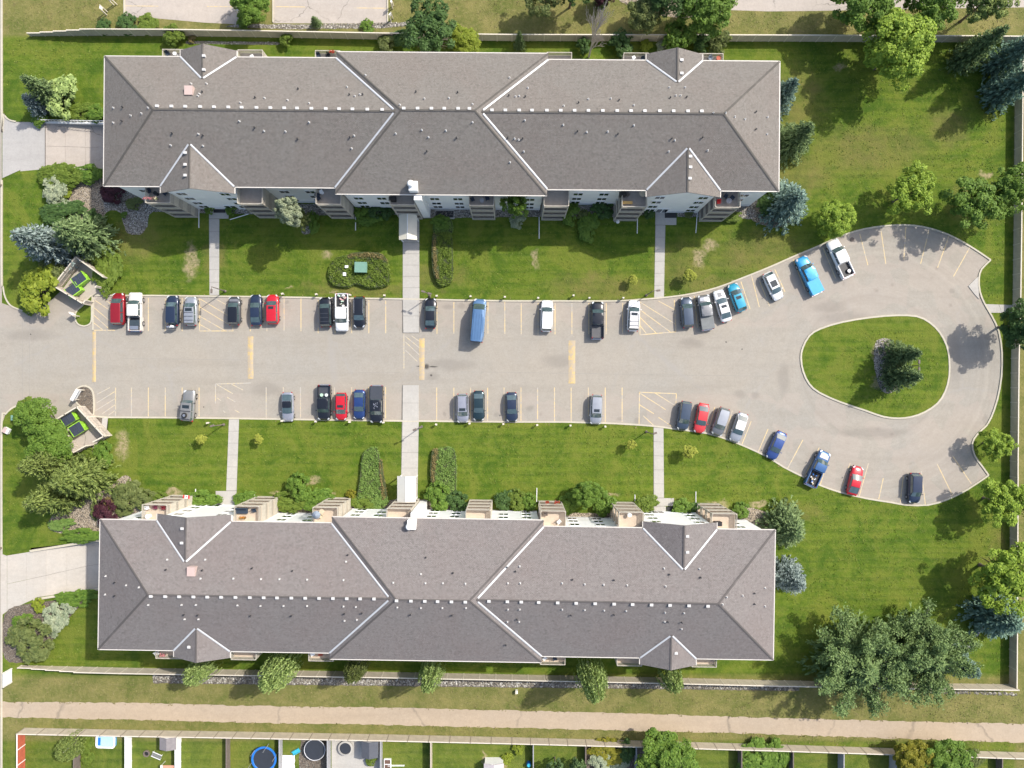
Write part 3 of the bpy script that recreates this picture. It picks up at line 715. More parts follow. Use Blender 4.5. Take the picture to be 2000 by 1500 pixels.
# gravel and planting beds
def sheet_struct(name, poly, mat, dz, cm=True):
    pts = jit(catmull(poly, 4, True) if cm else poly, 5, .8)
    mb = MB(); mb.sheet(P(pts), ZL + dz); return struct(mb.build(name, mat, recalc=False))
sheet_struct('tan_gravel_bed', [(140, 372), (170, 350), (215, 345), (290, 362), (300, 395), (292, 420), (284, 450), (268, 459), (250, 455), (240, 432), (237, 417), (222, 411), (206, 418), (200, 440), (165, 436), (140, 420), (128, 395)], GRAVT, 0.012)
sheet_struct('grey_gravel_bed', [(205, 350), (290, 358), (420, 395), (420, 417), (300, 414), (292, 420), (288, 444), (270, 459), (250, 454), (241, 434), (238, 416), (222, 409), (206, 416), (202, 395)], GRAVG, 0.018, False)
sheet_struct('rock_border', [(430, 398), (1270, 402), (1500, 388), (1508, 400), (1508, 428), (1440, 428), (1420, 424), (1322, 424), (1322, 413), (1200, 424), (1120, 424), (1000, 424), (830, 427), (760, 418), (560, 422), (430, 416)], GRAVG, 0.014, False)
sheet_struct('tan_gravel_bed.001', [(245, 928), (262, 942), (275, 965), (300, 985), (300, 1030), (200, 1045), (140, 1044), (100, 1035), (98, 1015), (130, 985), (180, 968), (215, 950)], GRAVT, 0.012)
sheet_struct('mulch_border', [(270, 988), (420, 985), (545, 990), (690, 985), (780, 975), (830, 975), (860, 985), (1000, 1000), (1275, 1003), (1420, 1004), (1440, 985), (1500, 1000), (1500, 1040), (260, 1040)], GRAVT, 0.014, False)
sheet_struct('rock_mulch_ring', [(1712, 665), (1740, 664), (1752, 700), (1755, 750), (1745, 765), (1728, 767), (1716, 755), (1708, 720), (1706, 690)], GRAVG, 0.012)
sheet_struct('rock_mulch_ring.001', [(1475, 415), (1480, 395), (1530, 390), (1545, 425), (1520, 445), (1470, 432)], GRAVT, 0.016)
sheet_struct('rock_mulch_ring.002', [(590, 438), (604, 440), (608, 452), (600, 458), (590, 454)], GRAVG, 0.016)
sheet_struct('rock_strip', [(365, 81), (540, 83), (548, 85), (546, 88), (362, 86)], GRAVG, 0.016, False)
sheet_struct('rock_strip.001', [(300, 1317), (1560, 1340), (1560, 1349), (1250, 1345), (300, 1334)], MULCH, 0.016, False)
sheet_struct('rock_strip.002', [(820, 44), (760, 55), (560, 58), (440, 53), (460, 48), (756, 49), (800, 42)], GRAVG, 0.016, False)
sheet_struct('planting_bed', [(10, 1200), (60, 1178), (155, 1168), (165, 1172), (120, 1225), (95, 1262), (60, 1290), (10, 1285)], MULCH, 0.01)
sheet_struct('brick_edging_path', [(170, 888), (199, 851), (205, 858), (180, 885), (165, 903), (155, 905)], KERB, 0.02, False)
# rough ground top centre
sheet_struct('rough_brown_ground', [(1180, -60), (1420, -60), (1405, 30), (1240, 20)], GRAVT, 0.008)

# ---- loose stones of the rock strips: nobody could count them
def stones(name, poly, n, smin, smax, seed):
    rr = np.random.default_rng(seed); q = np.array(P(poly)); lo, hi = q.min(0), q.max(0)
    mb = MB(); k = 0; import itertools
    base = [(1, 0, .1), (.3, .9, .1), (-.8, .6, .1), (-.8, -.6, .1), (.4, -.9, .1), (.1, .1, .8)]
    pts = [tuple(v) for v in q]
    def inside(x, y):
        c = False; j = len(pts) - 1
        for i in range(len(pts)):
            if (pts[i][1] > y) != (pts[j][1] > y) and x < (pts[j][0] - pts[i][0]) * (y - pts[i][1]) / (pts[j][1] - pts[i][1]) + pts[i][0]: c = not c
            j = i
        return c
    while k < n:
        x, y = rr.uniform(lo[0], hi[0]), rr.uniform(lo[1], hi[1])
        if not inside(x, y): continue
        s = rr.uniform(smin, smax); a = rr.uniform(0, 6.3)
        mb.add([(x + s * (bx_ * math.cos(a) - by_ * math.sin(a)), y + s * (bx_ * math.sin(a) + by_ * math.cos(a)), ZL + s * bz_) for bx_, by_, bz_ in base],
               [(i, (i + 1) % 5, 5) for i in range(5)]); k += 1
    m, nt, b = newmat(name + '_material')
    g = N(nt, 'ShaderNodeNewGeometry')
    cr = N(nt, 'ShaderNodeValToRGB'); nt.links.new(g.outputs['Random Per Island'], cr.inputs[0])
    cr.color_ramp.elements[0].color = (0.09, 0.08, 0.065, 1); cr.color_ramp.elements[1].color = (0.50, 0.48, 0.43, 1)
    e = cr.color_ramp.elements.new(0.7); e.color = (0.26, 0.235, 0.19, 1)
    nt.links.new(cr.outputs[0], b.inputs['Base Color']); b.inputs['Roughness'].default_value = 0.9
    return stuff(mb.build(name, m, recalc=False))
stones('loose_rocks', [(300, 1319), (1560, 1341), (1560, 1347), (1250, 1343), (300, 1332)], 4200, 0.07, 0.20, 1)
stones('loose_rocks.001', [(365, 81), (546, 83.5), (546, 87.5), (362, 85.5)], 500, 0.06, 0.15, 2)
stones('loose_rocks.002', [(440, 53), (560, 50), (800, 44), (815, 52), (600, 57)], 700, 0.07, 0.18, 3)
stones('loose_rocks.003', [(215, 372), (300, 366), (400, 400), (290, 415), (284, 448), (268, 456), (246, 448), (240, 430), (238, 414), (215, 405)], 1500, 0.06, 0.14, 4)
stones('loose_rocks.004', [(560, 404), (1270, 404), (1270, 420), (830, 425), (760, 416), (560, 420)], 2200, 0.06, 0.13, 5)
stones('loose_rocks.005', [(1440, 405), (1500, 392), (1512, 426), (1440, 426)], 500, 0.06, 0.14, 6)
stones('loose_rocks.006', [(1800, 1347), (1985, 1352), (1985, 1358), (1800, 1352)], 260, 0.07, 0.17, 7)

# ------------------------------------------------------------ fences
def fence(label, pts, h, mat, panel=2.44, thick=0.09, cap=None, capmat=None, heights=None, cat='fence', group=None, post=True, postmat=None):
    """pts: base line in photo pixels (ground level)"""
    q = [Vector(p) for p in P(pts)]
    t = thing('fence', label, cat, group=group)
    segs = []; 
    for a, b in zip(q, q[1:]):
        n = max(1, round((b - a).length / panel))
        for i in range(n): segs.append((a.lerp(b, i / n), a.lerp(b, (i + 1) / n)))
    cache = {}
    for i, (a, b) in enumerate(segs):
        L = (b - a).length; hh = h if heights is None else heights(i, len(segs)); key = (round(L, 2), round(hh, 2))
        if key not in cache:
            mb = MB(); nb = max(6, int(L / 0.2)); w = (L - 0.1) / nb
            for k in range(nb):
                mb.bx(0.05 + k * w + 0.006, 0.05 + (k + 1) * w - 0.006, -thick / 2 + (0.012 if k % 2 else 0), thick / 2 - (0 if k % 2 else 0.012), 0.04, hh - 0.05)
            pm = mb.mesh('fence_panel')
            c = MB(); c.bx(0.0, L, -thick / 2 - 0.03, thick / 2 + 0.03, hh - 0.05, hh); cm_ = c.mesh('fence_cap')
            p_ = MB(); p_.bx(-0.06, 0.06, -0.075, 0.075, 0, hh + 0.03); pz = p_.mesh('fence_post')
            cache[key] = (pm, cm_, pz)
        pm, cm_, pz = cache[key]; ang = math.atan2(b.y - a.y, b.x - a.x)
        place('panel', pm, mat, t, (a.x, a.y, ZL), ang)
        place('cap', cm_, capmat or mat, t, (a.x, a.y, ZL), ang)
        if post: place('post', pz, postmat or capmat or mat, t, (a.x, a.y, ZL), ang)
    if post: place('post', pz, postmat or capmat or mat, t, (segs[-1][1].x, segs[-1][1].y, ZL), ang)
    return t
CAPM = plain('pale_fence_cap', (0.62, 0.56, 0.46), 0.7, var=0.08)
POSTM = plain('dark_gap_post', (0.27, 0.23, 0.18), 0.8)
fence('long beige perimeter fence above the upper roof with a stepped left end', [(62, 71), (200, 70), (330, 70.5), (500, 73), (740, 77.5), (1000, 80.5), (1500, 81.5), (1900, 83), (1982, 84)], 2.0, FENCEM, capmat=CAPM,
      heights=lambda i, n: 0.95 + 0.26 * min(4, i // 1) if i < 4 else 2.0)
fence('tall beige perimeter fence running down the right side of the cul-de-sac', [(1982, 84), (1981, 230), (1979, 450), (1977, 595), (1974, 700), (1972, 900), (1971, 1200), (1970, 1334)], 1.7, FENCEM, capmat=CAPM)
fence('long beige perimeter fence below the lower roof with a stepped left end', [(44, 1299), (250, 1304), (500, 1308), (750, 1312), (1000, 1317), (1250, 1322), (1500, 1328), (1750, 1333), (1970, 1336)], 2.1, FENCEM, capmat=CAPM,
      heights=lambda i, n: 1.0 + 0.27 * min(4, i // 1) if i < 4 else 2.1)
BACKY = [(50, 1421), (250, 1425), (500, 1429), (760, 1434), (1000, 1439.5), (1250, 1446), (1500, 1453), (1750, 1461), (2000, 1469), (2100, 1472)]
fence('panelled beige back fence between the tan trail and the small gardens', BACKY, 1.95, FENCEM, panel=3.05, capmat=CAPM, postmat=POSTM)
def backy(x):
    for (a, ya), (b, yb) in zip(BACKY, BACKY[1:]):
        if x <= b: return ya + (yb - ya) * (x - a) / (b - a)
    return BACKY[-1][1]
for x, mat, h, lab in ((50, FENCER, 1.8, 'red stained garden fence with white cap at the far left of the gardens'),
                       (158, FENCED, 1.7, 'dark weathered garden fence left of the blue and white inflatable pool'),
                       (258, FENCEW, 1.85, 'white vinyl garden fence just right of the inflatable pool'),
                       (354, FENCEW, 1.85, 'white vinyl garden fence right of the grey shed'),
                       (450, FENCED, 1.5, 'dark thin garden fence left of the blue rimmed trampoline'),
                       (552, FENCEG, 1.5, 'grey garden fence between the two trampolines'),
                       (646, FENCEG, 1.9, 'grey garden fence between the black trampoline and the round patio spa'),
                       (747, FENCEG, 1.6, 'grey garden fence right of the dark patio roof'),
                       (844, FENCEM, 1.8, 'beige garden fence left of the bright empty lawn'),
                       (1041, FENCEG, 1.5, 'thin pale garden fence left of the two columnar cedars'),
                       (1142, FENCED, 1.5, 'brown garden fence right of the two columnar cedars'),
                       (1239, FENCEG, 1.8, 'grey garden fence left of the large round maple'),
                       (1441, FENCED, 1.8, 'dark garden fence left of the dense green shrub patch'),
                       (1541, FENCED, 1.6, 'dark garden fence right of the dense green shrub patch'),
                       (1636, FENCEG, 2.0, 'grey lattice garden fence left of the shaded lawn'),
                       (1736, FENCEG, 2.0, 'bluish garden fence just left of the golden tree'),
                       (1944, FENCED, 1.5, 'dark garden fence at the far right of the gardens')):
    y = backy(x) + 2.5
    fence(lab, [(x, y), (x * 1.0 + (x - 1000) * 0.0, 1600)], h, mat, capmat=WHITE if mat in (FENCER, FENCEW) else mat, group='fences between the back gardens')
for (a, b, lab) in ((742, 648, 'dark stained boundary strip beside the patio'),): pass
# ------------------------------------------------------------ the two apartment buildings
E = 10.6; S = 0.474; L_, D_ = 47.5, 9.12; U_, DM = 14.9, 9.98; DO = 0.95; OV = 0.6
def main_h(u, v): 
    a = min(D_ - abs(v), L_ - abs(u)); z = E + S * a if a > -0.01 else -1
    b = min(DM - abs(v), U_ - abs(u))
    if b > -0.01: z = max(z, E + S * b)
    return z

def building(name, label, cx, cy, rz, sv, shing, valley_top, box_vents, pipes_w, pipes_b, dvents, chim, hatch_):
    """sv = -1: balconied garden side towards -y, +1: towards +y.  Local u along the length, v towards +y."""
    root = thing(name, label, 'apartment building', (cx, cy, 0), rz)
    cr, sr = math.cos(rz), math.sin(rz)
    def local(px, py, h):
        x, y = W(px, py, h); x -= cx; y -= cy
        return (x * cr + y * sr, -x * sr + y * cr)
    inner, outer = sv, -sv
    dorm = [(inner, -34.3, 5.2), (inner, 34.1, 5.2), (outer, -32.9, 3.95), (outer, 32.7, 3.95)]
    def rh(u, v):
        z = main_h(u, v)
        for s, uc, w in dorm:
            if abs(u - uc) <= w and v * s > 0 and abs(v) <= D_ + DO: z = max(z, E + S * (w - abs(u - uc)))
        return z
    def hit(px, py):
        h = 12.5
        for _ in range(12):
            u, v = local(px, py, h); h = 0.5 * h + 0.5 * max(E, rh(u, v))
        return u, v, h
    # roof: hipped wings, taller hipped centre, four gabled dormers; every face gets UVs for the shingle courses
    me_v, me_f, me_uv = [], [], []
    def face(pts):
        P3 = [Vector(p) for p in pts]; n = (P3[1] - P3[0]).cross(P3[2] - P3[0])
        if n.length < 1e-9: return
        n.normalize()
        if abs(n.z) > 0.05 and n.z < 0 and pts[0][2] > E - 0.1: P3.reverse(); n = -n
        if abs(n.z) < 0.99 and abs(n.z) > 0.05:
            ev = Vector((-n.y, n.x, 0)).normalized(); up = n.cross(ev)
        else: ev, up = Vector((1, 0, 0)), Vector((0, 1, 0))
        o = len(me_v); me_v.extend([tuple(p) for p in P3]); me_f.append(tuple(range(o, o + len(P3))))
        me_uv.extend([(p.dot(ev), p.dot(up)) for p in P3])
    def hip(ul, d, zc=0.0, um=0.0):
        rr = ul - d; zt = E + S * d; z0 = E - 0.16
        A = [(um - ul, -d), (um + ul, -d), (um + ul, d), (um - ul, d)]; r0, r1 = (um - rr, 0, zt), (um + rr, 0, zt)
        a = [(x, y, E) for x, y in A]; b = [(x, y, z0) for x, y in A]
        face([a[0], a[1], r1, r0]); face([a[1], a[2], r1]); face([a[2], a[3], r0, r1]); face([a[3], a[0], r0])
        for i in range(4): face([b[i], b[(i + 1) % 4], a[(i + 1) % 4], a[i]])
        face([b[0], b[1], b[2], b[3]])
    hip(L_, D_)
    hip(U_, DM)
    for s, uc, w in dorm:
        f = s * (D_ + DO); back = s * (D_ - w - 0.02); zt = E + S * w
        c = [(uc - w, f), (uc + w, f)]
        rf, rb = (uc, f, zt), (uc, back, zt)
        l0, l1 = (uc - w, f, E), (uc - w, s * (D_ - 0.01), E); q0, q1 = (uc + w, f, E), (uc + w, s * (D_ - 0.01), E)
        for (x0, x1) in ((l0, l1), (q0, q1)):
            face([x0, rf, rb, x1])
            face([x0, x1, (x1[0], x1[1], E - 0.16), (x0[0], x0[1], E - 0.16)])
        face([l0, (l0[0], l0[1], E - .16), (uc, f, zt - .16), rf]); face([rf, (uc, f, zt - .16), (q0[0], q0[1], E - .16), q0])
        face([(l0[0], l0[1], E - .16), (l1[0], l1[1], E - .16), (uc, back, zt - .16), (uc, f, zt - .16)]); face([(q0[0], q0[1], E - .16), (q1[0], q1[1], E - .16), (uc, back, zt - .16), (uc, f, zt - .16)])
    me = bpy.data.meshes.new('roof'); me.from_pydata(me_v, [], me_f); uvl = me.uv_layers.new(name='UVMap')
    for i, l in enumerate(me.loops): uvl.data[i].uv = me_uv[l.vertex_index]
    me.update()
    roof = place('roof', me, shing, root)
    # ridge caps and hips
    cap = MB()
    def strip(p, q, w, lift=0.03, mb=None):
        mb = mb or cap
        p, q = Vector(p), Vector(q); d = (q - p).normalized(); n = Vector((-d.y, d.x, 0)).normalized() * w / 2
        up = Vector((0, 0, lift))
        vs = [p - n, q - n, q + up * 1.5, p + up * 1.5, p + n, q + n]
        vs = [Vector(x) for x in (p - n + up * .25, q - n + up * .25, q + up, p + up, p + n + up * .25, q + n + up * .25)]
        mb.add(vs, [(0, 1, 2, 3), (3, 2, 5, 4)])
    def z_at(u, v, d, l, um=0): return E + S * min(d - abs(v), l - abs(u - um))
    for su in (-1, 1):
        for s in (-1, 1):
            strip((su * L_, s * D_, E), (su * (L_ - D_), 0, E + S * D_), 0.30, 0.035)
            strip((su * U_, s * DM, E), (su * (U_ - DM), 0, E + S * DM), 0.26, 0.035)
        strip((su * (U_ - D_), 0, E + S * D_), (su * (L_ - D_), 0, E + S * D_), 0.28, 0.035)
    strip((-(U_ - DM), 0, E + S * DM), ((U_ - DM), 0, E + S * DM), 0.28, 0.035)
    for s, uc, w in dorm: strip((uc, s * (D_ + DO), E + S * w), (uc, s * (D_ - w), E + S * w), 0.26, 0.035)
    cap.build('ridge_cap', shing, roof, recalc=False)
    # white valley flashings
    def valley(p, q):
        mb = MB(); strip(p, q, 0.25, 0.045, mb); 
        for i in range(len(mb.v)): x, y, z = mb.v[i]; mb.v[i] = (x, y, z + 0.10)
        mb.build('valley_flashing', FLASH, roof, recalc=False)
    for su in (-1, 1):
        for s in (-1, 1):
            valley((su * (U_ + .02), s * (D_ - 0.02), E), (su * (U_ - D_ + .25), s * 0.25, E + S * (D_ - .2)))
    for s, uc, w in dorm:
        for k in (-1, 1): valley((uc + k * w, s * D_, E), (uc + k * .15, s * (D_ - w + .15), E + S * (w - .12)))
    # eave gutters
    def gutter(p, q):
        mb = MB(); mb.ribbon([p, q], 0.13, E - 0.15, E + 0.0); mb.build('gutter', FASCIA, root)
    for su in (-1, 1):
        gutter((su * (L_ + .05), -D_ - .05), (su * (L_ + .05), D_ + .05))
    for s in (-1, 1):
        xs = sorted([(uc - w, uc + w) for ss, uc, w in dorm if ss == s] + [(-U_, U_)])
        c = -L_
        for a, b in xs: gutter((c, s * (D_ + .05)), (a - .02, s * (D_ + .05))); c = b + .02
        gutter((c, s * (D_ + .05)), (L_, s * (D_ + .05)))
        gutter((-U_, s * (DM + .05)), (U_, s * (DM + .05)))
        for ss, uc, w in dorm:
            if ss == s:
                for k in (-1, 1): gutter((uc + k * (w + .03), s * D_), (uc + k * (w + .03), s * (D_ + DO)))
    # walls
    zb = -1.6
    wl = MB()
    dw, dm = D_ - OV, DM - OV
    wl.bx(-L_ + OV, L_ - OV, -dw, dw, zb, E - 0.16)
    wl.bx(-U_ + OV, U_ - OV, -dm, dm, 0, E - 0.165)
    for s, uc, w in dorm:
        a, b = uc - w + .45, uc + w - .45; v0, v1 = s * (dw - .5), s * (D_ + DO - .45)
        zt = E - 0.2 + S * (w - .45)
        pr = [(a, 0), (b, 0), (b, E - .2), (uc, zt), (a, E - .2)]
        vs = [(x, v0, z) for x, z in pr] + [(x, v1, z) for x, z in pr]
        wl.add(vs, [(0, 1, 2, 3, 4), (9, 8, 7, 6, 5)] + [(i, (i + 1) % 5, 5 + (i + 1) % 5, 5 + i) for i in range(5)])
    # chase beside the middle balcony
    wl.bx(-3.85, -2.75, inner * (dm - .1), inner * (dm + 1.35), 0, E - 0.17)
    wl.build('wall', SIDING, root)
    fd = MB(); g = 0.03
    fd.bx(-L_ + OV - g, L_ - OV + g, -dw - g, dw + g, zb, 1.15); fd.bx(-U_ + OV - g, U_ - OV + g, -dm - g, dm + g, 0, 1.16)
    for s, uc, w in dorm: fd.bx(uc - w + .45 - g, uc + w - .45 + g, s * (dw - .5), s * (D_ + DO - .45 + g), 0, 1.155)
    fd.build('foundation', FOUND, root)
    # windows: frame with two panes, one mesh each shared by all copies
    fr = MB(); fr.bx(-.74, .74, -.05, .05, -.60, .60); frm = fr.mesh('window_frame')
    pn = MB(); pn.bx(-.29, .29, -.02, .02, -.5, .5); pnm = pn.mesh('window_pane')
    dk = MB(); dk.bx(-.01, .01, 0, .001, 0, .01)
    def window(u, v, z, rot=0.0):
        o = place('window', frm, WHITE, root, (u, v, z), rot)
        for k in (-.35, .35):
            place('pane', pnm, GLASS, o, (k, 0.055 if abs(rot - math.pi) < .1 else -0.055, 0))
            if abs(rot) > 1 and abs(rot - math.pi) > .1: COL.objects[-1]
    def wallv(s, u):
        d = dw
        if abs(u) < U_ - OV: d = dm
        for ss, uc, w in dorm:
            if ss == s and abs(u - uc) < w - .5: d = D_ + DO - .45
        return d
    for s in (-1, 1):
        us = [-44.1, -37.4, -31.2, -23.5, -19.7, -12.6, -9.2, -2.0, 2.0, 9.2, 12.6, 19.7, 23.5, 31.2, 37.4, 44.1]
        if s == outer: us = [-44.0, -35.2, -30.8, -23.6, -19.7, -12.2, -7.0, -2.3, 2.3, 7.0, 12.2, 19.7, 23.6, 30.8, 35.2, 44.0]
        for u in us:
            if s == inner and abs(u + 2.0) < .1: u = -1.4
            for z in (1.75, 3.75, 6.25, 8.75):
                if z < 2 and s == inner and abs(abs(u) - 9.2) < .1: continue
                d = wallv(s, u) + 0.02
                o = place('window', frm, WHITE, root, (u, s * d, z))
                for k in (-.35, .35): place('pane', pnm, GLASS, o, (k, s * 0.042, 0))
    for su in (-1, 1):
        for v in (-5.5, 5.5):
            for z in (3.75, 6.25, 8.75):
                o = place('window', frm, WHITE, root, (su * (L_ - OV + .02), v, z), math.pi / 2)
                for k in (-.35, .35): place('pane', pnm, GLASS, o, (k, -su * 0.042, 0))
    # garage door in the sunken end wall
    gd = MB(); gd.bx(-L_ + OV - .06, -L_ + OV, -2.6, 2.6, -1.3, 1.05); gd.build('garage_door', FENCEG, root, (0, (-1.2 if sv < 0 else 3.0), 0))
    # entrance doors with transom in the garden-side dormers, and the black mats in front
    for ss, uc, w in dorm:
        if ss == inner:
            dx = 1.0 if uc < 0 else -1.0
            if sv > 0: dx = -1.1
            o = thing_door(root, uc + dx, inner * (D_ + DO - .45), inner)
    # balconies
    railm, deckm, scr = balcony_meshes(inner)
    for s, us in ((inner, (-40.8, -27.6, -16.35, -5.75, 5.6, 16.35, 27.55, 40.9)), (outer, (-38.5, -27.7, -16.6, 16.6, 27.6, 38.3))):
        for u in us:
            wv = wallv(s, u); 
            if abs(u) > 36: wv = dw
            f = 11.0; dep = f - wv
            for ti, z in enumerate((0.15, 2.75, 5.3, 7.85)):
                wd = 3.55
                b = MB(); b.bx(-wd / 2, wd / 2, 0, s * dep, -0.18, 0); 
                o = b.build('balcony', DECK if sv < 0 else DECKS, root, (u, s * wv, z))
                railing(o, wd, dep, s, z)
    # box vents along the ridge
    bv = MB(); bv.box(0, 0, .08, .40, .30, .26, taper=.86); bv.box(0, 0, .22, .46, .35, .05); bvm = bv.mesh('roof_vent')
    for px, py in box_vents:
        u, v, h = hit(px, py); place('roof_vent', bvm, VENTM, roof, (u, v, h), 0.0)
    for px, py in dvents:
        u, v, h = hit(px, py); place('roof_vent', bvm, VENTM, roof, (u, v, h), 0.0)
    pw = MB(); pw.lathe([(.08, -.1), (.08, .25), (.05, .28), (.05, .36)], 8); pw.box(0, 0, .02, .24, .24, .05); pwm = pw.mesh('vent_pipe')
    pk = MB(); pk.lathe([(.07, -.1), (.07, .22), (.12, .23), (.12, .32), (.04, .35)], 8); pkm = pk.mesh('vent_pipe')
    for px, py in pipes_w:
        u, v, h = hit(px, py); place('vent_pipe', pwm, VENTM, roof, (u, v, h))
    for px, py in pipes_b:
        u, v, h = hit(px, py); place('vent_pipe', pkm, BLACK, roof, (u, v, h))
    # rooftop air unit
    u, v, h = hit(*chim)
    m = MB(); m.bx(-.5, .7, -.65, .65, -.6, .85)
    ch = m.build('air_unit', WHITE, roof, (u, v, h)); m = MB(); m.lathe([(.36, 0), (.36, .2), (.48, .22), (.47, .42), (.34, .6), (.1, .68)], 16); m.build('cowl', WHITE, ch, (-.2, .2 * -sv, .85), smooth=True)
    u, v, h = hit(*hatch_)
    m = MB(); m.bx(-.55, .55, -.62, .62, -.3, .5); m.build('roof_hatch', HATCH, roof, (u, v, h))
    return root, local, rh

def thing_door(root, u, v, s):
    m = MB(); m.bx(-.95, .95, -.05, .05, 0, 2.3); d = m.build('door', WHITE, root, (u, v + s * .02, 0.15))
    for k in (-.45, .45):
        m = MB(); m.bx(k - .36, k + .36, -.02, .02, .25, 2.1); m.build('door_pane', GLASS, d, (0, s * .06, 0))
def balcony_meshes(s): return None, None, None
RAILC = {}
def railing(deck, wd, dep, s, z):
    key = (round(wd, 2), round(dep, 2), s, z < 7)
    if key not in RAILC:
        m = MB(); h = 1.05; f = s * dep
        m.bx(-wd / 2, wd / 2, f - .04 * s, f + .04 * s, h - .07, h); m.bx(-wd / 2, wd / 2, f - .025, f + .025, .08, .14)
        n = int(wd / .15)
        for i in range(n): x = -wd / 2 + (i + .5) * wd / n; m.bx(x - .045, x + .045, f - .015, f + .015, .14, h - .07)
        for k in (-1, 1):
            x = k * wd / 2; m.bx(x - .035, x + .035, 0, f, h - .071, h - .001); m.bx(x - .02, x + .02, 0, f, .08, .14)
            n = int(dep / .15)
            for i in range(n): y = f * (i + .5) / n; m.bx(x - .015, x + .015, y - .045, y + .045, .14, h - .07)
        p = MB()
        top = 2.4 if z < 7 else 1.1
        p.bx(-.06, .06, -.06, .06, 0, top)
        q = MB()
        if z < 7:
            q.bx(-.025, .025, 0, s * dep * .98, 1.05, 2.38)
        RAILC[key] = (m.mesh('railing'), p.mesh('post'), q.mesh('side_screen') if z < 7 else None)
    r, p, q = RAILC[key]
    place('railing', r, BEIGE, deck)
    for k in (-1, 1): place('post', p, BEIGE, deck, (k * (wd / 2 - .06), s * (dep - .06), 0))
    if q: place('side_screen', q, BEIGE, deck, ((wd / 2 if s * 1 else 1) * (1 if True else -1), 0, 0))

def line_vents(xs, y0, y1):
    n = len(xs); return [(x, y0 + (y1 - y0) * (x - xs[0]) / (xs[-1] - xs[0])) for x in xs]
NV = line_vents([308, 336, 363, 392, 419, 447, 473, 502, 529, 556, 581, 609, 637, 663, 689, 718, 747], 208, 215) + line_vents([789, 816, 843, 868, 895, 917], 212.5, 213) + line_vents([961, 987, 1014, 1039, 1068, 1095, 1122, 1149, 1177, 1205, 1232, 1259, 1288, 1315, 1343, 1370], 216, 218)
SV = line_vents([296, 324, 351, 379, 406, 433, 461, 489, 516, 542, 570, 597, 624, 651, 678, 704, 731], 1164, 1169) + line_vents([775, 803, 830, 855, 882, 909], 1172.5, 1175) + line_vents([955, 991, 1018, 1052, 1089, 1125, 1162, 1199, 1235, 1272, 1308, 1345, 1382], 1173.5, 1183)
NW = [(222, 211), (222, 240), (256, 226), (277, 222), (290, 211), (374, 164), (404, 164), (390, 184), (387, 188), (470, 201), (468, 237), (388, 262), (334, 284), (397, 285), (517, 192), (562, 196), (604, 202), (678, 170),
      (693, 188), (703, 185), (604, 239), (516, 256), (558, 257), (692, 265), (687, 290), (714, 147), (781, 205), (829, 193), (877, 192), (923, 204), (773, 261), (824, 254), (837, 268), (871, 255), (923, 239), (995, 152),
      (1007, 189), (1014, 188), (1031, 172), (1101, 207), (1149, 194), (1193, 193), (1238, 206), (1307, 171), (1338, 171), (1320, 187), (1329, 187), (1025, 235), (1100, 244), (1146, 258), (1187, 257), (1238, 245), (1005, 271),
      (1013, 273), (1023, 296), (1318, 274), (1306, 296), (1382, 294), (1393, 221), (1417, 221), (1435, 228), (1455, 233), (1499, 229), (1498, 262), (996, 317)]
NB = [(240, 210), (239, 237), (396, 180), (363, 181), (499, 191), (337, 261), (397, 265), (498, 250), (583, 174), (683, 185), (709, 185), (582, 272), (684, 269), (813, 180), (894, 181), (892, 270), (834, 296), (994, 187), (1026, 189),
      (1130, 201), (1209, 196), (1309, 191), (1341, 190), (1128, 257), (1207, 262), (1021, 271), (1312, 271), (1372, 269), (1476, 219), (1476, 253), (992, 270)]
SW_ = [(327, 1093), (401, 1093), (676, 1097), (822, 1121), (1015, 1106), (1297, 1110), (1366, 1111), (207, 1125), (206, 1161), (247, 1143), (272, 1147), (392, 1130), (456, 1130), (290, 1181), (355, 1181), (383, 1181), (464, 1182),
       (361, 1209), (388, 1209), (510, 1131), (546, 1131), (600, 1132), (671, 1133), (768, 1138), (831, 1139), (865, 1139), (909, 1140), (992, 1139), (509, 1183), (554, 1183), (600, 1183), (671, 1184), (695, 1185), (673, 1212),
       (697, 1210), (776, 1186), (822, 1187), (864, 1187), (910, 1187), (992, 1190), (991, 1214), (1016, 1139), (1098, 1139), (1142, 1141), (1179, 1142), (1225, 1143), (1300, 1145), (1015, 1190), (1098, 1190), (1142, 1191),
       (1180, 1192), (1223, 1193), (1299, 1196), (1336, 1197), (1298, 1214), (1331, 1228), (1014, 1214), (1411, 1180), (1419, 1166), (1450, 1163), (1494, 1148), (1494, 1184)]
SB = [(325, 1112), (396, 1113), (493, 1109), (680, 1083), (572, 1114), (832, 1088), (885, 1118), (990, 1107), (1007, 1115), (1307, 1121), (225, 1137), (225, 1163), (360, 1200), (387, 1201), (490, 1202), (570, 1202), (673, 1198),
      (707, 1197), (802, 1200), (883, 1201), (988, 1259), (1118, 1131), (1199, 1132), (1368, 1127), (1115, 1201), (1199, 1200), (1304, 1214), (1331, 1215), (1010, 1209), (1473, 1158), (1473, 1179)]
BN, locN, rhN = building('apartment_building', 'long apartment building at the top with brown-grey shingled hip roof', -9.9, 36.65, -0.45 * DEG, -1, SHING_N, 1, NV, NW, NB,
                    [(399, 110), (399, 137), (363, 299), (363, 322), (363, 343), (1331, 118), (1331, 144), (1348, 306), (1348, 327), (1347, 349)], (807, 366), (371, 179))
BS, locS, rhS = building('apartment_building', 'long apartment building at the bottom with mauve-grey shingled hip roof', -10.6, -28.95, -0.9 * DEG, 1, SHING_S, 1, SV, SW_, SB,
                    [(357, 1032), (356, 1060), (370, 1263), (1342, 1047), (1342, 1078), (1320, 1275)], (804, 1023), (376, 1115))
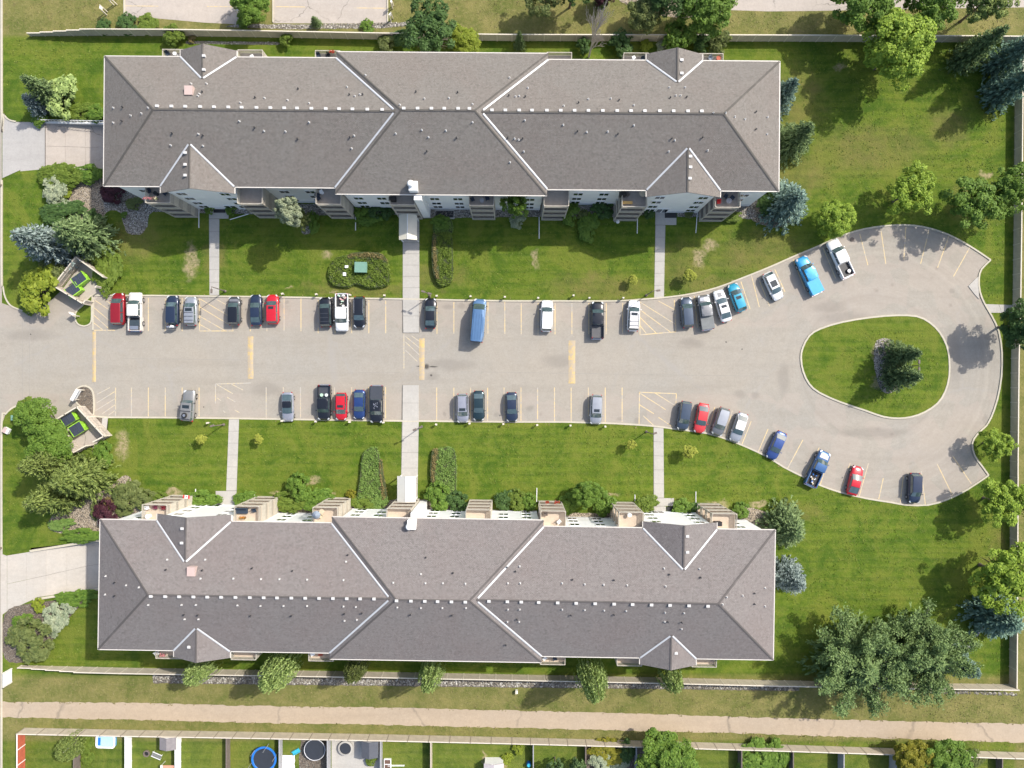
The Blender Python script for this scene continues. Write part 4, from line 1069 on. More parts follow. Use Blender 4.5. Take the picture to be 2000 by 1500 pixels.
for (px0, py0, px1, py1, b, lc) in ((388.5, 407, 388.5, 445, BN, locN), (485, 418, 449, 429, BN, locN), (694.5, 422, 694.5, 450, BN, locN), (1053, 424, 1053, 466, BN, locN), (1245, 425, 1244.5, 456, BN, locN), (1362, 415, 1359, 455, BN, locN),
                                    (382, 955, 382, 975, BS, locS), (497, 961, 497, 978, BS, locS), (1048.5, 953, 1048, 980, BS, locS), (1240, 966, 1240, 984, BS, locS), (1359, 960, 1359, 988, BS, locS)):
    a, c = lc(px0, py0, .15), lc(px1, py1, .15)
    m = MB(); m.tube((a[0], a[1], .17), (c[0], c[1], .16), .07, n=6); m.build('downspout', WHITE, b)

# entrance canopies over the two middle walks
def canopy(label, x0, x1, y0, y1, mat, mouth_y):
    t = thing('entrance_canopy', label, 'canopy', group='gabled canopies over the main entrances')
    a, b = W(x0, y0, 3.2), W(x1, y1, 3.2); xc = (a[0] + b[0]) / 2; w = abs(b[0] - a[0]) / 2
    for k in (-1, 1):
        m = MB(); vs = []
        for y in (a[1], b[1]):
            for (u, z) in ((0, 3.65), (k * w, 3.05), (k * w, 2.95), (0, 3.55)): vs.append((xc + u, y, z))
        m.add(vs, [(0, 1, 2, 3), (7, 6, 5, 4), (0, 4, 5, 1), (1, 5, 6, 2), (2, 6, 7, 3), (3, 7, 4, 0)]); m.build('roof_panel', mat, t)
    m = MB(); m.ribbon([(xc, a[1]), (xc, b[1])], .12, 3.63, 3.68); m.build('ridge_cap', WHITE, t)
    for u in (-w + .15, w - .15):
        for y in (a[1] * .92 + b[1] * .08, a[1] * .08 + b[1] * .92):
            m = MB(); m.bx(xc + u - .08, xc + u + .08, y - .08, y + .08, 0.13, 3.1); m.build('post', WHITE, t)
    return t
canopy('cream gabled entrance canopy over the middle walk of the upper building', 779, 814, 418, 468, CREAMR, 468)
canopy('white gabled entrance canopy over the middle walk of the lower building', 775.5, 811.5, 981, 930, CREAMW, 930)
# mats and light well
def small(name, label, cat, px, py, h0, sx, sy, sz, mat, rz=0.0, group=None):
    x, y = W(px, py, h0)
    t = thing(name, label, cat, (x, y, h0), rz, group)
    return t
def mat_(label, x0, x1, y0, y1):
    m = MB(); a, b = W(x0, y0), W(x1, y1); m.bx(a[0], b[0], b[1], a[1], .136, .165)
    o = m.build('door_mat', BLACK, None); tag(o, label, 'door mat')
mat_('black mat at the left garden entrance of the upper building', 418, 441, 405, 416)
mat_('black mat at the right garden entrance of the upper building', 1298, 1321, 414, 426)
mat_('dark mat at the right garden entrance of the lower building', 1301, 1315, 989, 997)
def well():
    t = thing('light_well', 'black rectangular light well with concrete rim beside the upper entrance canopy', 'light well')
    a, b = W(850, 411), W(887, 427)
    m = MB(); m.bx(a[0], b[0], b[1], a[1], .10, .14); m.build('grate', BLACK, t)
    m = MB(); m.ribbon([(a[0], a[1]), (b[0], a[1]), (b[0], b[1]), (a[0], b[1])], .22, .1, .35, True); m.build('rim', CONC, t)
well()
# ------------------------------------------------------------ vehicles
def loft(stations):
    """stations: (x, half width, bottom z, shoulder z, crown) from tail to nose"""
    m = MB(); vs = []; n = 9
    for x, w, zb, zt, cr in stations:
        sec = [(-w * .86, zb), (-w * .985, zb + .14), (-w, (zb + zt) * .52), (-w * .965, zt - .10), (-w * .84, zt - .01), (-w * .42, zt + cr), (w * .42, zt + cr), (w * .84, zt - .01), (w * .965, zt - .10), (w, (zb + zt) * .52), (w * .985, zb + .14), (w * .86, zb)]
        vs += [(x, y, z) for y, z in sec]
    k = 12; fs = []
    for i in range(len(stations) - 1):
        for j in range(k): fs.append((i * k + j, i * k + (j + 1) % k, (i + 1) * k + (j + 1) % k, (i + 1) * k + j))
    fs.append(tuple(range(k))); fs.append(tuple(range((len(stations) - 1) * k, len(stations) * k)))
    m.add(vs, fs); return m

def ring(x, w, z): return x, w, z
CAR = {}
SPEC = {  # L, W, belt z, roof z, cabin belt (rear x, front x), roof (rear x, front x), bed length or None
 'sedan': dict(L=4.75, W=1.84, hood=.92, belt=.98, top=1.45, cb=(-1.95, 1.05), ct=(-1.05, .25), trunk=.98),
 'coupe': dict(L=4.55, W=1.84, hood=.88, belt=.95, top=1.36, cb=(-2.0, .95), ct=(-.85, .05), trunk=.96),
 'hatch': dict(L=4.3, W=1.80, hood=.95, belt=1.0, top=1.52, cb=(-2.02, 1.1), ct=(-1.55, .35), trunk=1.0),
 'suv': dict(L=4.7, W=1.90, hood=1.05, belt=1.12, top=1.72, cb=(-2.2, 1.2), ct=(-1.9, .45), trunk=1.1),
 'minivan': dict(L=5.0, W=1.96, hood=1.02, belt=1.10, top=1.78, cb=(-2.4, 1.5), ct=(-2.2, .7), trunk=1.1),
 'pickup': dict(L=5.85, W=2.02, hood=1.18, belt=1.22, top=1.90, cb=(-.75, 1.6), ct=(-.62, .95), trunk=1.22, bed=(-2.85, -.82)),
 'pickup_short': dict(L=5.5, W=1.98, hood=1.12, belt=1.16, top=1.80, cb=(-.35, 1.35), ct=(-.22, .75), trunk=1.16, bed=(-2.7, -.45)),
 'van': dict(L=6.6, W=2.06, hood=1.25, belt=1.45, top=2.70, cb=(-3.22, 2.45), ct=(-3.15, 1.45), trunk=1.45),
 'jeep': dict(L=4.5, W=1.90, hood=1.15, belt=1.20, top=1.85, cb=(-2.1, .75), ct=(-2.0, .35), trunk=1.2),
}
def car_meshes(kind):
    if kind in CAR: return CAR[kind]
    s = SPEC[kind]; L, w = s['L'] / 2, s['W'] / 2; out = []
    zb = .28 if 'pick' not in kind and kind not in ('jeep', 'van') else .42
    sq = kind in ('pickup', 'pickup_short', 'jeep', 'van')
    e = .90 if sq else .78
    bed = s.get('bed')
    st = []
    if not bed:
        st += [(-L, w * e * .93, zb + .12, s['trunk'] - .22, .01), (-L + .10, w * e, zb + .04, s['trunk'] - .08, .02), (-L + .38, w * .95, zb, s['trunk'], .04), (-L + .9, w, zb, s['belt'], .02)]
    else:
        st += [(bed[1], w * .99, zb, s['belt'], .0)]
    st += [(-.2 if not bed else bed[1] + .3, w, zb, s['belt'], .02), (s['cb'][1] - .1, w, zb, s['belt'], .03), (s['cb'][1] + .25, w * .99, zb, s['hood'] + .02, .05), (L - .62, w * .97, zb, s['hood'] - .05, .05),
           (L - .25, w * (e + .06), zb, s['hood'] - .14, .04), (L - .06, w * e * .93, zb + .05, s['hood'] - .28, .03), (L, w * e * .80, zb + .12, s['hood'] - .42, .01)]
    out.append(('body', loft(st).mesh('car_body', True, sharp=48), 'paint', None))
    # cabin: pillars in body colour, glass set a little proud
    (br, bf), (tr_, tf) = s['cb'], s['ct']; zt, zr = s['belt'] - .03, s['top']
    wb, wt = w * .90, w * (.76 if not sq else .84)
    def P8(i=0.0, dz=0.0):
        return [(br, -wb + i, zt), (bf, -(wb - .04) + i, zt), (bf, (wb - .04) - i, zt), (br, wb - i, zt), (tr_, -wt + i, zr - .05), (tf, -wt + .02 + i, zr - .05), (tf, wt - .02 - i, zr - .05), (tr_, wt - i, zr - .05)]
    m = MB(); v = P8(.012); m.add(v, [(0, 1, 5, 4), (1, 2, 6, 5), (2, 3, 7, 6), (3, 0, 4, 7), (4, 5, 6, 7), (3, 2, 1, 0)]); out.append(('pillar_frame', m.mesh('pillar_frame'), 'paint' if kind != 'jeep' else 'paint', None))
    # roof panel, slightly crowned
    m = MB(); nx = 6; vs = []
    for i in range(nx + 1):
        x = tr_ - .06 + (tf + .10 - tr_ + .06) * i / nx; cxn = 1 - (2 * i / nx - 1) ** 2; ww = (wt + .015) * (1 - .10 * (1 - cxn) ** 3)
        for yy, zz in ((-1, -.03), (-.94, .03), (-.5, .055), (0, .065), (.5, .055), (.94, .03), (1, -.03)): vs.append((x, yy * ww, zr - .05 + zz * (.45 + .55 * cxn)))
    k = 7; m.add(vs, [(i * k + j, (i + 1) * k + j, (i + 1) * k + j + 1, i * k + j + 1) for i in range(nx) for j in range(k - 1)])
    out.append(('roof_panel', m.mesh('roof_panel', True, recalc=False), 'roof', None))
    def glass(name, a, b, c, d, n, bulge=0.0, off=.014, ins=.05):
        a, b, c, d = map(Vector, (a, b, c, d)); ce = (a + b + c + d) / 4; nn = Vector(n).normalized() * off
        m = MB(); q = 6; vs = []
        for i in range(q + 1):
            t = i / q; bl = Vector(n).normalized() * bulge * (1 - (2 * t - 1) ** 2)
            lo = a.lerp(b, t); hi = d.lerp(c, t)
            lo2 = lo.lerp(hi, ins); hi2 = hi.lerp(lo, ins); vs += [lo2 + nn + bl, hi2 + nn + bl * .8]
        m.add(vs, [(2 * i, 2 * i + 2, 2 * i + 3, 2 * i + 1) for i in range(q)]); out.append((name, m.mesh(name, True, recalc=False), 'glass', None))
    V = P8()
    def inset(p, c, t): return tuple(Vector(p).lerp(Vector(c), t))
    sl = (zr - zt, 0, bf - tf)
    glass('windshield', (bf + .02, -wb * .93, zt + .03), (bf + .02, wb * .93, zt + .03), V[6], V[5], sl, .09, .02, .04)
    rl = (-(zr - zt), 0, (tr_ - br) + .05)
    glass('rear_window', (br, wb * .88, zt + .05), (br, -wb * .88, zt + .05), (tr_, -wt * .95, zr - .06), (tr_, wt * .95, zr - .06), rl, .03, .02, .08)
    for sg in (-1, 1):
        a = Vector((br, sg * wb, zt)).lerp(Vector((bf, sg * (wb - .04), zt)), .04); b = Vector((br, sg * wb, zt)).lerp(Vector((bf, sg * (wb - .04), zt)), .93)
        c = Vector((tf, sg * (wt - .02), zr - .05)); d = Vector((tr_ + .06, sg * wt, zr - .05))
        ab = a.lerp(b, .47); ab2 = a.lerp(b, .51); dc = d.lerp(c, .47); dc2 = d.lerp(c, .52)
        if kind == 'van': a, d = ab2.lerp(b, .4), dc2.lerp(c, .4); ab, dc = a.lerp(b, .01), d.lerp(c, .01); ab2, dc2 = ab, dc
        n = (0, sg * (zr - zt), wb - wt)
        if kind not in ('van', 'coupe', 'pickup_short'): glass('side_window', a, ab, dc, d, n, 0, .014, .12)
        glass('side_window', ab2 if kind not in ('coupe', 'pickup_short') else a, b, c, dc2 if kind not in ('coupe', 'pickup_short') else d, n, 0, .014, .12)
        m = MB(); m.box(bf - .28, sg * (w + .10), zt + .10, .12, .22, .15, 0, .8); out.append(('side_mirror', m.mesh('side_mirror'), 'trim' if kind in ('jeep', 'van') else 'paint', None))
        m = MB(); m.add([(L - .30, sg * (w * .90), s['hood'] - .12), (L - .08, sg * w * e * .86, s['hood'] - .25), (L - .02, sg * w * e * .60, s['hood'] - .34), (L - .17, sg * w * .52, s['hood'] - .15), (L - .42, sg * w * .78, s['hood'] - .045), (L - .10, sg * w * e * .86, s['hood'] - .40), (L + .015, sg * w * e * .6, s['hood'] - .46)],
                        [(0, 1, 2, 3, 4), (1, 5, 6, 2)]); 
        for i in range(len(m.v)): x, y, z = m.v[i]; m.v[i] = (x + .01, y + sg * .012, z + .035)
        out.append(('headlight', m.mesh('headlight', recalc=False), 'lamp', None))
        tz = s['trunk'] - .25
        m = MB(); m.box(-L + .13, sg * w * e * .90, tz, .30, .16, .20); out.append(('taillight', m.mesh('taillight'), 'tail', None))
    m = MB(); m.box(L - .06, 0, zb + .12, .16, w * 1.5, .20); out.append(('bumper', m.mesh('bumper'), 'trim', None))
    if bed:
        b0, b1 = bed; fl = .80; wt_ = .09
        m = MB(); m.bx(b0 + wt_, b1 + .02, -w * .97 + wt_, w * .97 - wt_, zb, fl); 
        out.append(('bed_floor', m.mesh('bed_floor'), 'bedm', None))
        for sg in (-1, 1):
            m = MB(); m.bx(b0 + .01, b1 + .01, sg * (w * .985 - wt_ * 1.4), sg * w * .985, zb, s['belt'] + .01); out.append(('bed_side', m.mesh('bed_side'), 'paint', None))
        m = MB(); m.bx(b0, b0 + wt_, -w * .90, w * .90, zb + .1, s['belt'] - .01); out.append(('tailgate', m.mesh('tailgate'), 'paint', None))
        m = MB(); m.bx(b0 - .16, b0 - .01, -w * .9, w * .9, zb + .02, zb + .18); out.append(('rear_bumper', m.mesh('rear_bumper'), 'rim', None))
    rw = .34 if not sq else .39
    t = MB(); t.lathe([(rw * .8, -.12), (rw, -.10), (rw, .10), (rw * .8, .12)], 16)
    for i in range(len(t.v)): x, y, z = t.v[i]; t.v[i] = (x, z, y)
    tm = t.mesh('wheel', True)
    r = MB(); r.lathe([(rw * .62, -.13), (rw * .62, .13)], 12)
    for i in range(len(r.v)): x, y, z = r.v[i]; r.v[i] = (x, z, y)
    rm = r.mesh('rim')
    CAR[kind] = (out, tm, rm, rw, s); return CAR[kind]

def car(kind, nose, tail, label, col, cat, group=None, roof=None, sunroof=None, rails=False, bars=0, cover=None, wl=None, hood_mat=None, bedm=None, extra=None, trim=None):
    out, tm, rm, rw, s = car_meshes(kind)
    n, t = Vector(W(*nose, .9)), Vector(W(*tail, .9)); c = (n + t) / 2; d = n - t; L = d.length
    root = thing('parked_' + {'sedan': 'sedan', 'coupe': 'coupe', 'hatch': 'hatchback', 'suv': 'suv', 'minivan': 'minivan', 'pickup': 'pickup', 'pickup_short': 'pickup', 'van': 'van', 'jeep': 'off_roader'}[kind],
                 label, cat, (c.x, c.y, 0.03), math.atan2(d.y, d.x), group)
    k = L / s['L']; k = max(.93, min(1.07, k)); root.scale = (k, 1, 1)
    mm = {'paint': col, 'roof': roof or col, 'glass': CGLASS, 'lamp': CHROME, 'tail': TAIL, 'trim': trim or BLACK, 'bedm': bedm or BLACK, 'rim': RIM}
    for name, me, mk, _ in out: 
        if not me.materials: me.materials.append(BLACK)
        place(name, me, mm[mk], root, objmat=True)
    w = s['W'] / 2; ax = s['L'] / 2
    for x in (-ax * .60, ax * .62):
        for sg in (-1, 1):
            wo = place('wheel', tm, RUBBER, root, (x, sg * (w - .10), rw)); place('rim', rm, RIM, wo)
    zr = s['top']
    if sunroof:
        a, b, h = sunroof; m = MB(); m.bx(a, b, -w * h, w * h, zr - .02, zr + .022); m.build('sunroof', GLASS, root)
    if rails:
        for sg in (-1, 1):
            m = MB(); m.bx(s['ct'][0] + .1, s['ct'][1] - .2, sg * (w * .70) - .02, sg * (w * .70) + .02, zr - .02, zr + .06); m.build('roof_rail', trim or BLACK, root)
    for i in range(bars):
        x = s['ct'][0] + .35 + i * .62; m = MB(); m.bx(x - .03, x + .03, -w * .72, w * .72, zr + .02, zr + .055); m.build('roof_bar', extra or BLACK, root)
    if cover:
        b0, b1 = s['bed']; m = MB(); m.bx(b0 + .03, b1 + .05, -w * .93, w * .93, s['belt'] - .02, s['belt'] + .035); m.build('bed_cover', cover, root)
    if hood_mat:
        m = MB(); a, b = s['cb'][1] + .30, s['L'] / 2 - .45
        m.add([(a, -w * .70, s['hood'] + .085), (b, -w * .64, s['hood'] + .015), (b, 0, s['hood'] + .045), (a, 0, s['hood'] + .115), (b, w * .64, s['hood'] + .015), (a, w * .70, s['hood'] + .085)], [(0, 1, 2, 3), (3, 2, 4, 5)])
        m.build('hood_panel', hood_mat, root, recalc=False)
    return root, s
g1 = 'vehicles parked along the upper kerb'; g2 = 'vehicles parked along the lower kerb'
c_red = paint('deep_red', (0.30, 0.012, 0.02)); c_bred = paint('bright_red', (0.55, 0.012, 0.025), .1); c_white = paint('white', (0.78, 0.78, 0.77), 0); c_cream = paint('off_white', (0.66, 0.63, 0.58), 0)
c_navy = paint('navy', (0.022, 0.035, 0.07)); c_black = paint('black', (0.012, 0.014, 0.02)); c_silver = paint('silver', (0.42, 0.44, 0.47), .5); c_dgrey = paint('dark_grey', (0.075, 0.08, 0.09)); c_grey = paint('mid_grey', (0.22, 0.225, 0.23), .5)
c_lil = paint('lilac_silver', (0.40, 0.41, 0.46), .5); c_blue = paint('steel_blue', (0.10, 0.20, 0.36)); c_mblue = paint('metallic_blue', (0.025, 0.06, 0.20), .4); c_bblue = paint('bright_blue', (0.03, 0.32, 0.62), .15); c_teal = paint('teal_blue', (0.02, 0.30, 0.45), .15)
c_slate = paint('slate_blue', (0.06, 0.085, 0.125), .4); c_pblue = paint('medium_blue', (0.05, 0.13, 0.30), .3); c_coral = paint('coral_red', (0.60, 0.045, 0.05), .1); c_jeep = paint('khaki_grey', (0.26, 0.26, 0.25), .3)
c_dteal = paint('dark_teal', (0.02, 0.045, 0.055), .4); c_sgrey = paint('stone_grey', (0.30, 0.30, 0.31), .5)

car('minivan', (231, 572), (231, 634), 'deep red minivan parked beside the hatched area at the upper left', c_red, 'minivan', g1)
r, s = car('pickup', (265, 571), (264.5, 647), 'off-white crew cab pickup with a silver toolbox in its bed', c_cream, 'pickup', g1)
m = MB(); m.bx(-2.15, -1.3, -.75, .75, .8, 1.15); o = m.build('tool_box', paint('dark_cargo', (.06, .08, .09)), None); tag(o, 'dark crate in the bed of the off-white pickup behind the cab', 'crate'); o.location = r.location; o.rotation_euler = r.rotation_euler
m = MB(); m.bx(-2.75, -2.2, -.6, .7, .8, 1.2); o = m.build('tool_chest', RIM, None); tag(o, 'pale metal chest at the tail of the off-white pickup bed', 'chest'); o.location = r.location; o.rotation_euler = r.rotation_euler
r, s = car('suv', (337, 577), (337, 636), 'navy SUV with a loaded rear rack, left of the silver roof-barred SUV', c_navy, 'SUV', g1)
m = MB(); m.bx(-2.62, -2.52, -.7, .7, .7, 1.5); m.box(-2.55, .35, 1.45, .25, .4, .2, .3); m.build('rear_rack', RIM, r); m = MB(); m.box(-2.5, -.25, 1.5, .28, .5, .15, -.2); m.box(-2.62, .1, 1.2, .15, 1.0, .5); m.build('rack_load', WHITE, r)
car('suv', (373, 579), (373, 636), 'silver SUV with dark sunroof and roof bars beside the hatched bay', c_silver, 'SUV', g1, sunroof=(-.1, .40, .55), bars=3)
car('suv', (457.5, 579), (457.5, 635), 'black-roofed SUV with silver hood to the right of the hatched bay', c_dgrey, 'SUV', g1, roof=c_black, hood_mat=c_sgrey)
car('sedan', (499, 575), (500, 636), 'dark navy sedan parked left of the bright red SUV', c_navy, 'sedan', g1)
car('suv', (532, 575), (533, 633), 'bright red SUV with small dark sunroof in the upper row', c_bred, 'SUV', g1, sunroof=(-.05, .38, .42))
car('suv', (635, 580), (637, 639), 'black SUV with roof bars parked left of the white pickup', c_black, 'SUV', g1, bars=3, rails=True, extra=c_dgrey)
r, s = car('pickup', (668, 647), (668, 573), 'white pickup facing the lane with green and pink cargo in its bed', c_white, 'pickup', g1)
def cargo(r, cols, label, x0=-2.7, x1=-1.0, seed=3):
    q = random.Random(seed); t = thing('cargo_heap', label, 'cargo', r.location, r.rotation_euler.z)
    for i in range(14):
        m = MB(); a = q.uniform(.15, .45); m.box(0, 0, 0, a, q.uniform(.1, .4), q.uniform(.1, .25), q.uniform(0, 3), q.uniform(.6, 1))
        m.build('cargo_piece', cols[i % len(cols)], t, (q.uniform(x0, x1), q.uniform(-.55, .55), q.uniform(.9, 1.15)))
cargo(r, [plain('mint_bag', (.45, .6, .48)), plain('pink_bag', (.62, .36, .36)), WHITE, DECK], 'heap of mint green and pink bags in the white pickup bed')
car('suv', (702, 640), (702, 579), 'black SUV facing the lane right of the white pickup', c_black, 'SUV', g1, rails=True, trim=RIM)
car('sedan', (841, 582), (840, 642), 'dark sedan parked just right of the upper central walkway', c_black, 'sedan', g1)
r, s = car('van', (938, 584), (931, 669), 'tall steel blue camper van with a long roof', c_blue, 'van', g1)
for y_ in (-.6, -.2, .2, .6): m = MB(); m.bx(-2.9, .9, y_ - .035, y_ + .035, 2.68, 2.755); m.build('roof_rib', c_blue, r)
m = MB(); m.bx(-3.30, -3.16, -.85, .85, .5, 2.5); m.build('rear_door', c_dgrey, r); m = MB(); m.bx(2.05, 2.2, -.55, -.25, 1.75, 1.8); m.build('sun_visor', WHITE, r)
car('suv', (1069, 586), (1067, 648), 'white long-roofed SUV alone between empty stalls in the upper row', c_white, 'SUV', g1)
car('pickup', (1167, 589), (1166.5, 662), 'black crew cab pickup with empty open bed in the upper row', c_black, 'pickup', g1, bedm=plain('grey_bed_liner', (.10, .10, .105)))
car('suv', (1239, 586), (1236, 647), 'white SUV with sunroof and roof bars beside the right hatched bay', c_white, 'SUV', g1, sunroof=(-.05, .38, .5), bars=2, rails=True)
car('suv', (1340, 580), (1344, 640), 'slate blue SUV parked right of the hatched bay', c_slate, 'SUV', g1)
car('pickup', (1373, 576), (1383, 644), 'dark grey pickup with silver hood and flat grey bed cover', c_grey, 'pickup', g1, cover=plain('grey_tonneau', (.16, .17, .17)), hood_mat=c_silver)
r, s = car('sedan', (1402, 565), (1421, 629), 'white sports sedan with a grey hood panel and dark sunroof', c_white, 'sedan', g1, sunroof=(-.35, .05, .45))
m = MB(); m.add([(1.32, -.34, .995), (1.95, -.28, .95), (1.95, .28, .95), (1.32, .34, .995)], [(0, 1, 2, 3)]); m.build('hood_panel', c_grey, r, recalc=False)
car('hatch', (1430, 554), (1450, 608), 'teal blue hatchback with a small sunroof', c_teal, 'hatchback', g1, sunroof=(-.3, .15, .45))
car('hatch', (1523, 585), (1498, 532), 'white hatchback facing the lane with a large dark sunroof', c_white, 'hatchback', g1, sunroof=(-.75, .15, .55))
car('pickup', (1563, 502), (1598, 574), 'bright blue pickup with a matching blue bed cover', c_bblue, 'pickup', g1, cover=c_bblue)
r, s = car('pickup', (1624, 469), (1658, 541), 'white pickup with an open black bed and a spare wheel', c_white, 'pickup', g1)
sp = thing('spare_wheel', 'silver alloy spare wheel lying in the black bed of the white pickup', 'wheel', r.location, r.rotation_euler.z)
m = MB(); m.lathe([(.30, 0), (.37, .04), (.37, .2), (.30, .24)], 16, -2.3, -.35, .82); m.build('tyre', RUBBER, sp); m = MB(); m.lathe([(.25, .2), (.25, .27)], 12, -2.3, -.35, .82); m.build('rim', RIM, sp)

r, s = car('jeep', (371, 761), (366, 824), 'khaki grey off-roader with a spare wheel on its roof rack', c_jeep, 'off-roader', g2, sunroof=(-.35, .12, .55), hood_mat=None)
m = MB(); m.lathe([(.28, 0), (.40, .03), (.40, .2), (.28, .24)], 16, -1.35, 0, 1.95); m.build('spare_wheel', RUBBER, r); m = MB(); m.lathe([(.2, .2), (.2, .26)], 10, -1.35, 0, 1.95); m.build('spare_rim', RIM, r)
for x in (-1.9, -.75): m = MB(); m.bx(x - .04, x + .04, -.8, .8, 1.86, 1.93); m.build('roof_bar', BLACK, r)
car('coupe', (562, 824), (561, 766), 'silver coupe with a black glass roof nosing over the lower kerb', c_lil, 'coupe', g2, roof=c_black)
r, s = car('pickup', (633, 819), (633.5, 753), 'black pickup with two pale buckets in its bed beside the red hatchback', c_black, 'pickup', g2, bedm=c_dgrey)
for dy, cl, lb in ((-.4, 'left', 'pale grey bucket at the left of the black pickup bed'), (.35, 'right', 'pale green bucket at the right of the black pickup bed')):
    m = MB(); m.lathe([(.2, 0), (.26, .35), (.2, .36)], 12, -1.15, -dy, .82); o = m.build('bucket', plain('bucket_' + cl, (.55, .60, .58) if dy < 0 else (.38, .55, .42)), None); tag(o, lb, 'bucket'); o.location = r.location; o.rotation_euler = r.rotation_euler
car('hatch', (666, 821), (666.5, 767), 'cherry red hatchback between a black pickup and a blue sedan', c_bred, 'hatchback', g2, sunroof=(-.25, .15, .5))
car('sedan', (701, 819), (702, 761), 'metallic blue sedan parked right of the cherry red hatchback', c_mblue, 'sedan', g2)
r, s = car('pickup', (735.5, 826), (736, 753), 'long black pickup with bed cover and a white splash decal on its roof', c_black, 'pickup', g2, cover=c_dgrey)
m = MB(); q = random.Random(8)
for i in range(16): m.box(q.uniform(-.30, .62), q.uniform(-.30, .30), 1.915, q.uniform(.08, .22), q.uniform(.06, .16), .015, q.uniform(0, 3))
m.build('roof_decal', c_lil, r)
car('suv', (904, 826), (903, 769), 'lilac silver SUV with black sunroof in the lower row', c_lil, 'SUV', g2, sunroof=(-.05, .4, .5), rails=True)
car('sedan', (935, 822), (935, 763), 'dark teal sedan right beside the lilac silver SUV', c_dteal, 'sedan', g2)
car('sedan', (1000, 824), (999, 766), 'dark navy sedan parked alone near the middle of the lower row', c_navy, 'sedan', g2)
car('suv', (1163, 829), (1166, 771), 'silver SUV with small sunroof parked alone in the lower row', c_silver, 'SUV', g2, sunroof=(-.1, .35, .45))
car('suv', (1332, 840), (1341, 784), 'dark slate blue SUV at the right end of the lower hatched bay', c_slate, 'SUV', g2)
car('sedan', (1365, 846), (1376, 788), 'coral red sedan between the slate blue and grey cars', c_coral, 'sedan', g2)
car('suv', (1399, 850), (1416, 797), 'pale grey SUV with white tail right of the coral red sedan', c_grey, 'SUV', g2, roof=c_silver)
car('sedan', (1434, 863), (1453, 807), 'silver white sedan last in the angled row of four', c_silver, 'sedan', g2, roof=c_white)
car('sedan', (1505, 897), (1529, 844), 'royal blue sedan parked alone on the lower curve', paint('royal_blue', (0.04, 0.085, 0.27), .4), 'sedan', g2)
r, s = car('pickup_short', (1613, 882), (1582, 949), 'blue pickup with silver hood and a bed full of junk', c_pblue, 'pickup', g2, hood_mat=c_silver, trim=c_dgrey)
cargo(r, [WHITE, plain('brown_scrap', (.25, .17, .1)), BLUEP, BLACK, plain('tan_scrap', (.5, .42, .3))], 'jumble of scrap and boards in the blue pickup bed', -2.5, -.7, 9)
car('coupe', (1678, 911), (1664, 967), 'red coupe reversed to the lower kerb of the cul-de-sac', c_bred, 'coupe', g2)
car('suv', (1785.5, 983), (1787.5, 924), 'dark navy SUV parked alone at the bottom of the cul-de-sac', c_navy, 'SUV', g2)
# ------------------------------------------------------------ vegetation
def np_mesh(name, V, F, tip=None):
    me = bpy.data.meshes.new(name); nv, nf, k = len(V), len(F), F.shape[1]
    me.vertices.add(nv); me.vertices.foreach_set('co', V.astype(np.float32).ravel())
    me.loops.add(nf * k); me.loops.foreach_set('vertex_index', F.astype(np.int32).ravel())
    me.polygons.add(nf); me.polygons.foreach_set('loop_start', np.arange(0, nf * k, k, dtype=np.int32)); me.polygons.foreach_set('loop_total', np.full(nf, k, dtype=np.int32))
    me.update(calc_edges=True)
    if tip is not None:
        a = me.attributes.new('tip', 'FLOAT', 'POINT'); a.data.foreach_set('value', tip.astype(np.float32))
    return me
def unit(a): return a / np.maximum(1e-9, np.linalg.norm(a, axis=1, keepdims=True))
def cards(C, Nn, size, asp, rg, D=None, fold=0.25):
    """leaf cards: long axis D (or random), normal Nn, folded along the midrib so they read as leaves from any side"""
    n = len(C); Nn = unit(Nn)
    A = rg.normal(size=(n, 3)) if D is None else D
    T = unit(A - (A * Nn).sum(1, keepdims=True) * Nn); B = np.cross(Nn, T)
    s = size.reshape(-1, 1) if hasattr(size, 'reshape') else np.full((n, 1), size)
    up = Nn * s * fold
    V = np.stack([C - T * s, C + B * s * asp + up, C + T * s, C - B * s * asp + up], 1).reshape(-1, 3)
    F = np.arange(4 * n).reshape(n, 4)
    return V, F
def crown_mesh(seed, nclump=90, per=100, leaf=.06, flat=.9, lump=.22, inner=.25, clump=.24, asp=.6):
    rg = np.random.default_rng(seed)
    d = unit(rg.normal(size=(nclump, 3))); d[:, 2] = np.where(d[:, 2] < -.35, -d[:, 2], d[:, 2])
    ph = rg.uniform(0, 6.28, 5); az = np.arctan2(d[:, 1], d[:, 0])
    wob = 1 + lump * (np.sin(2 * az + ph[0]) * .4 + np.sin(3 * az + ph[1]) * .35 + np.sin(5 * az + ph[2]) * .3 + rg.normal(size=nclump) * .35)
    rad = np.where(rg.uniform(size=nclump) < inner, rg.uniform(.3, .65, nclump), rg.uniform(.70, .88, nclump)) * wob
    cc = d * rad[:, None] * np.array([1, 1, flat])
    cs = clump * rg.uniform(.6, 1.25, nclump)
    k = rg.integers(int(per * .6), int(per * 1.4), nclump); idx = np.repeat(np.arange(nclump), k); n = len(idx)
    ld = unit(rg.normal(size=(n, 3)) + d[idx] * .7 + np.array([0, 0, .5]))
    r = rg.uniform(.45, 1.0, n) ** .6
    C = cc[idx] + ld * (r * cs[idx])[:, None] * np.array([1, 1, .75])
    Nn = ld * .7 + np.array([0, 0, .55]) + rg.normal(size=(n, 3)) * .45
    V, F = cards(C, Nn, leaf * rg.uniform(.6, 1.3, n), asp, rg)
    return np_mesh('crown', V, F)
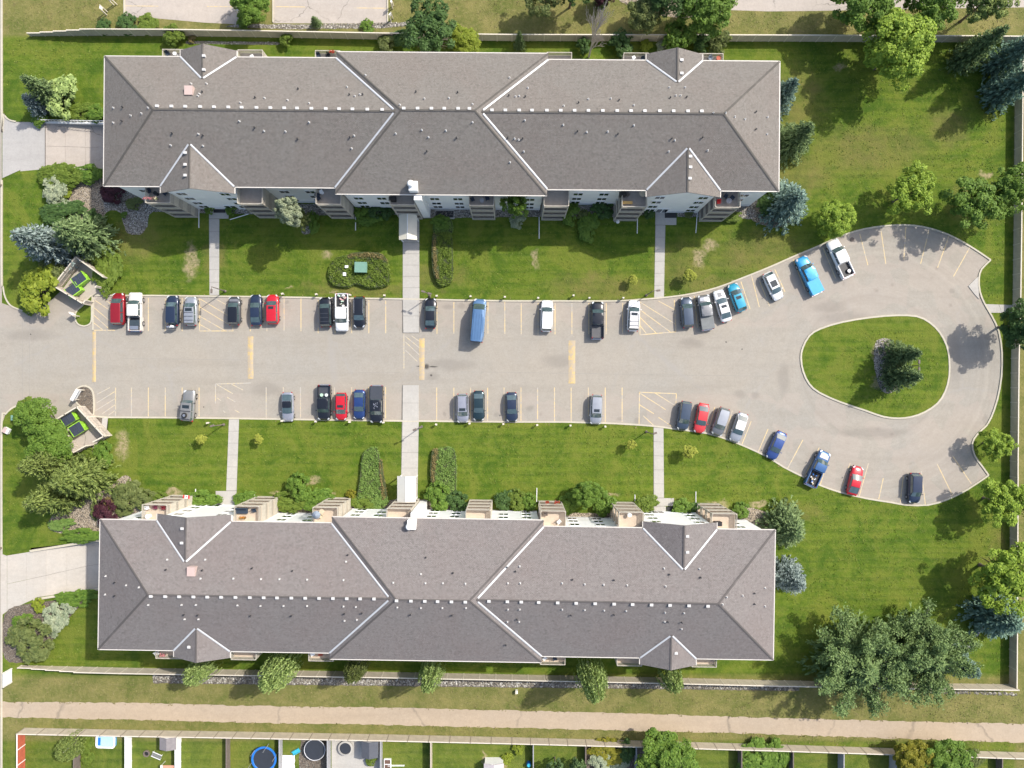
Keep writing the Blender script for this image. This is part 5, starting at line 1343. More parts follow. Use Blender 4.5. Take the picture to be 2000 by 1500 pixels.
def limbs_mesh(seed, n=12, r=.05, rise=(.15, .9), reach=(.45, .8), h0=-.9, sub=2, name='limbs'):
    q = random.Random(seed); m = MB()
    for i in range(n):
        a = q.uniform(0, 6.28); z0 = h0 + q.uniform(.1, .6); R_ = q.uniform(*reach); zz = z0 + q.uniform(*rise)
        p0 = Vector((0, 0, z0)); p1 = Vector((math.cos(a) * R_ * .5, math.sin(a) * R_ * .5, z0 + (zz - z0) * .65)); p2 = Vector((math.cos(a + .2) * R_, math.sin(a + .2) * R_, zz))
        m.tube(p0, p1, r * .5, r * .35, 5); m.tube(p1, p2, r * .35, r * .12, 5)
        for k in range(sub):
            b = a + q.uniform(-.9, .9); p3 = p1 + Vector((math.cos(b), math.sin(b), q.uniform(.2, .9))) * R_ * .45; m.tube(p1, p3, r * .22, r * .06, 4)
    return m.mesh(name, recalc=False)
def spruce_mesh(seed, nl=24, dens=1.0, leaf=.085):
    rg = np.random.default_rng(seed); Cs, Ds, Ns, Ts = [], [], [], []
    lop = rg.uniform(0, 6.28, 3)
    for i in range(nl):
        z = .06 + .93 * (i / nl) ** .95; R_ = (1 - z) ** .66 + .02
        nb = int(6 + 8 * R_)
        a0 = rg.uniform(0, 6.28)
        for j in range(nb):
            a = a0 + 6.283 * j / nb + rg.normal() * .14
            Lb = R_ * rg.uniform(.74, 1.10) * (1 + .10 * math.sin(2 * a + lop[0]) + .07 * math.sin(3 * a + lop[1]))
            n = int((6 + 34 * Lb) * dens); t = rg.uniform(.05, 1, n) ** .8
            wdt = (.05 + .17 * Lb) * (1.05 - t) ** .8 + .012
            s = rg.uniform(-1, 1, n)
            rx = t * Lb; zz = z - .055 * Lb * np.sin(t * 2.4) * 1.6 + .035 * Lb * t * t - np.abs(s) * .012
            ca, sa = math.cos(a), math.sin(a); lat = s * wdt
            C = np.stack([rx * ca - lat * sa, rx * sa + lat * ca, zz + rg.normal(size=n) * .006], 1)
            ang = a + s * .75; D = np.stack([np.cos(ang), np.sin(ang), -.05 + rg.normal(size=n) * .12], 1)
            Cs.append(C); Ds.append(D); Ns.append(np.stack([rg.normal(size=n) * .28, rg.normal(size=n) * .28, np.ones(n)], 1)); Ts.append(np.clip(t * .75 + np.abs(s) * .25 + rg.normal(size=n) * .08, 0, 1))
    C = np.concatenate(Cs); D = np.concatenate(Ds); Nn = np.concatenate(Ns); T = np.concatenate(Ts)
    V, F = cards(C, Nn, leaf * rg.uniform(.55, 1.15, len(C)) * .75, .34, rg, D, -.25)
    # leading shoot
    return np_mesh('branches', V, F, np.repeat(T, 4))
def weeping_mesh(seed, n=170, leaf=.055):
    rg = np.random.default_rng(seed); Cs = []
    for i in range(n):
        d = unit(rg.normal(size=(1, 3)))[0]; d[2] = abs(d[2]) * .9 + .1; r = rg.uniform(.35, .95)
        x, y, z = d[0] * r * .8, d[1] * r * .8, d[2] * .75 * (1.1 - .4 * r) + .1
        L = rg.uniform(.45, 1.15) * (.5 + r); k = int(26 * L) + 8; t = np.linspace(0, 1, k)
        Cs.append(np.stack([x + d[0] * .18 * np.sin(t * 1.6) + rg.normal(size=k) * .022, y + d[1] * .18 * np.sin(t * 1.6) + rg.normal(size=k) * .022, z - L * t], 1))
    C = np.concatenate(Cs); m = len(C)
    V, F = cards(C, rg.normal(size=(m, 3)) + np.array([0, 0, .6]), leaf * rg.uniform(.6, 1.2, m), .5, rg, np.stack([rg.normal(size=m) * .5, rg.normal(size=m) * .5, -np.ones(m)], 1))
    return np_mesh('crown', V, F)
def airy_mesh(seed, n=46, leaf=.028, nl=48000):
    """open crown of long rising branches with small leaves along them; returns leaves and branches"""
    rg = np.random.default_rng(seed); q = random.Random(seed); m = MB(); segs = []
    for i in range(n):
        a = 6.283 * i / n * 2.4 + q.uniform(-.25, .25); z0 = q.uniform(-.75, -.15); L = q.uniform(.60, 1.05); el = q.uniform(.25, 1.1)
        p = Vector((0, 0, z0)); d = Vector((math.cos(a) * math.cos(el), math.sin(a) * math.cos(el), math.sin(el))); pr = .018
        for k in range(5):
            d = (d + Vector((q.uniform(-.18, .18), q.uniform(-.18, .18), -.07))).normalized(); p2 = p + d * L / 4.2
            m.tube(p, p2, pr, pr * .72, 5); segs.append((p.copy(), p2.copy(), .4 + .15 * k)); pr *= .72
            for _ in range(4):
                sd_ = (d + Vector((q.uniform(-1, 1), q.uniform(-1, 1), q.uniform(-.3, .5)))).normalized(); p3 = p2 + sd_ * L * q.uniform(.12, .26); m.tube(p2, p3, pr * .4, pr * .15, 3); segs.append((p2.copy(), p3.copy(), 1.7))
            p = p2
    A = np.array([s[0][:] for s in segs]); B = np.array([s[1][:] for s in segs]); w = np.array([s[2] for s in segs]) * np.linalg.norm(B - A, axis=1); w /= w.sum()
    k = rg.choice(len(segs), nl, p=w); t = rg.uniform(0, 1.08, nl)[:, None]
    C = A[k] * (1 - t) + B[k] * t + rg.normal(size=(nl, 3)) * .040
    V, F = cards(C, rg.normal(size=(nl, 3)) + np.array([0, 0, .8]), leaf * rg.uniform(.6, 1.3, nl), .5, rg)
    return np_mesh('crown', V, F), m.mesh('branches', recalc=False)
def bare_mesh(seed):
    q = random.Random(seed); m = MB()
    def grow(p, d, L, r, depth):
        p2 = p + d * L; m.tube(p, p2, r, r * .7, 4 if depth else 6)
        if depth >= 4: return
        for _ in range(4 if depth < 3 else 3):
            nd = (d + Vector((q.uniform(-1, 1), q.uniform(-1, 1), q.uniform(-.1, .7))) * (.42 + .06 * depth)).normalized()
            grow(p.lerp(p2, q.uniform(.45, 1)), nd, L * q.uniform(.5, .78), r * .5, depth + 1)
        if depth < 3: grow(p2, (d + Vector((q.uniform(-.15, .15), q.uniform(-.15, .15), .2))).normalized(), L * .8, r * .7, depth + 1)
    grow(Vector((0, 0, 0)), Vector((0, 0, 1)), 3.2, .16, 0)
    return m.mesh('branches', recalc=False)

CROWNS = [crown_mesh(s, 120, 120, .048, clump=.23, lump=.25) for s in (11, 12, 13)]
CROWNA = [crown_mesh(s, 120, 85, .046, lump=.38, inner=.35, clump=.18) for s in (21, 22)]
BUSHES = [crown_mesh(s, 46, 48, .105, flat=.75, lump=.2, inner=.15, clump=.30) for s in (31, 32, 33)]
LIMBS = [limbs_mesh(s) for s in (1, 2)]
SPR = [spruce_mesh(s) for s in (41, 42, 43)]
WEEP = [weeping_mesh(51), weeping_mesh(52)]
AIRY = [airy_mesh(61), airy_mesh(62)]
BARE = bare_mesh(71)
def trunk_mesh():
    m = MB(); m.lathe([(1.35, 0), (1.0, .08), (.85, .5), (.55, .95), (.3, 1.0)], 8); return m.mesh('trunk', True)
TRUNK = trunk_mesh()
def stem_mesh():
    m = MB()
    for i in range(7):
        a = i * .9; m.tube((0, 0, 0), (math.cos(a) * .55, math.sin(a) * .55, .75), .035, .012, 4)
    return m.mesh('stems')
STEMS = stem_mesh()
for me_ in CROWNS + CROWNA + BUSHES + WEEP + [a for a, b in AIRY]: me_.materials.append(FOL['green'])
for me_ in SPR: me_.materials.append(FOL['spruce'])
for me_ in LIMBS + [TRUNK, STEMS, BARE] + [b for a, b in AIRY]: me_.materials.append(BARK)

def decid(px, py, r, h, mat, label, airy=False, sq=1.0, rz=None, cat='tree', name='deciduous_tree', bark=None, zr=None, group=None):
    """px,py: centre of the crown in the photograph, h: total height"""
    hr = (zr or min(r * .95, h * .42)); hc = h - hr * .92
    x, y = W(px, py, hc); a = R.uniform(0, 6.28) if rz is None else rz
    t = thing(name, label, cat, (x, y, ZL), 0, group)
    place('trunk', TRUNK, bark or BARK, t, (0, 0, 0), 0, (max(.07, r * .055), max(.07, r * .055), hc), True)
    place('limbs', R.choice(LIMBS), bark or BARK, t, (0, 0, hc), a, (r, r, hr), True)
    place('crown', R.choice(CROWNA if airy else CROWNS), FOL[mat], t, (0, 0, hc), a, (r * sq, r / sq, hr), True)
    return t
def spruce(px, py, r, h, mat, label, dark=None, group=None):
    """px,py: foot of the tree at ground level"""
    x, y = W(px, py)
    t = thing('spruce_tree', label, 'spruce tree', (x, y, ZL), 0, group)
    place('trunk', TRUNK, BARK, t, (0, 0, 0), 0, (r * .05, r * .05, h * .96), True)
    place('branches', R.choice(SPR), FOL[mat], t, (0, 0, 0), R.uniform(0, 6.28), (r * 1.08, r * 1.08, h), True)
    return t
def bush(px, py, r, h, mat, label, sx=1.0, sy=1.0, group=None, name='shrub', cat='shrub', rz=0.0):
    x, y = W(px, py, h * .5)
    t = thing(name, label, cat, (x, y, ZL), rz, group)
    place('stems', STEMS, BARK, t, (0, 0, 0), 0, (r, r, h * .7), True)
    place('foliage', R.choice(BUSHES), FOL[mat], t, (0, 0, h * .42), 0, (r * sx, r * sy, h * .62), True)
    return t
def weep(px, py, r, h, label, seed=0, mat='weep'):
    hc = h * .62; x, y = W(px, py, hc)
    t = thing('birch_tree', label, 'birch tree', (x, y, ZL))
    place('trunk', TRUNK, BARKP, t, (0, 0, 0), 0, (.15, .15, h * .85), True)
    place('limbs', LIMBS[seed % 2], BARKP, t, (0, 0, hc), seed, (r * .8, r * .8, h * .4), True)
    place('crown', WEEP[seed % 2], FOL[mat], t, (0, 0, hc), seed * 1.3, (r, r, h * .60), True)
    return t

# right-hand lawn and fence corner
decid(1752, 94, 5.0, 10.5, 'lime', 'large bright lime green round tree at the upper fence')
spruce(1872, 122, 2.7, 11, 'spruce', 'green spruce leftmost of three at the upper right fence corner')
spruce(1933, 137, 2.9, 12.5, 'deep', 'dark blue-green spruce in the middle of three at the upper right corner')
spruce(1936, 192, 2.9, 11.5, 'deep', 'dark spruce lowest of three at the upper right corner')
spruce(1503, 212, 2.7, 10.5, 'blue', 'blue-green spruce topmost beside the right end of the upper building')
spruce(1533, 290, 3.1, 10, 'spruce', 'green spruce second down beside the right end of the upper building')
spruce(1522, 408, 3.9, 8.5, 'blue', 'broad blue spruce beside the lower right corner of the upper building')
decid(1777, 377, 3.6, 7.5, 'lime', 'open light green tree above the cul-de-sac, left of two rounder trees', True)
decid(1900, 395, 4.3, 8, 'green', 'broad mid green tree at the upper right curve of the cul-de-sac', True)
decid(1974, 368, 3.4, 8, 'green', 'dark green tree leaning over the right fence above the walk', True)
decid(1630, 427, 2.8, 5.5, 'lime', 'small bright green tree above the white pickup with the spare wheel')
decid(1996, 634, 3.3, 8, 'dark', 'dark green tree outside the right fence by the short walk')
decid(1944, 868, 2.5, 4.6, 'lime', 'small feathery light green tree by the lower right curve', True)
decid(1958, 982, 3.9, 7, 'lime', 'light green tree straddling the right fence below the cul-de-sac', True)
decid(1962, 1122, 4.7, 9, 'lime', 'large light green tree on the right fence in the lower half', True)
spruce(1925, 1192, 4.2, 7.5, 'deep', 'broad dark spruce below the large light green tree at the right fence')
spruce(1520, 1022, 3.9, 8, 'spruce', 'broad green spruce at the upper right corner of the lower building')
spruce(1526, 1116, 3.1, 8, 'silver', 'pale silver-blue spruce at the right end of the lower building')
spruce(1741, 694, 2.35, 8, 'spruce', 'upper of the two spruces on the lawn island')
spruce(1738, 736, 2.5, 8.5, 'spruce', 'lower of the two spruces on the lawn island')
spruce(1830, 1268, 2.9, 10, 'blue', 'blue spruce half hidden behind the big open trees near the lower fence')
for i, (px, py, r, h, lab) in enumerate(((1682, 1302, 6.6, 11, 'huge open feathery tree left of two over the lower perimeter fence'), (1815, 1285, 5.9, 11, 'huge open feathery tree right of two over the lower perimeter fence'))):
    hc = h * .6; x, y = W(px, py, hc); t = thing('feathery_tree', lab, 'tree', (x, y, ZL))
    place('trunk', TRUNK, BARKG, t, (0, 0, 0), 0, (.28, .28, hc * .9), True)
    place('branches', AIRY[i][1], BARKG, t, (0, 0, hc), 0, (r, r, h * .42), True); place('crown', AIRY[i][0], FOL['plume'], t, (0, 0, hc), 0, (r, r, h * .42), True); place('lower_branches', SPR[i], FOL['plume'], t, (0, 0, 1.0), 0, (r * .98, r * .98, h * .8), True)
# trees beyond the upper fence
decid(490, 8, 3.0, 6, 'green', 'green tree between the two neighbouring parking pads')
decid(838, 64, 4.2, 8.5, 'dark', 'dark green tree over the upper fence above the roof middle', True)
decid(906, 80, 2.3, 3.5, 'yellow', 'round yellow-green shrub-like tree right of the dark tree at the upper fence')
decid(1374, 14, 4.0, 8, 'green', 'leafy green tree beyond the upper fence left of the road')
decid(1262, 28, 2.7, 6, 'olive', 'dark dense tree beyond the upper fence left of the leafy green one')
decid(1300, -4, 3.0, 8, 'dark', 'dark tree at the top edge between two green trees')
decid(1118, -22, 3.2, 8, 'dark', 'dark green tree cut by the top edge above the bare birch', True)
decid(1068, -14, 3.2, 8, 'olive', 'olive tree cut by the top edge left of the dark one', True)
decid(1178, -8, 1.7, 4, 'purple', 'reddish purple tree at the top edge above the bare birch')
decid(1690, 2, 4.7, 9.5, 'green', 'big green tree beyond the upper fence left of the lime green tree')
decid(1822, 16, 4.2, 9, 'green', 'green tree beyond the upper fence right of the lime green tree', True)
decid(1925, 2, 3.6, 9, 'airy', 'thin open tree beyond the upper right fence corner', True)
x, y = W(1150, 112); t = thing('bare_birch', 'leafless pale birch tree leaning over the upper fence', 'birch tree', (x, y, ZL)); place('branches', BARE, BARKG, t, (0, 0, 0), .4, (1.0, 1.0, 1.5), True)
spruce(1014, 96, .95, 5.5, 'spruce', 'narrow green conifer at the upper fence above the roof middle')
spruce(1174, 8, 1.2, 3, 'spruce', 'small green conifer outside the top of the upper fence')
spruce(620, 50, .9, 2.6, 'spruce', 'tiny conifer below the right neighbouring parking pad')
for px, py, r, h, m_, lab in ((340, 70, 1.55, 2.2, 'hedge', 'round bright green shrub on the upper fence left of the rock strip'), (559, 79, 1.0, 1.7, 'hedge', 'small bright green shrub at the right end of the rock strip'),
        (375, 77, .6, .6, 'rust', 'small reddish plant at the left end of the rock strip'),
        (757, 83, 1.5, 1.8, 'olive', 'pale green shrub left of the dark tree at the upper fence'), (785, 75, 1.4, 2.2, 'dark', 'dark shrub between pale shrub and dark tree at the upper fence'),
        (1215, 85, 1.9, 2.4, 'dark', 'wide dark shrub at the upper fence right of the bare birch'), (1140, 90, 1.1, 2, 'dark', 'dark shrub at the foot of the bare birch'), (1262, 90, .9, 1.2, 'yellow', 'small yellowish plant below the fence between two dark shrubs'),
        (1325, 74, 2.3, 4.5, 'green', 'blue-green shrub tree above the right upper dormer'), (1370, 84, 1.5, 2.6, 'dark', 'dark shrub right above the right upper dormer'), (1403, 83, 1.7, 3, 'olive', 'pale green shrub rightmost above the right upper dormer'), (1293, 90, .9, 1.6, 'pale', 'whitish shrub left of the blue-green shrub tree'),
        (250, 48, 1.6, .9, 'dark', 'low dark shrub outside the stepped upper fence end'), (290, 47, 1.5, .8, 'hedge', 'low yellow-green shrub under the left neighbouring pad'), (205, 53, 1.2, .7, 'dark', 'low dark shrub near the stepped upper fence end'), (718, 53, 1.1, .9, 'green', 'low green shrub below the right neighbouring pad'), (480, 40, 1.3, 1.5, 'green', 'green shrub between the neighbouring pads by the fence')):
    bush(px, py, r, h, m_, lab)
# upper left corner
spruce(117, 196, 2.5, 8.5, 'spruce', 'green spruce in the group at the upper left corner lawn')
spruce(88, 214, 2.0, 5, 'silver', 'silver-blue spruce low in the upper left corner group')
bush(120, 190, 2.6, 3.8, 'weep', 'arching pale green shrub at the right of the upper left corner group', .9, 1.25)
bush(152, 218, 1.7, 1.2, 'hedge', 'low bright green shrub right of the corner group above the ramp wall', 1.4, .8)
bush(190, 221, 1.4, 1.2, 'green', 'low green shrub against the roof above the ramp wall', 1.2, .9)
bush(78, 232, 1.2, 1.0, 'green', 'small shrub at the left end of the ramp wall')
# left bed between upper ramp and enclosure
for px, py, r, h, m_, lab, sx, sy in ((105, 343, 1.9, 1.6, 'hedge', 'bright green shrub left of the row below the upper ramp', 1.3, 1), (140, 345, 1.8, 1.6, 'hedge', 'bright green shrub in the middle of the row below the upper ramp', 1.4, .9), (178, 340, 1.7, 1.5, 'green', 'green shrub right of the row below the upper ramp', 1.4, .8),
        (108, 371, 1.7, 1.9, 'pale', 'pale grey-green shrub on the left side of the tan gravel', 1, 1.3), (126, 372, 1.2, 1.1, 'yellow', 'yellow-green shrub beside the pale grey-green one', 1, 1), (120, 402, 1.5, 1.2, 'pale', 'small pale shrub above the dark juniper', 1, 1), (122, 417, 2.6, 1.5, 'dark', 'dark spreading juniper above the tall spruces', 1.35, .75),
        (222, 376, 1.7, 1.6, 'purple', 'dark red barberry on the grey gravel below the upper roof corner', 1.2, 1), (184, 428, 1.2, 1.6, 'dark', 'small dark shrub at the lower end of the tan gravel', 1, 1.2), (243, 420, .5, .5, 'green', 'small plant on the grey gravel tongue', 1, 1),
        (210, 523, 2.5, 1.3, 'hedge', 'clipped bright green hedge mound right of the upper bin enclosure', .85, 1.5), (196, 497, 1.7, 1.3, 'hedge', 'clipped hedge mound above the upper bin enclosure corner', .9, 1), (76, 566, 3.0, 3.6, 'yellow', 'large yellow-green shrub left of the upper bin enclosure', .95, 1.25), (102, 531, 2.1, 2.6, 'olive', 'olive green shrub behind the upper bin enclosure', .9, 1),
        (62, 592, 1.6, 1.2, 'hedge', 'low shrub at the curved kerb below the yellow-green shrub', 1.1, 1), (262, 398, 1.0, .8, 'olive', 'low plant on the grey gravel near the balcony', 1.3, 1)):
    bush(px, py, r, h, m_, lab, sx, sy)
spruce(128, 486, 3.9, 11.5, 'silver', 'tall silver-blue spruce leaning left above the upper bin enclosure')
spruce(188, 469, 4.2, 9.5, 'spruce', 'broad green spruce right beside the silver-blue one')
# lower left group
decid(72, 815, 3.0, 5, 'green', 'leafy green tree upper of two left of the lower bin enclosure')
decid(100, 866, 3.3, 5, 'green', 'leafy green tree lower of two left of the lower bin enclosure')
bush(58, 800, 1.8, 1.5, 'hedge', 'bright low shrub at the kerb above the leafy green trees')
spruce(128, 899, 3.1, 10.5, 'airy', 'grey-green spruce topmost of three at the lower left')
spruce(184, 928, 4.3, 9.5, 'airy', 'big grey-green spruce rightmost of three at the lower left')
spruce(132, 965, 3.7, 9.5, 'airy', 'grey-green spruce lowest of three at the lower left')
for px, py, r, h, m_, lab, sx, sy in ((203, 886, 1.5, 1.3, 'green', 'green shrub right of the lower bin enclosure', 1, 1.3), (176, 885, 1.0, .8, 'hedge', 'low hedge strip below the lower bin enclosure', 1.3, .8),
        (248, 966, 2.2, 1.9, 'olive', 'round olive shrub on the tan gravel left of the lower building', 1, 1), (282, 975, 1.7, 1.4, 'olive', 'spreading shrub right of the round olive one', 1.4, .9), (310, 972, 1.2, 1.1, 'hedge', 'low shrub beside the leftmost lower balcony', 1.2, .8), (208, 1004, 1.8, 2.0, 'purple', 'dark purple shrub at the upper left corner of the lower roof', 1, 1.2), (213, 982, .9, 1.0, 'rust', 'reddish shrub above the dark purple one', 1, 1),
        (188, 997, 1.0, 1.0, 'olive', 'small olive shrub left of the dark purple one', .8, 1.3), (240, 995, 1.2, .8, 'olive', 'low dry shrub against the lower roof corner', 1.5, .8), (165, 1046, 1.8, .9, 'green', 'low green hedge above the lower garage ramp', 1.9, .6), (120, 1025, 1.4, .7, 'hedged', 'low dull shrub in the lower left gravel', 1.5, .7),
        (108, 1210, 1.9, 1.3, 'pale', 'pale blossoming shrub below the lower garage ramp', 1, 1.25), (135, 1185, 1.0, 1.0, 'pale', 'small pale shrub near the lower ramp wall', 1.2, 1), (62, 1250, 3.1, 2.8, 'olive', 'wide twiggy olive shrub at the lower left lawn', 1.15, 1), (76, 1182, 1.0, 1.2, 'yellow', 'yellow-tipped shrub at the end of the lower ramp wall', 1, 1.1),
        (150, 1168, 1.9, 1.0, 'green', 'low green shrub row along the lower ramp wall', 1.8, .7), (45, 1215, 1.3, .8, 'green', 'low green shrub at the left edge below the lower ramp', 1.3, 1)):
    bush(px, py, r, h, m_, lab, sx, sy)
# garden side of the upper building
decid(566, 416, 1.9, 11.0, 'pale', 'tall pale cream-leaved tree leaning over the lawn beside the second upper balcony', False, 1.0, zr=4.0)
decid(590, 430, 1.5, 6.0, 'olive', 'olive small tree at the gravel ring beside the pale cream one', True, zr=2.4)
decid(1007, 402, 1.9, 10.0, 'green', 'slender tall green tree in front of the upper building right of centre', True, 1.0, zr=3.9)
bush(1010, 432, 1.2, 1.6, 'pale', 'pale shrub at the foot of the slender green tree')
for px, py, r, h, m_, lab, sx, sy in ((410, 409, .8, 1.1, 'green', 'shrub left of the left upper garden entrance', 1, 1), (452, 410, .9, 1.2, 'green', 'shrub right of the left upper garden entrance', 1, 1), (612, 435, 1.2, 1.3, 'green', 'dark green shrub right of the gravel ring', .9, 1.3),
        (705, 412, 1.1, 1.5, 'green', 'dark shrub right of the third upper balcony', 1, 1), (733, 413, 1.1, 1.5, 'dark', 'dark shrub between third upper balcony and canopy', 1, 1), (757, 415, 1.0, 1.3, 'dark', 'dark shrub just left of the upper canopy', 1, 1), (720, 428, 1.3, .8, 'green', 'low plants on the lawn edge left of the upper canopy', 1.5, .7),
        (862, 435, 1.2, 1.0, 'green', 'leafy plant below the light well', 1.3, .9), (1113, 417, 1.5, 1.7, 'green', 'dark green shrub right of the sixth upper balcony', .9, 1.3), (1178, 409, 1.5, 1.4, 'dark', 'dark shrub left of the seventh upper balcony', 1.2, .9), (1148, 445, 1.6, 1.2, 'green', 'loose clump of perennials on the lawn below the upper rock border', 1, 1.4), (1142, 425, 1.1, .8, 'olive', 'low perennials at the upper rock border', 1, 1),
        (1266, 409, 1.2, 1.5, 'dark', 'dark shrub left of the right upper garden entrance', 1, 1.1), (1425, 423, 1.4, 1.0, 'hedge', 'bright shrub beneath the rightmost upper balcony', 1.5, .6), (1345, 418, .7, .7, 'olive', 'small plant on rocks right of the right upper mat', 1, 1), (1497, 392, 1.6, 2.6, 'dark', 'dark shrub between the roof corner and the broad blue spruce', .9, 1.2)):
    bush(px, py, r, h, m_, lab, sx, sy)
# garden side of the lower building
for px, py, r, h, m_, lab, sx, sy in ((397, 976, 1.9, 1.3, 'green', 'spreading green shrub left of the left lower entrance pad', 1.4, .75), (478, 975, 1.4, 1.3, 'green', 'green shrub right of the left lower entrance pad', 1.3, .9), (572, 978, 2.2, 1.6, 'hedge', 'green shrub left half of the mass between second and third lower balconies', 1.3, .8), (614, 976, 2.2, 1.6, 'green', 'green shrub right half of the mass between second and third lower balconies', 1.3, .8),
        (585, 951, 1.7, 2.6, 'green', 'taller dark green shrub rising from the mass between lower balconies', 1.1, 1.2), (687, 967, .85, 1.0, 'gold', 'small round golden shrub beside the third lower balcony', 1, 1), (712, 984, 1.6, 1.1, 'hedge', 'low bright shrub at the foot of the left lower hedge bed', 1.7, .8), (742, 982, 1.2, 1.1, 'hedged', 'dull shrub at the right foot of the left lower hedge bed', 1.1, .9),
        (856, 970, 2.0, 2.2, 'green', 'large rounded green shrub at the foot of the right lower hedge bed', 1, 1.05), (893, 981, 1.6, 1.7, 'dark', 'dark green shrub left of the fifth lower balcony', 1.2, 1), (984, 977, 1.5, 1.5, 'dark', 'dark shrub left of three between the fifth and sixth lower balconies', 1, 1), (1009, 976, 1.5, 1.6, 'hedge', 'bright shrub in the middle of three between the fifth and sixth lower balconies', 1, 1.1), (1033, 980, 1.3, 1.4, 'green', 'green shrub right of three between the fifth and sixth lower balconies', 1, 1),
        (1112, 983, 1.5, 1.4, 'green', 'green shrub right of the sixth lower balcony', 1.1, 1), (1180, 983, 1.5, 1.6, 'green', 'green shrub left of the seventh lower balcony', 1.1, 1.2), (1262, 987, 1.6, 1.4, 'hedge', 'rounded green shrub left of the right lower walk', 1.1, 1), (1334, 991, 1.5, 1.3, 'green', 'rounded green shrub right of the right lower walk', 1.1, .9), (1354, 994, 1.0, 1.2, 'dark', 'dark shrub left of the rightmost lower balcony', 1, 1), (1448, 996, 1.2, 1.2, 'green', 'rounded shrub right of the rightmost lower balcony', 1.1, 1)):
    bush(px, py, r, h, m_, lab, sx, sy)
decid(1146, 964, 2.1, 4.2, 'green', 'tall bushy green tree between the sixth and seventh lower balconies', False, .9)
FOL['sap'] = foliage('pale_yellow_sapling_leaves', (0.22, 0.27, 0.03), (0.52, 0.54, 0.10), trans=0.3)
# saplings on the lawns
for px, py, r, h, m_, lab in ((395, 857, .75, 2.4, 'yellow', 'thin yellow-green sapling on the lower left lawn near the first walk'), (505, 857, .7, 2.2, 'yellow', 'tiny yellow-green sapling right of the first lower walk'), (1236, 547, .7, 2.0, 'yellow', 'tiny bright sapling left of the right upper walk'), (1346, 539, .95, 2.6, 'yellow', 'small yellow-green sapling right of the right upper walk'),
                              (1347, 882, 1.0, 2.8, 'yellow', 'small pale yellow sapling right of the right lower walk'), (1233, 868, .7, 2.2, 'yellow', 'tiny pale sapling left of the right lower walk'), (1040, 560, .0, 0, '', '')):
    if r: decid(px, py, r * 1.05, h, 'sap', lab, False, zr=r * .9, name='sapling', cat='sapling')
# birches between the lower building and its fence
weep(540, 1314, 3.0, 11, 'large weeping birch at the fence below the lower roof, second from left', 1); weep(386, 1312, 2.3, 8, 'small weeping birch at the fence leftmost below the lower roof', 0)
weep(693, 1309, 2.0, 8, 'sparse thin birch at the fence left of the middle below the lower roof', 1, 'olive'); weep(840, 1322, 2.2, 10, 'weeping birch at the fence near the middle below the lower roof', 0)
weep(1158, 1333, 2.7, 12, 'tall weeping birch at the fence right of the middle below the lower roof', 1); weep(1313, 1328, 2.2, 7, 'low weeping birch at the fence rightmost below the lower roof', 0)
# back gardens
decid(1302, 1478, 4.1, 6.5, 'green', 'large round green maple in the small gardens', False)
decid(1782, 1478, 2.8, 4.5, 'gold', 'golden yellow tree in the small gardens'); decid(1846, 1486, 3.5, 5, 'green', 'green tree just right of the golden one')
weep(133, 1462, 2.2, 4.5, 'drooping green tree left of the inflatable pool', 1, 'airy')
for px, lab in ((1083, 'left of the two columnar cedars in the small gardens'), (1124, 'right of the two columnar cedars in the small gardens')):
    x, y = W(px, 1478); t = thing('cedar_tree', lab, 'cedar', (x, y, ZL)); place('trunk', TRUNK, BARK, t, (0, 0, 0), 0, (.1, .1, 4), True); place('foliage', BUSHES[0], FOL['spruce'], t, (0, 0, 2.3), px, (1.1, 1.1, 2.5), True)
for px, py, r, h, m_, lab, sx, sy in ((1480, 1482, 2.3, 1.6, 'green', 'dense green shrub patch left part in the right gardens', 1.3, 1.3), (1515, 1478, 1.9, 1.6, 'green', 'dense green shrub patch right part in the right gardens', 1.0, 1.4), (1190, 1468, 2.2, 1.2, 'gold', 'rust and gold plants right of the cedars', 1.4, .9), (1172, 1488, 1.6, 1.2, 'pale', 'white flowering shrub in the garden right of the cedars', 1.1, 1), (1208, 1490, 1.5, 1.0, 'pale', 'white flowering plant low right of the gold plants', 1, 1), (1225, 1466, 1.4, 1.6, 'dark', 'dark shrub at the fence left of the maple', .8, 1.3),
        (1590, 1500, .1, .1, 'dark', '', 1, 1), (168, 1450, 1.2, 1.0, 'hedge', 'leafy shrub just right of the drooping tree', 1, 1.3), (172, 1478, 1.0, .9, 'hedge', 'leafy plant beside the garden fence left of the pool', 1, 1.2), (725, 1484, .9, 1.0, 'hedge', 'bright potted shrub below the dark patio roof', 1, 1), (1012, 1462, .9, .8, 'yellow', 'yellow-green round shrub upper in the garden left of the cedars', 1, 1), (990, 1482, .9, .8, 'yellow', 'yellow-green round shrub lower in the garden left of the cedars', 1, 1), (1905, 1480, 1.3, 1.2, 'olive', 'olive shrub right of the green garden tree', 1, 1)):
    if lab: bush(px, py, r, h, m_, lab, sx, sy)

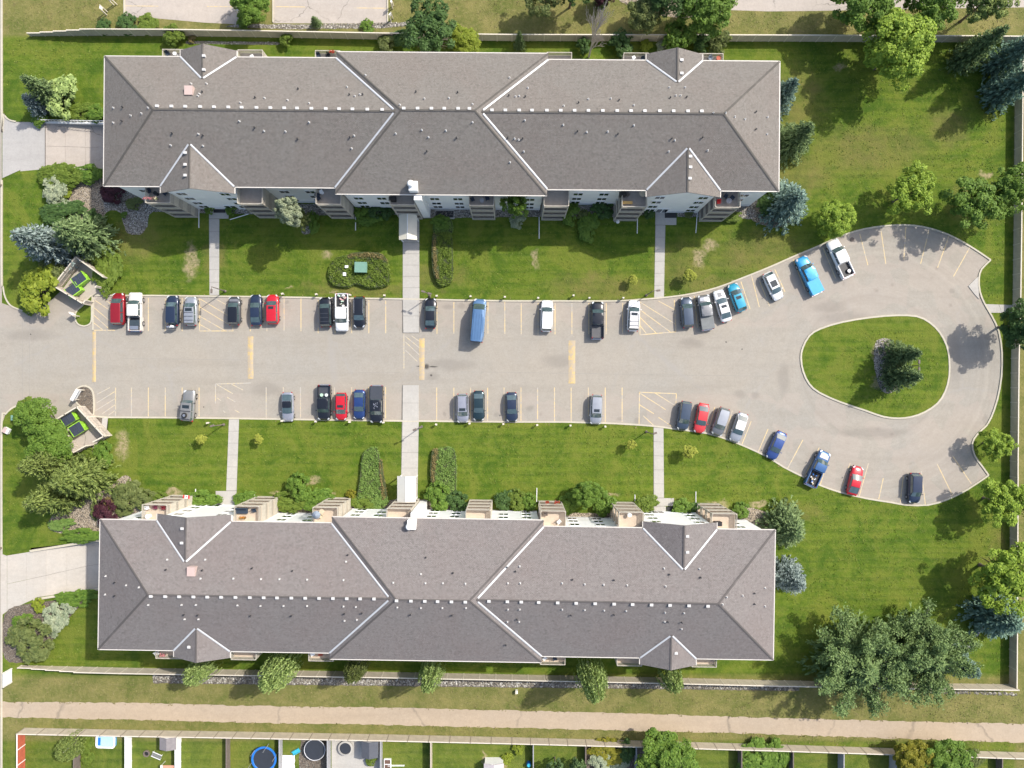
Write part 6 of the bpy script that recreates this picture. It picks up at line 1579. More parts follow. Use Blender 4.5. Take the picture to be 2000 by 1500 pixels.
# clipped hedge beds: leaf-covered ground cover with height
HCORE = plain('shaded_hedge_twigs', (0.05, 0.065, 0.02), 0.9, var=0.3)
def hedge(label, poly, h, mat, dens=190, leaf=.13, name='hedge_bed', seed=5, closed=True, cat='hedge', cm=True):
    rg = np.random.default_rng(seed); pts = catmull(poly, 4, True) if cm else poly; q = P(pts)
    t = thing(name, label, cat)
    m = MB(); c = np.mean(np.array(q), 0); ins = [(c[0] + (x - c[0]) * .95, c[1] + (y - c[1]) * .95) for x, y in q]
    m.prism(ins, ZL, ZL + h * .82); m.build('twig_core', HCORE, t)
    arr = np.array(q); lo, hi = arr.min(0), arr.max(0); n = int((hi - lo).prod() * dens)
    X = rg.uniform(lo, hi, (n, 2)); inside = np.zeros(n, bool); j = len(q) - 1; ed = np.full(n, 9.0)
    for i in range(len(q)):
        a, b = arr[i], arr[j]
        cond = ((a[1] > X[:, 1]) != (b[1] > X[:, 1])) & (X[:, 0] < (b[0] - a[0]) * (X[:, 1] - a[1]) / (b[1] - a[1] + 1e-12) + a[0]); inside ^= cond
        ab = b - a; tt = np.clip(((X - a) @ ab) / max(1e-9, ab @ ab), 0, 1); ed = np.minimum(ed, np.linalg.norm(X - (a + tt[:, None] * ab), axis=1)); j = i
    X = X[inside]; ed = ed[inside]; n = len(X)
    lump = .12 * np.sin(X[:, 0] * 2.1 + 1) * np.sin(X[:, 1] * 2.4) + .10 * np.sin(X[:, 0] * 5.3) * np.sin(X[:, 1] * 4.7 + 2) + rg.normal(size=n) * .06
    ez = np.clip(ed / .35, 0, 1) ** .5
    Z = ZL + h * (.25 + .75 * ez) * rg.uniform(.72, 1.02, n) + lump * ez
    C = np.stack([X[:, 0], X[:, 1], np.maximum(Z, ZL + .05)], 1)
    V, F = cards(C, rg.normal(size=(n, 3)) * .55 + np.array([0, 0, 1]), leaf * rg.uniform(.6, 1.3, n), .6, rg)
    me = np_mesh('foliage', V, F); place('foliage', me, FOL[mat], t); return t
hedge('bright green kidney-shaped hedge around the green transformer', [(645, 520), (660, 503), (690, 498), (740, 499), (757, 508), (764, 535), (762, 556), (745, 563), (720, 564), (697, 557), (680, 563), (655, 560), (642, 545)], .75, 'hedge', seed=5)
hedge('rusty topped hedge strip along the upper edge of the transformer hedge', [(680, 500), (700, 494), (740, 495), (756, 505), (757, 516), (740, 510), (700, 507), (682, 508)], .95, 'rust', seed=6)
hedge('green hedge bed right of the upper central walk', [(846, 462), (860, 455), (882, 458), (886, 500), (885, 545), (876, 558), (858, 560), (850, 540), (850, 500)], .8, 'hedge', seed=7)
hedge('dark shaded plants at the top of the hedge bed right of the upper walk', [(850, 428), (880, 428), (884, 456), (862, 458), (848, 460)], .5, 'hedged', seed=17)
hedge('narrow rusty hedge strip on the left of the upper right bed', [(846, 460), (854, 462), (857, 500), (859, 530), (862, 550), (853, 548), (846, 530), (844, 495)], 1.0, 'rust', seed=8)
hedge('dull green hedge bed left of the lower central walk', [(710, 885), (722, 874), (735, 872), (742, 885), (746, 920), (752, 955), (757, 985), (700, 985), (699, 965), (704, 930), (706, 905)], .8, 'hedged', seed=9)
hedge('rusty strip on the right side of the left lower hedge bed', [(741, 900), (747, 898), (750, 925), (756, 955), (757, 980), (747, 982), (743, 950), (741, 915)], .9, 'rust', seed=10)
hedge('dull green hedge bed right of the lower central walk', [(852, 882), (866, 873), (880, 872), (890, 882), (893, 920), (892, 960), (896, 975), (850, 975), (848, 930)], .8, 'hedged', seed=11)
hedge('red-brown strip on the left side of the right lower hedge bed', [(845, 880), (852, 875), (860, 880), (858, 900), (853, 925), (852, 948), (845, 950), (841, 925), (842, 900)], .9, 'rust', seed=12)

# short tufts standing out of the lawns and the rough grass: uncountable
def tufts(name, polys, n, size, mats, seed):
    rg = np.random.default_rng(seed); Cs = []
    for poly in polys:
        arr = np.array(P(poly)); lo, hi = arr.min(0), arr.max(0); k = int(n * (hi - lo).prod() / sum((np.array(P(q)).max(0) - np.array(P(q)).min(0)).prod() for q in polys))
        X = rg.uniform(lo, hi, (k, 2)); ins = np.zeros(k, bool); j = len(arr) - 1
        for i in range(len(arr)):
            a, b = arr[i], arr[j]; ins ^= ((a[1] > X[:, 1]) != (b[1] > X[:, 1])) & (X[:, 0] < (b[0] - a[0]) * (X[:, 1] - a[1]) / (b[1] - a[1] + 1e-12) + a[0]); j = i
        Cs.append(X[ins])
    X = np.concatenate(Cs); g = np.sin(X[:, 0] * .9 + 2 * np.sin(X[:, 1] * .5)) * np.sin(X[:, 1] * 1.1 + np.sin(X[:, 0] * .7)) + rg.normal(size=len(X)) * .5
    X = X[g > -.1]; k = len(X)
    C = np.column_stack([X, np.full(k, ZL + .03)])
    V, F = cards(C, rg.normal(size=(k, 3)) * .5 + np.array([0, 0, 1]), size * rg.uniform(.5, 1.4, k), .55, rg)
    stuff(place(name, np_mesh(name, V, F), FOL[mats], None))
FOL['turf'] = foliage('lawn_blade_tufts', (0.060, 0.115, 0.008), (0.170, 0.205, 0.030), trans=0.15)
FOL['straw'] = foliage('straw_tufts', (0.09, 0.10, 0.03), (0.26, 0.215, 0.09), trans=0.1)
tufts('lawn_tufts', [[(215, 425), (405, 425), (405, 572), (215, 572)], [(435, 425), (780, 428), (780, 490), (635, 495), (635, 560), (780, 570), (780, 578), (435, 574)], [(895, 430), (1270, 430), (1270, 578), (895, 578)], [(1325, 435), (1480, 450), (1640, 455), (1500, 515), (1400, 555), (1305, 572)],
      [(1530, 90), (1960, 90), (1965, 590), (1930, 590), (1920, 560), (1940, 505), (1880, 465), (1760, 432), (1660, 445), (1600, 400), (1600, 330), (1530, 330)], [(215, 822), (440, 824), (440, 955), (300, 955), (240, 920), (215, 850)], [(472, 826), (780, 828), (780, 960), (760, 960), (750, 870), (705, 870), (690, 965), (472, 955)],
      [(900, 832), (1270, 838), (1270, 970), (900, 965)], [(1300, 845), (1400, 860), (1560, 940), (1760, 995), (1900, 962), (1950, 940), (1960, 1320), (1525, 1310), (1525, 1180), (1590, 1080), (1580, 1000), (1480, 980), (1305, 975)], [(12, 70), (200, 75), (200, 150), (30, 150), (15, 215)], [(12, 360), (60, 360), (70, 420), (15, 540)],
      [(12, 850), (40, 870), (60, 1040), (14, 1075)], [(100, 1290), (185, 1180), (185, 1290)], [(1600, 700), (1700, 640), (1800, 650), (1840, 720), (1800, 790), (1740, 800), (1640, 770)]], 34000, .12, 'turf', 3)
tufts('dry_grass_tufts', [[(10, -20), (235, -20), (235, 55), (60, 62), (10, 60)], [(765, 40), (765, -20), (1410, -20), (1410, 28), (2000, 24), (2000, 66), (1000, 64), (820, 56)], [(30, 1322), (300, 1336), (1250, 1352), (2000, 1362), (2000, 1410), (1500, 1398), (1000, 1384), (500, 1375), (10, 1366)],
      [(10, 1403), (500, 1413), (1000, 1423), (1500, 1436), (2000, 1452), (2000, 1467), (1500, 1451), (1000, 1438), (500, 1427), (10, 1420)]], 24000, .10, 'straw', 4)
tufts('trail_edge_weeds', [[(0, 1368), (500, 1376), (1000, 1385), (1500, 1399), (2000, 1411), (2000, 1415), (1500, 1403), (1000, 1389), (500, 1380), (0, 1372)], [(0, 1398), (500, 1409), (1000, 1419), (1400, 1428), (2000, 1447), (2000, 1453), (1400, 1434), (1000, 1424), (500, 1414), (0, 1403)]], 9000, .15, 'straw', 5)
def band(line_, off, w): return [(x, y + off) for x, y in line_] + [(x, y + off + w) for x, y in line_[::-1]]
tufts('kerb_edge_dry_tufts', [band([q for q in LOTN if q[0] < 780], -6, 4.5), band([q for q in LOTN if 822 < q[0] < 1900], -6.5, 5), band([q for q in LOTS if 822 < q[0] < 1900][::-1], 1.5, 5), band([q for q in LOTS if 215 < q[0] < 780][::-1], 1.5, 4.5)], 5200, .13, 'straw', 6)
# ------------------------------------------------------------ bin enclosures
def enclosure(label, tops, gaps, binsl, labs, lab2, bang):
    """tops: wall corners (top edge in photo pixels)"""
    H = 2.15; q = [Vector(W(x, y, H)) for x, y in tops]
    t = thing('bin_enclosure', label, 'bin enclosure')
    n = len(q)
    for i in range(n):
        a, b = q[i], q[(i + 1) % n]
        for (t0, t1) in gaps[i]:
            p0, p1 = a.lerp(b, t0), a.lerp(b, t1); L = (p1 - p0).length; ang = math.atan2(p1.y - p0.y, p1.x - p0.x)
            m = MB(); k = max(4, int(L / .16))
            for j in range(k): m.bx(j * L / k + .008, (j + 1) * L / k - .008, -.04 + (.02 if j % 2 else 0), .04 + (.02 if j % 2 else 0), .05, H - .03)
            m.build('board_wall', ENCL, t, (p0.x, p0.y, .05)).rotation_euler = (0, 0, ang)
            m = MB(); m.bx(-.05, L + .05, -.09, .09, H - .03, H + .03); m.build('cap_rail', CAPM, t, (p0.x, p0.y, .05)).rotation_euler = (0, 0, ang)
            m = MB(); m.bx(0, L, .05, .12, .5, .6); m.bx(0, L, .05, .12, 1.5, 1.6); m.build('rail', ENCL, t, (p0.x, p0.y, .05)).rotation_euler = (0, 0, ang)
            for e in (0, L): m = MB(); m.bx(e - .07, e + .07, -.08, .08, 0, H + .06); m.build('post', CAPM, t, (p0.x, p0.y, .05)).rotation_euler = (0, 0, ang)
    m = MB(); m.sheet([(v.x, v.y) for v in q], .045); m.build('concrete_floor', CONCP, t, recalc=False)
    for (x, y), lb in zip(binsl, lab2):
        X, Y = W(x, y, 1.4); b = thing('waste_bin', lb, 'waste bin', (X, Y, .05), bang, 'green bins with dark lids in the enclosures')
        m = MB(); w, d, h = 1.05, .82, 1.25
        m.add([(-w * .93, -d * .8, .12), (w * .93, -d * .8, .12), (w * .93, d * .8, .12), (-w * .93, d * .8, .12), (-w, -d, h), (w, -d, h), (w, d, h + .12), (-w, d, h + .12)], [(3, 2, 1, 0), (4, 5, 6, 7), (0, 1, 5, 4), (1, 2, 6, 5), (2, 3, 7, 6), (3, 0, 4, 7)])
        m.build('bin_body', GREENB, b)
        for sg in (-1, 1):
            m = MB(); m.box(sg * w * 1.02, 0, h * .62, .14, .5, .2); m.build('fork_pocket', GREENB, b)
            m = MB(); vs = [(sg * .02, -d * .96, h + .04), (sg * w * .94, -d * .96, h + .04), (sg * w * .94, d * .98, h + .20), (sg * .02, d * .98, h + .20)]; m.add(vs + [(x_, y_, z_ - .035) for x_, y_, z_ in vs], [(0, 1, 2, 3), (7, 6, 5, 4), (0, 4, 5, 1), (1, 5, 6, 2), (2, 6, 7, 3), (3, 7, 4, 0)]); m.build('lid', LID, b)
            m = MB(); m.box(sg * w * .97, 0, h + .12, .07, d * 2.02, .12); m.build('rim_bar', GREENB, b)
        m = MB(); m.box(0, d * 1.03, h + .18, w * 2.05, .12, .12); m.build('hinge_bar', GREENB, b)
    return t
enclosure('square board bin enclosure with two green bins above the lot entrance', [(148, 502), (104, 558), (162, 593), (202, 541)], [[(0, .5), (.5, 1)], [(0, .5), (.5, .8), (.8, 1)], [(0, .12), (.62, .66)], [(0, .12), (.15, .55), (.58, 1)]],
          [(154, 545), (142, 566)], None, ['green bin with dark lid nearer the top in the upper enclosure', 'green bin with dark lid nearer the lot in the upper enclosure'], math.atan2(-1, -.0) + 2.2 - math.pi)
enclosure('square board bin enclosure with two green bins below the lot entrance', [(102, 824), (150, 795), (203, 852), (143, 884)], [[(0, .5), (.5, 1)], [(0, .35), (.36, .7), (.71, 1)], [(0, .35), (.6, 1)], [(0, .5), (.52, 1)]],
          [(133, 818), (150, 838)], None, ['green bin with dark lid nearer the lane in the lower enclosure', 'green bin with dark lid nearer the lawn in the lower enclosure'], .55 + math.pi / 2 * 0)
for o_ in list(COL.objects): pass

# ------------------------------------------------------------ lamps, posts, boxes, signs
def lamp(label, px, py, h, arm, ang, dbl=False):
    x, y = W(px, py); t = thing('street_lamp', label, 'lamp post', (x, y, ZL), ang)
    m = MB(); m.lathe([(.2, 0), (.2, .25), (.09, .3), (.055, h)], 8); m.build('pole', FENCED, t)
    for s in ((-1, 1) if dbl else (1,)):
        m = MB(); m.tube((0, 0, h - .1), (s * arm, 0, h + .05), .04); m.build('arm', FENCED, t)
        m = MB(); m.box(s * (arm + .15), 0, h, .62, .3, .14, 0, .85); hd = m.build('lamp_head', FENCED, t); m = MB(); m.box(s * (arm + .15), 0, h - .075, .45, .22, .02); m.build('lens', WHITE, hd)
    return t
lamp('dark lamp post beside the left upper walk at the kerb', 441, 569, 5.0, .5, -1.6)
lamp('dark double-headed lamp post right of the upper central walk', 840, 579, 4.6, .35, -.3, True)
lamp('dark lamp post beside the right upper walk at the kerb', 1262, 577, 5.0, .7, .1)
lamp('pale lamp post left of the first lower walk', 438, 829, 5.0, .2, .3)
lamp('lamp post right of the lower central walk', 824, 833, 4.6, .35, .4, True)
lamp('lamp post left of the right lower walk', 1262, 843, 5.0, .2, .3)
lamp('double-headed lamp post between the two island spruces', 1750, 716, 6.0, .4, 1.57, True)
lamp('pale street lamp on the left edge above the upper lawn corner', 3, 362, 7.0, 1.3, 0)
lamp('pale street lamp on the left edge above the lower garage ramp', 3, 1070, 7.0, 1.3, .1)
PB = MB(); PB.bx(-.06, .06, -.06, .06, 0, .75); PBM = PB.mesh('post'); PC = MB(); PC.box(0, 0, .9, .34, .28, .32, 0, .8); PCM = PC.mesh('socket_box')
for px, py, w_ in ((552, 574, 'right of the bright red SUV'), (618, 575, 'left of the black roof-barred SUV'), (684, 576, 'above the white pickup with bags'), (751, 577, 'left of the upper central walk'), (853, 578, 'right of the upper double lamp'), (919, 579, 'left of the blue camper van'), (986, 580, 'above two empty stalls right of the camper van'),
                   (1051, 582, 'left of the lone white long-roofed SUV'), (1120, 577, 'midway between white SUV and black pickup'), (1151, 582, 'left of the black open-bed pickup'), (1217, 582, 'left of the white roof-barred SUV'),
                   (551, 822, 'left of the silver coupe nose'), (617, 823, 'left of the black pickup with buckets'), (683, 824, 'between the cherry red and blue cars'), (749, 825, 'right of the long black pickup'), (852, 829, 'right of the lower central walk'), (917, 827, 'between the lilac SUV and dark teal sedan'), (983, 828, 'left of the lone dark navy sedan'),
                   (1049, 830, 'above empty lower stalls right of the navy sedan'), (1114, 831, 'left of the lone silver SUV'), (1182, 833, 'right of the lone silver SUV'), (406, 826, 'left of the first lower walk on the lawn')):
    x, y = W(px, py, .8); row = 'upper' if py < 700 else 'lower'
    t = thing('socket_post', 'pale block-heater post at the %s kerb %s' % (row, w_), 'electrical post', (x, y, ZL), R.uniform(-.3, .3), 'block-heater posts along the kerbs')
    place('post', PBM, FENCEG, t); place('socket_box', PCM, CAPM, t)
# transformer and its two small boxes
x, y = W(704.5, 522, 1.5); t = thing('transformer', 'green metal transformer box in the kidney-shaped hedge', 'transformer', (x, y, ZL), -.02)
m = MB(); m.bx(-.88, .88, -.75, .75, 0, 1.45); m.build('cabinet', GREENM, t); m = MB(); m.box(0, 0, 1.5, 1.9, 1.65, .1, 0, .97); m.build('lid', GREENM, t); m = MB(); m.bx(-.02, .02, -.8, -.76, .1, 1.4); m.bx(-.25, -.2, -.8, -.76, .6, .8); m.build('door_seam', BLACK, t)
for px, py, sx, sy, lab in ((677, 521, .5, .38, 'small pale utility box above another in the transformer hedge'), (673, 535.5, .45, .5, 'small white utility box below another in the transformer hedge')):
    x, y = W(px, py, .9); t = thing('utility_box', lab, 'utility box', (x, y, ZL)); m = MB(); m.bx(-sx / 2, sx / 2, -sy / 2, sy / 2, 0, .85); m.build('cabinet', CAPM, t); m = MB(); m.box(0, 0, .88, sx * 1.12, sy * 1.12, .07, 0, .9); m.build('lid', WHITE, t)
for px, py, sx, sy, h, c, lab in ((29, 816, 1.0, .75, .9, WHITE, 'white and pale green utility cabinet on the lower left corner lawn'), (12, 841, .9, .8, .5, WHITE, 'white tilted box with pink top at the lower left street edge'), (1009, 1352, .35, .45, .6, WHITE, 'small white utility box on the dry grass below the lower fence'), (406, 826.5, .01, .01, .01, WHITE, '')):
    if not lab: continue
    x, y = W(px, py, h); t = thing('utility_box', lab, 'utility box', (x, y, ZL), -.5 if 'tilted' in lab else 0); m = MB(); m.bx(-sx / 2, sx / 2, -sy / 2, sy / 2, 0, h); m.build('cabinet', c, t)
    m = MB(); m.bx(-sx / 2 - .03, sx / 2 * .2, -sy / 2 - .03, sy / 2 + .03, h, h + .05); m.build('lid', HATCH if 'pink' in lab else GREENM if 'green' in lab else CAPM, t)
def sign(label, px, py, h, L, ang, mat=WHITE, post=.7, lines=None):
    x, y = W(px, py); t = thing('sign_board', label, 'sign', (x, y, ZL), ang)
    m = MB(); m.bx(-L / 2, L / 2, -.06, .06, post, h); m.build('panel', mat, t)
    for s in (-1, 1): m = MB(); m.bx(s * L * .45 - .06, s * L * .45 + .06, -.07, .07, 0, h + .05); m.build('post', CAPM, t)
    return t
sg = sign('white slanted sign board on the small lower gravel island', 160, 771, 1.7, 1.9, 1.05)
for i in range(7):
    for s in (-1, 1):
        m = MB(); m.bx(-.78 + i * .23, -.78 + i * .23 + .14, s * .063, s * .068, 1.05, 1.40); m.build('letter_block', GREYC, sg)
m = MB(); m.box(0, 0, 1.72, 1.95, .5, .06); m.build('cap', WHITE, sg)
sign('small white sign board at the tip of the upper grass island', 152, 615, 1.6, .9, 2.5)
sign('tall white panel standing beside the lower left fence end', 24.5, 1318, 1.9, 2.3, math.pi / 2, WHITE, .1)
for px, py, lab in ((210, 27, 'small white sign near the left neighbouring pad, by the fence'), (226, 10, 'small white sign near the top left neighbouring pad corner'), (473, 33, 'small white sign between the neighbouring pads'), (508, 32, 'small white sign left of the right neighbouring pad'), (768, 15, 'small white sign right of the right neighbouring pad'), (766, 40, 'lower small white sign right of the right neighbouring pad')):
    sign(lab, px, py, 1.9, .55, R.uniform(0, 3), WHITE, 1.3)
m = MB(); m.lathe([(.36, 0), (.36, .02), (.30, .025)], 20); 
for px, py, lab in ((1664, 468, 'round manhole cover in the bay right of the white open-bed pickup'), ):
    x, y = W(px, py); o = m.build('manhole_cover', FENCED, None, (x, y, .032)); tag(o, lab, 'manhole cover')
m = MB(); m.box(0, 0, .02, .8, .5, .04, .2); 
x, y = W(50, 783); o = m.build('storm_drain', FENCED, None, (x, y, .03)); tag(o, 'dark storm drain grate at the lower entrance kerb', 'drain')
for px, py, w_ in ((1912, 1233, 'under the dark spruce at the lower right'), (1892, 1263, 'beside the blue spruce at the lower right')):
    x, y = W(px, py, .5); t = thing('park_bench', 'grey bench on the lawn ' + w_, 'bench', (x, y, ZL), .9 if px > 1900 else .1, 'benches on the lower right lawn')
    for i in range(4): m = MB(); m.bx(-.8, .8, -.25 + i * .13, -.25 + i * .13 + .1, .42, .46); m.build('seat_slat', FENCEG, t)
    for i in range(3): m = MB(); m.bx(-.8, .8, .28, .32, .55 + i * .13, .65 + i * .13); m.build('back_slat', FENCEG, t)
    for s in (-.7, .7): m = MB(); m.bx(s - .04, s + .04, -.25, .32, 0, .42); m.build('leg', BLACK, t)

# ------------------------------------------------------------ things on the balconies
def put(px, py, h): return W(px, py, h)
DECKZ = 7.86
def chair(label, px, py, mat, rz=0.0, z=DECKZ):
    x, y = W(px, py, z + .5); t = thing('patio_chair', label, 'chair', (x, y, z), rz)
    m = MB(); m.bx(-.26, .26, -.26, .26, .36, .44); m.build('seat', mat, t); m = MB(); m.bx(-.26, .26, .22, .28, .44, .92); m.build('backrest', mat, t)
    for a in (-1, 1):
        m = MB(); m.bx(a * .27 - .03, a * .27 + .03, -.24, .26, .58, .63); m.build('armrest', mat, t)
        for b in (-1, 1): m = MB(); m.bx(a * .23 - .02, a * .23 + .02, b * .23 - .02, b * .23 + .02, 0, .36); m.build('leg', mat, t)
def table(label, px, py, mat, r=.45, sq=False, z=DECKZ):
    x, y = W(px, py, z + .7); t = thing('patio_table', label, 'table', (x, y, z), .5 if sq else 0)
    m = MB(); (m.box(0, 0, .7, r * 1.5, r * 1.5, .04) if sq else m.lathe([(r, .68), (r, .72)], 16)); m.build('table_top', mat, t); m = MB(); m.lathe([(.25, 0), (.04, .05), (.04, .68)], 8); m.build('pedestal', mat, t)
def planter(label, px, py, mat, n=1, z=DECKZ + 1.0, w=.9):
    x, y = W(px, py, z); t = thing('flower_box', label, 'flower box', (x, y, z))
    m = MB(); m.bx(-w / 2, w / 2, -.11, .11, -.22, 0); m.build('box', FENCED, t)
    rg = np.random.default_rng(int(px)); k = 130; C = np.stack([rg.uniform(-w / 2, w / 2, k), rg.normal(size=k) * .11, rg.uniform(0, .26, k)], 1)
    V, F = cards(C[:90], rg.normal(size=(90, 3)) + np.array([0, 0, 1]), .07 * rg.uniform(.6, 1.2, 90), .8, rg); place('flowers', np_mesh('flowers', V, F), mat, t)
    V, F = cards(C[90:], rg.normal(size=(40, 3)) + np.array([0, 0, .6]), .07, .6, rg); place('leaves', np_mesh('leaves', V, F), FOL['green'], t)
def bbq(label, px, py, z=DECKZ):
    x, y = W(px, py, z + 1); t = thing('barbecue', label, 'barbecue', (x, y, z))
    m = MB(); m.bx(-.45, .45, -.3, .3, 0, .8); m.build('cart', BLACK, t); m = MB(); m.box(0, 0, .95, 1.1, .66, .3, 0, .75); m.build('hood', BLACK, t)
chair('dark chair left on the top balcony with red flowers', 291, 373, NAVYF, .3); chair('dark chair right on the top balcony with red flowers', 321, 377, NAVYF, -.6); table('small dark table on the top balcony with red flowers', 303, 377, BLACK, .3)
planter('long box of pink flowers on the leftmost upper balcony rail', 291, 387.5, PINKF, w=1.7); planter('box of straw-coloured flowers on the leftmost upper balcony rail', 305, 388, CANV, w=.5)
chair('dark chair at the left of the third upper balcony', 620, 381, NAVYF, 1.2); chair('second dark chair on the third upper balcony', 622, 387, NAVYF, .6); table('white square table on the third upper balcony', 627, 374, WHITE, .35, True)
bbq('black covered barbecue on the fourth upper balcony beside the canopy', 766, 387)
chair('dark chair among clutter on the fifth upper balcony', 923, 389, NAVYF, 2.0); table('small round table among clutter on the fifth upper balcony', 941, 391, FENCEG, .3); chair('navy chair at the right of the fifth upper balcony', 952, 387, NAVYF, .2)
t_ = [bush(*a) for a in ()]
table('pale round umbrella-like table on the seventh upper balcony corner', 1256, 377, CANV, .55)
x, y = W(1225.5, 395, 8.4); t = thing('patio_bench', 'yellow varnished bench along the rail of the seventh upper balcony', 'bench', (x, y, DECKZ)); m = MB(); m.bx(-.75, .75, -.2, .2, .38, .44); m.build('seat', YELW, t)
for s in (-.65, .65): m = MB(); m.bx(s - .04, s + .04, -.18, .18, 0, .38); m.build('leg', YELW, t)
chair('brown chair on the seventh upper balcony', 1226, 380, FENCED, .8); bbq('black barbecue at the left of the seventh upper balcony', 1217, 378)
chair('red chair at the rail of the eighth upper balcony', 1404, 394, REDF, 0); chair('dark chair on the eighth upper balcony', 1418, 383, NAVYF, 1.0); chair('second dark chair on the eighth upper balcony', 1431, 385, NAVYF, 2.5); table('grey table on the eighth upper balcony', 1424, 392, FENCEG, .4)
chair('white chair at the left of the leftmost lower balcony', 287, 992, WHITE, .2); chair('plum chair on the leftmost lower balcony', 303, 991, plain('plum_fabric', (.16, .03, .06), .9), 0); chair('dark red chair at the right of the leftmost lower balcony', 319, 992, plain('maroon_fabric', (.2, .02, .03), .9), 0); table('round white table on the leftmost lower balcony', 288, 1009, WHITE, .35)
x, y = W(470, 998, 8.3); t = thing('patio_sofa', 'navy cushioned sofa on the second lower balcony', 'sofa', (x, y, DECKZ)); m = MB(); m.bx(-.95, .95, -.4, .4, .1, .4); m.build('seat', NAVYF, t); m = MB(); m.bx(-.95, .95, .3, .45, .4, .8); m.build('backrest', NAVYF, t)
chair('dark chair right of the sofa on the second lower balcony', 496, 997, NAVYF, .2); planter('box of orange flowers on the second lower balcony', 474, 1011, plain('orange_petals', (.6, .22, .03), .8), z=DECKZ + .4)
x, y = W(616, 1007, 10.2); t = thing('patio_umbrella', 'closed grey-blue umbrella on the third lower balcony', 'umbrella', (x, y, DECKZ)); m = MB(); m.lathe([(.62, 1.9), (.5, 2.05), (.05, 2.35)], 8); m.build('canopy', GREYC, t); m = MB(); m.lathe([(.22, 0), (.22, .08), (.025, .1), (.025, 2.3)], 8); m.build('pole', FENCEG, t)
chair('tan chair on the third lower balcony', 627, 1008, CANV, .9); table('pale table on the third lower balcony', 628, 999, CANV, .35)
planter('round pot of red flowers left on the sixth lower balcony rail', 1069, 980.5, REDF, z=3.8, w=.5); planter('pot of red flowers right on the sixth lower balcony rail', 1088, 980.5, REDF, z=3.8, w=.8)
chair('white rocking chair on the sixth lower balcony', 1092, 1019, WHITE, .7); chair('brown chair on the sixth lower balcony', 1066, 1004, FENCED, 0)
bbq('black covered barbecue on the rightmost lower balcony', 1404, 1024); table('oval white tray table on the seventh lower balcony', 1230, 1006, WHITE, .3)
# flag hung from the leftmost lower balcony: red-white-red with a small red leaf
x, y = W(362, 971, 3.4); t = thing('flag', 'small red and white maple leaf flag on the leftmost lower balcony stack', 'flag', (x, y, 3.0), -.1)
m = MB(); m.tube((-.5, 0, -.5), (-.5, .1, .35), .02); m.build('flag_pole', WHITE, t)
for x0, x1, mt in ((-.5, -.25, REDF), (-.25, .25, WHITE), (.25, .5, REDF)): m = MB(); m.bx(x0, x1, -.25, .25, .1, .11); m.build('flag_band', mt, t)
m = MB(); k = [(0, .18), (.05, .08), (.13, .10), (.10, 0), (.15, -.05), (.04, -.06), (.01, -.16), (-.01, -.16), (-.04, -.06), (-.15, -.05), (-.10, 0), (-.13, .10), (-.05, .08)]; m.prism(k, .111, .116); m.build('maple_leaf', REDF, t)

# ------------------------------------------------------------ back gardens
def trampoline(label, px, py, r, ringm, seed=0, wd=.84):
    x, y = W(px, py, .9); t = thing('trampoline', label, 'trampoline', (x, y, ZL))
    m = MB(); m.lathe([(r * (wd + .02), .88), (r * (wd + .02), .9)], 28); m.build('mat', TRAMP, t)
    vs = []; n = 28; m = MB()
    for i in range(n):
        a = 6.283 * i / n
        for rr, z in ((r * wd, .92), (r * (wd + .02), .96), (r, .96), (r * 1.01, .90)): vs.append((rr * math.cos(a), rr * math.sin(a), z))
    m.add(vs, [(4 * i + k_, 4 * ((i + 1) % n) + k_, 4 * ((i + 1) % n) + k_ + 1, 4 * i + k_ + 1) for i in range(n) for k_ in range(3)]); m.build('safety_pad', ringm, t)
    for i in range(6):
        a = 6.283 * i / 6 + .3; m = MB(); m.tube((r * math.cos(a), r * math.sin(a), 0), (r * math.cos(a), r * math.sin(a), .9), .04); m.build('leg', FENCEG, t)
        if seed: m = MB(); m.tube((r * 1.02 * math.cos(a), r * 1.02 * math.sin(a), .9), (r * 1.02 * math.cos(a), r * 1.02 * math.sin(a), 2.6), .03); m.build('net_pole', FENCEG, t)
trampoline('round trampoline with a blue safety pad in the garden', 516, 1482, 1.95, BLUEP, 1)
trampoline('round trampoline with thin white ring on dark ground', 615, 1464, 1.65, plain('white_ring', (.6, .6, .62), .5), 0, .95)
x, y = W(205.5, 1449, .6); t = thing('inflatable_pool', 'blue and white inflatable family pool near the garden fence', 'pool', (x, y, ZL), -.03)
def rrect(w, d, r, n=5):
    o = []
    for cx_, cy_, a0 in ((w - r, d - r, 0), (-w + r, d - r, 90), (-w + r, -d + r, 180), (w - r, -d + r, 270)):
        for i in range(n + 1): a = (a0 + 90 * i / n) * DEG; o.append((cx_ + r * math.cos(a), cy_ + r * math.sin(a)))
    return o
m = MB(); m.prism(rrect(1.5, 1.0, .45), .0, .42); m.build('pool_wall', plain('light_blue_vinyl', (.12, .38, .68), .4), t)
m = MB(); o_, i_ = rrect(1.52, 1.02, .46), rrect(1.28, .80, .35); n = len(o_); m.add([(a, b, .50) for a, b in o_] + [(a, b, .50) for a, b in i_] + [(a, b, .40) for a, b in o_] + [(a, b, .40) for a, b in i_], [f for i in range(n) for f in ((i, (i + 1) % n, n + (i + 1) % n, n + i), (i, (i + 1) % n, 2 * n + (i + 1) % n, 2 * n + i), (n + i, n + (i + 1) % n, 3 * n + (i + 1) % n, 3 * n + i))]); m.build('inflated_rim', WHITE, t)
m = MB(); m.prism(rrect(1.27, .79, .34), .40, .44); m.build('water', WATER, t); m = MB(); m.bx(-1.15, -.75, -.6, .6, .44, .47); m.build('pool_seat', BLUEP, t)
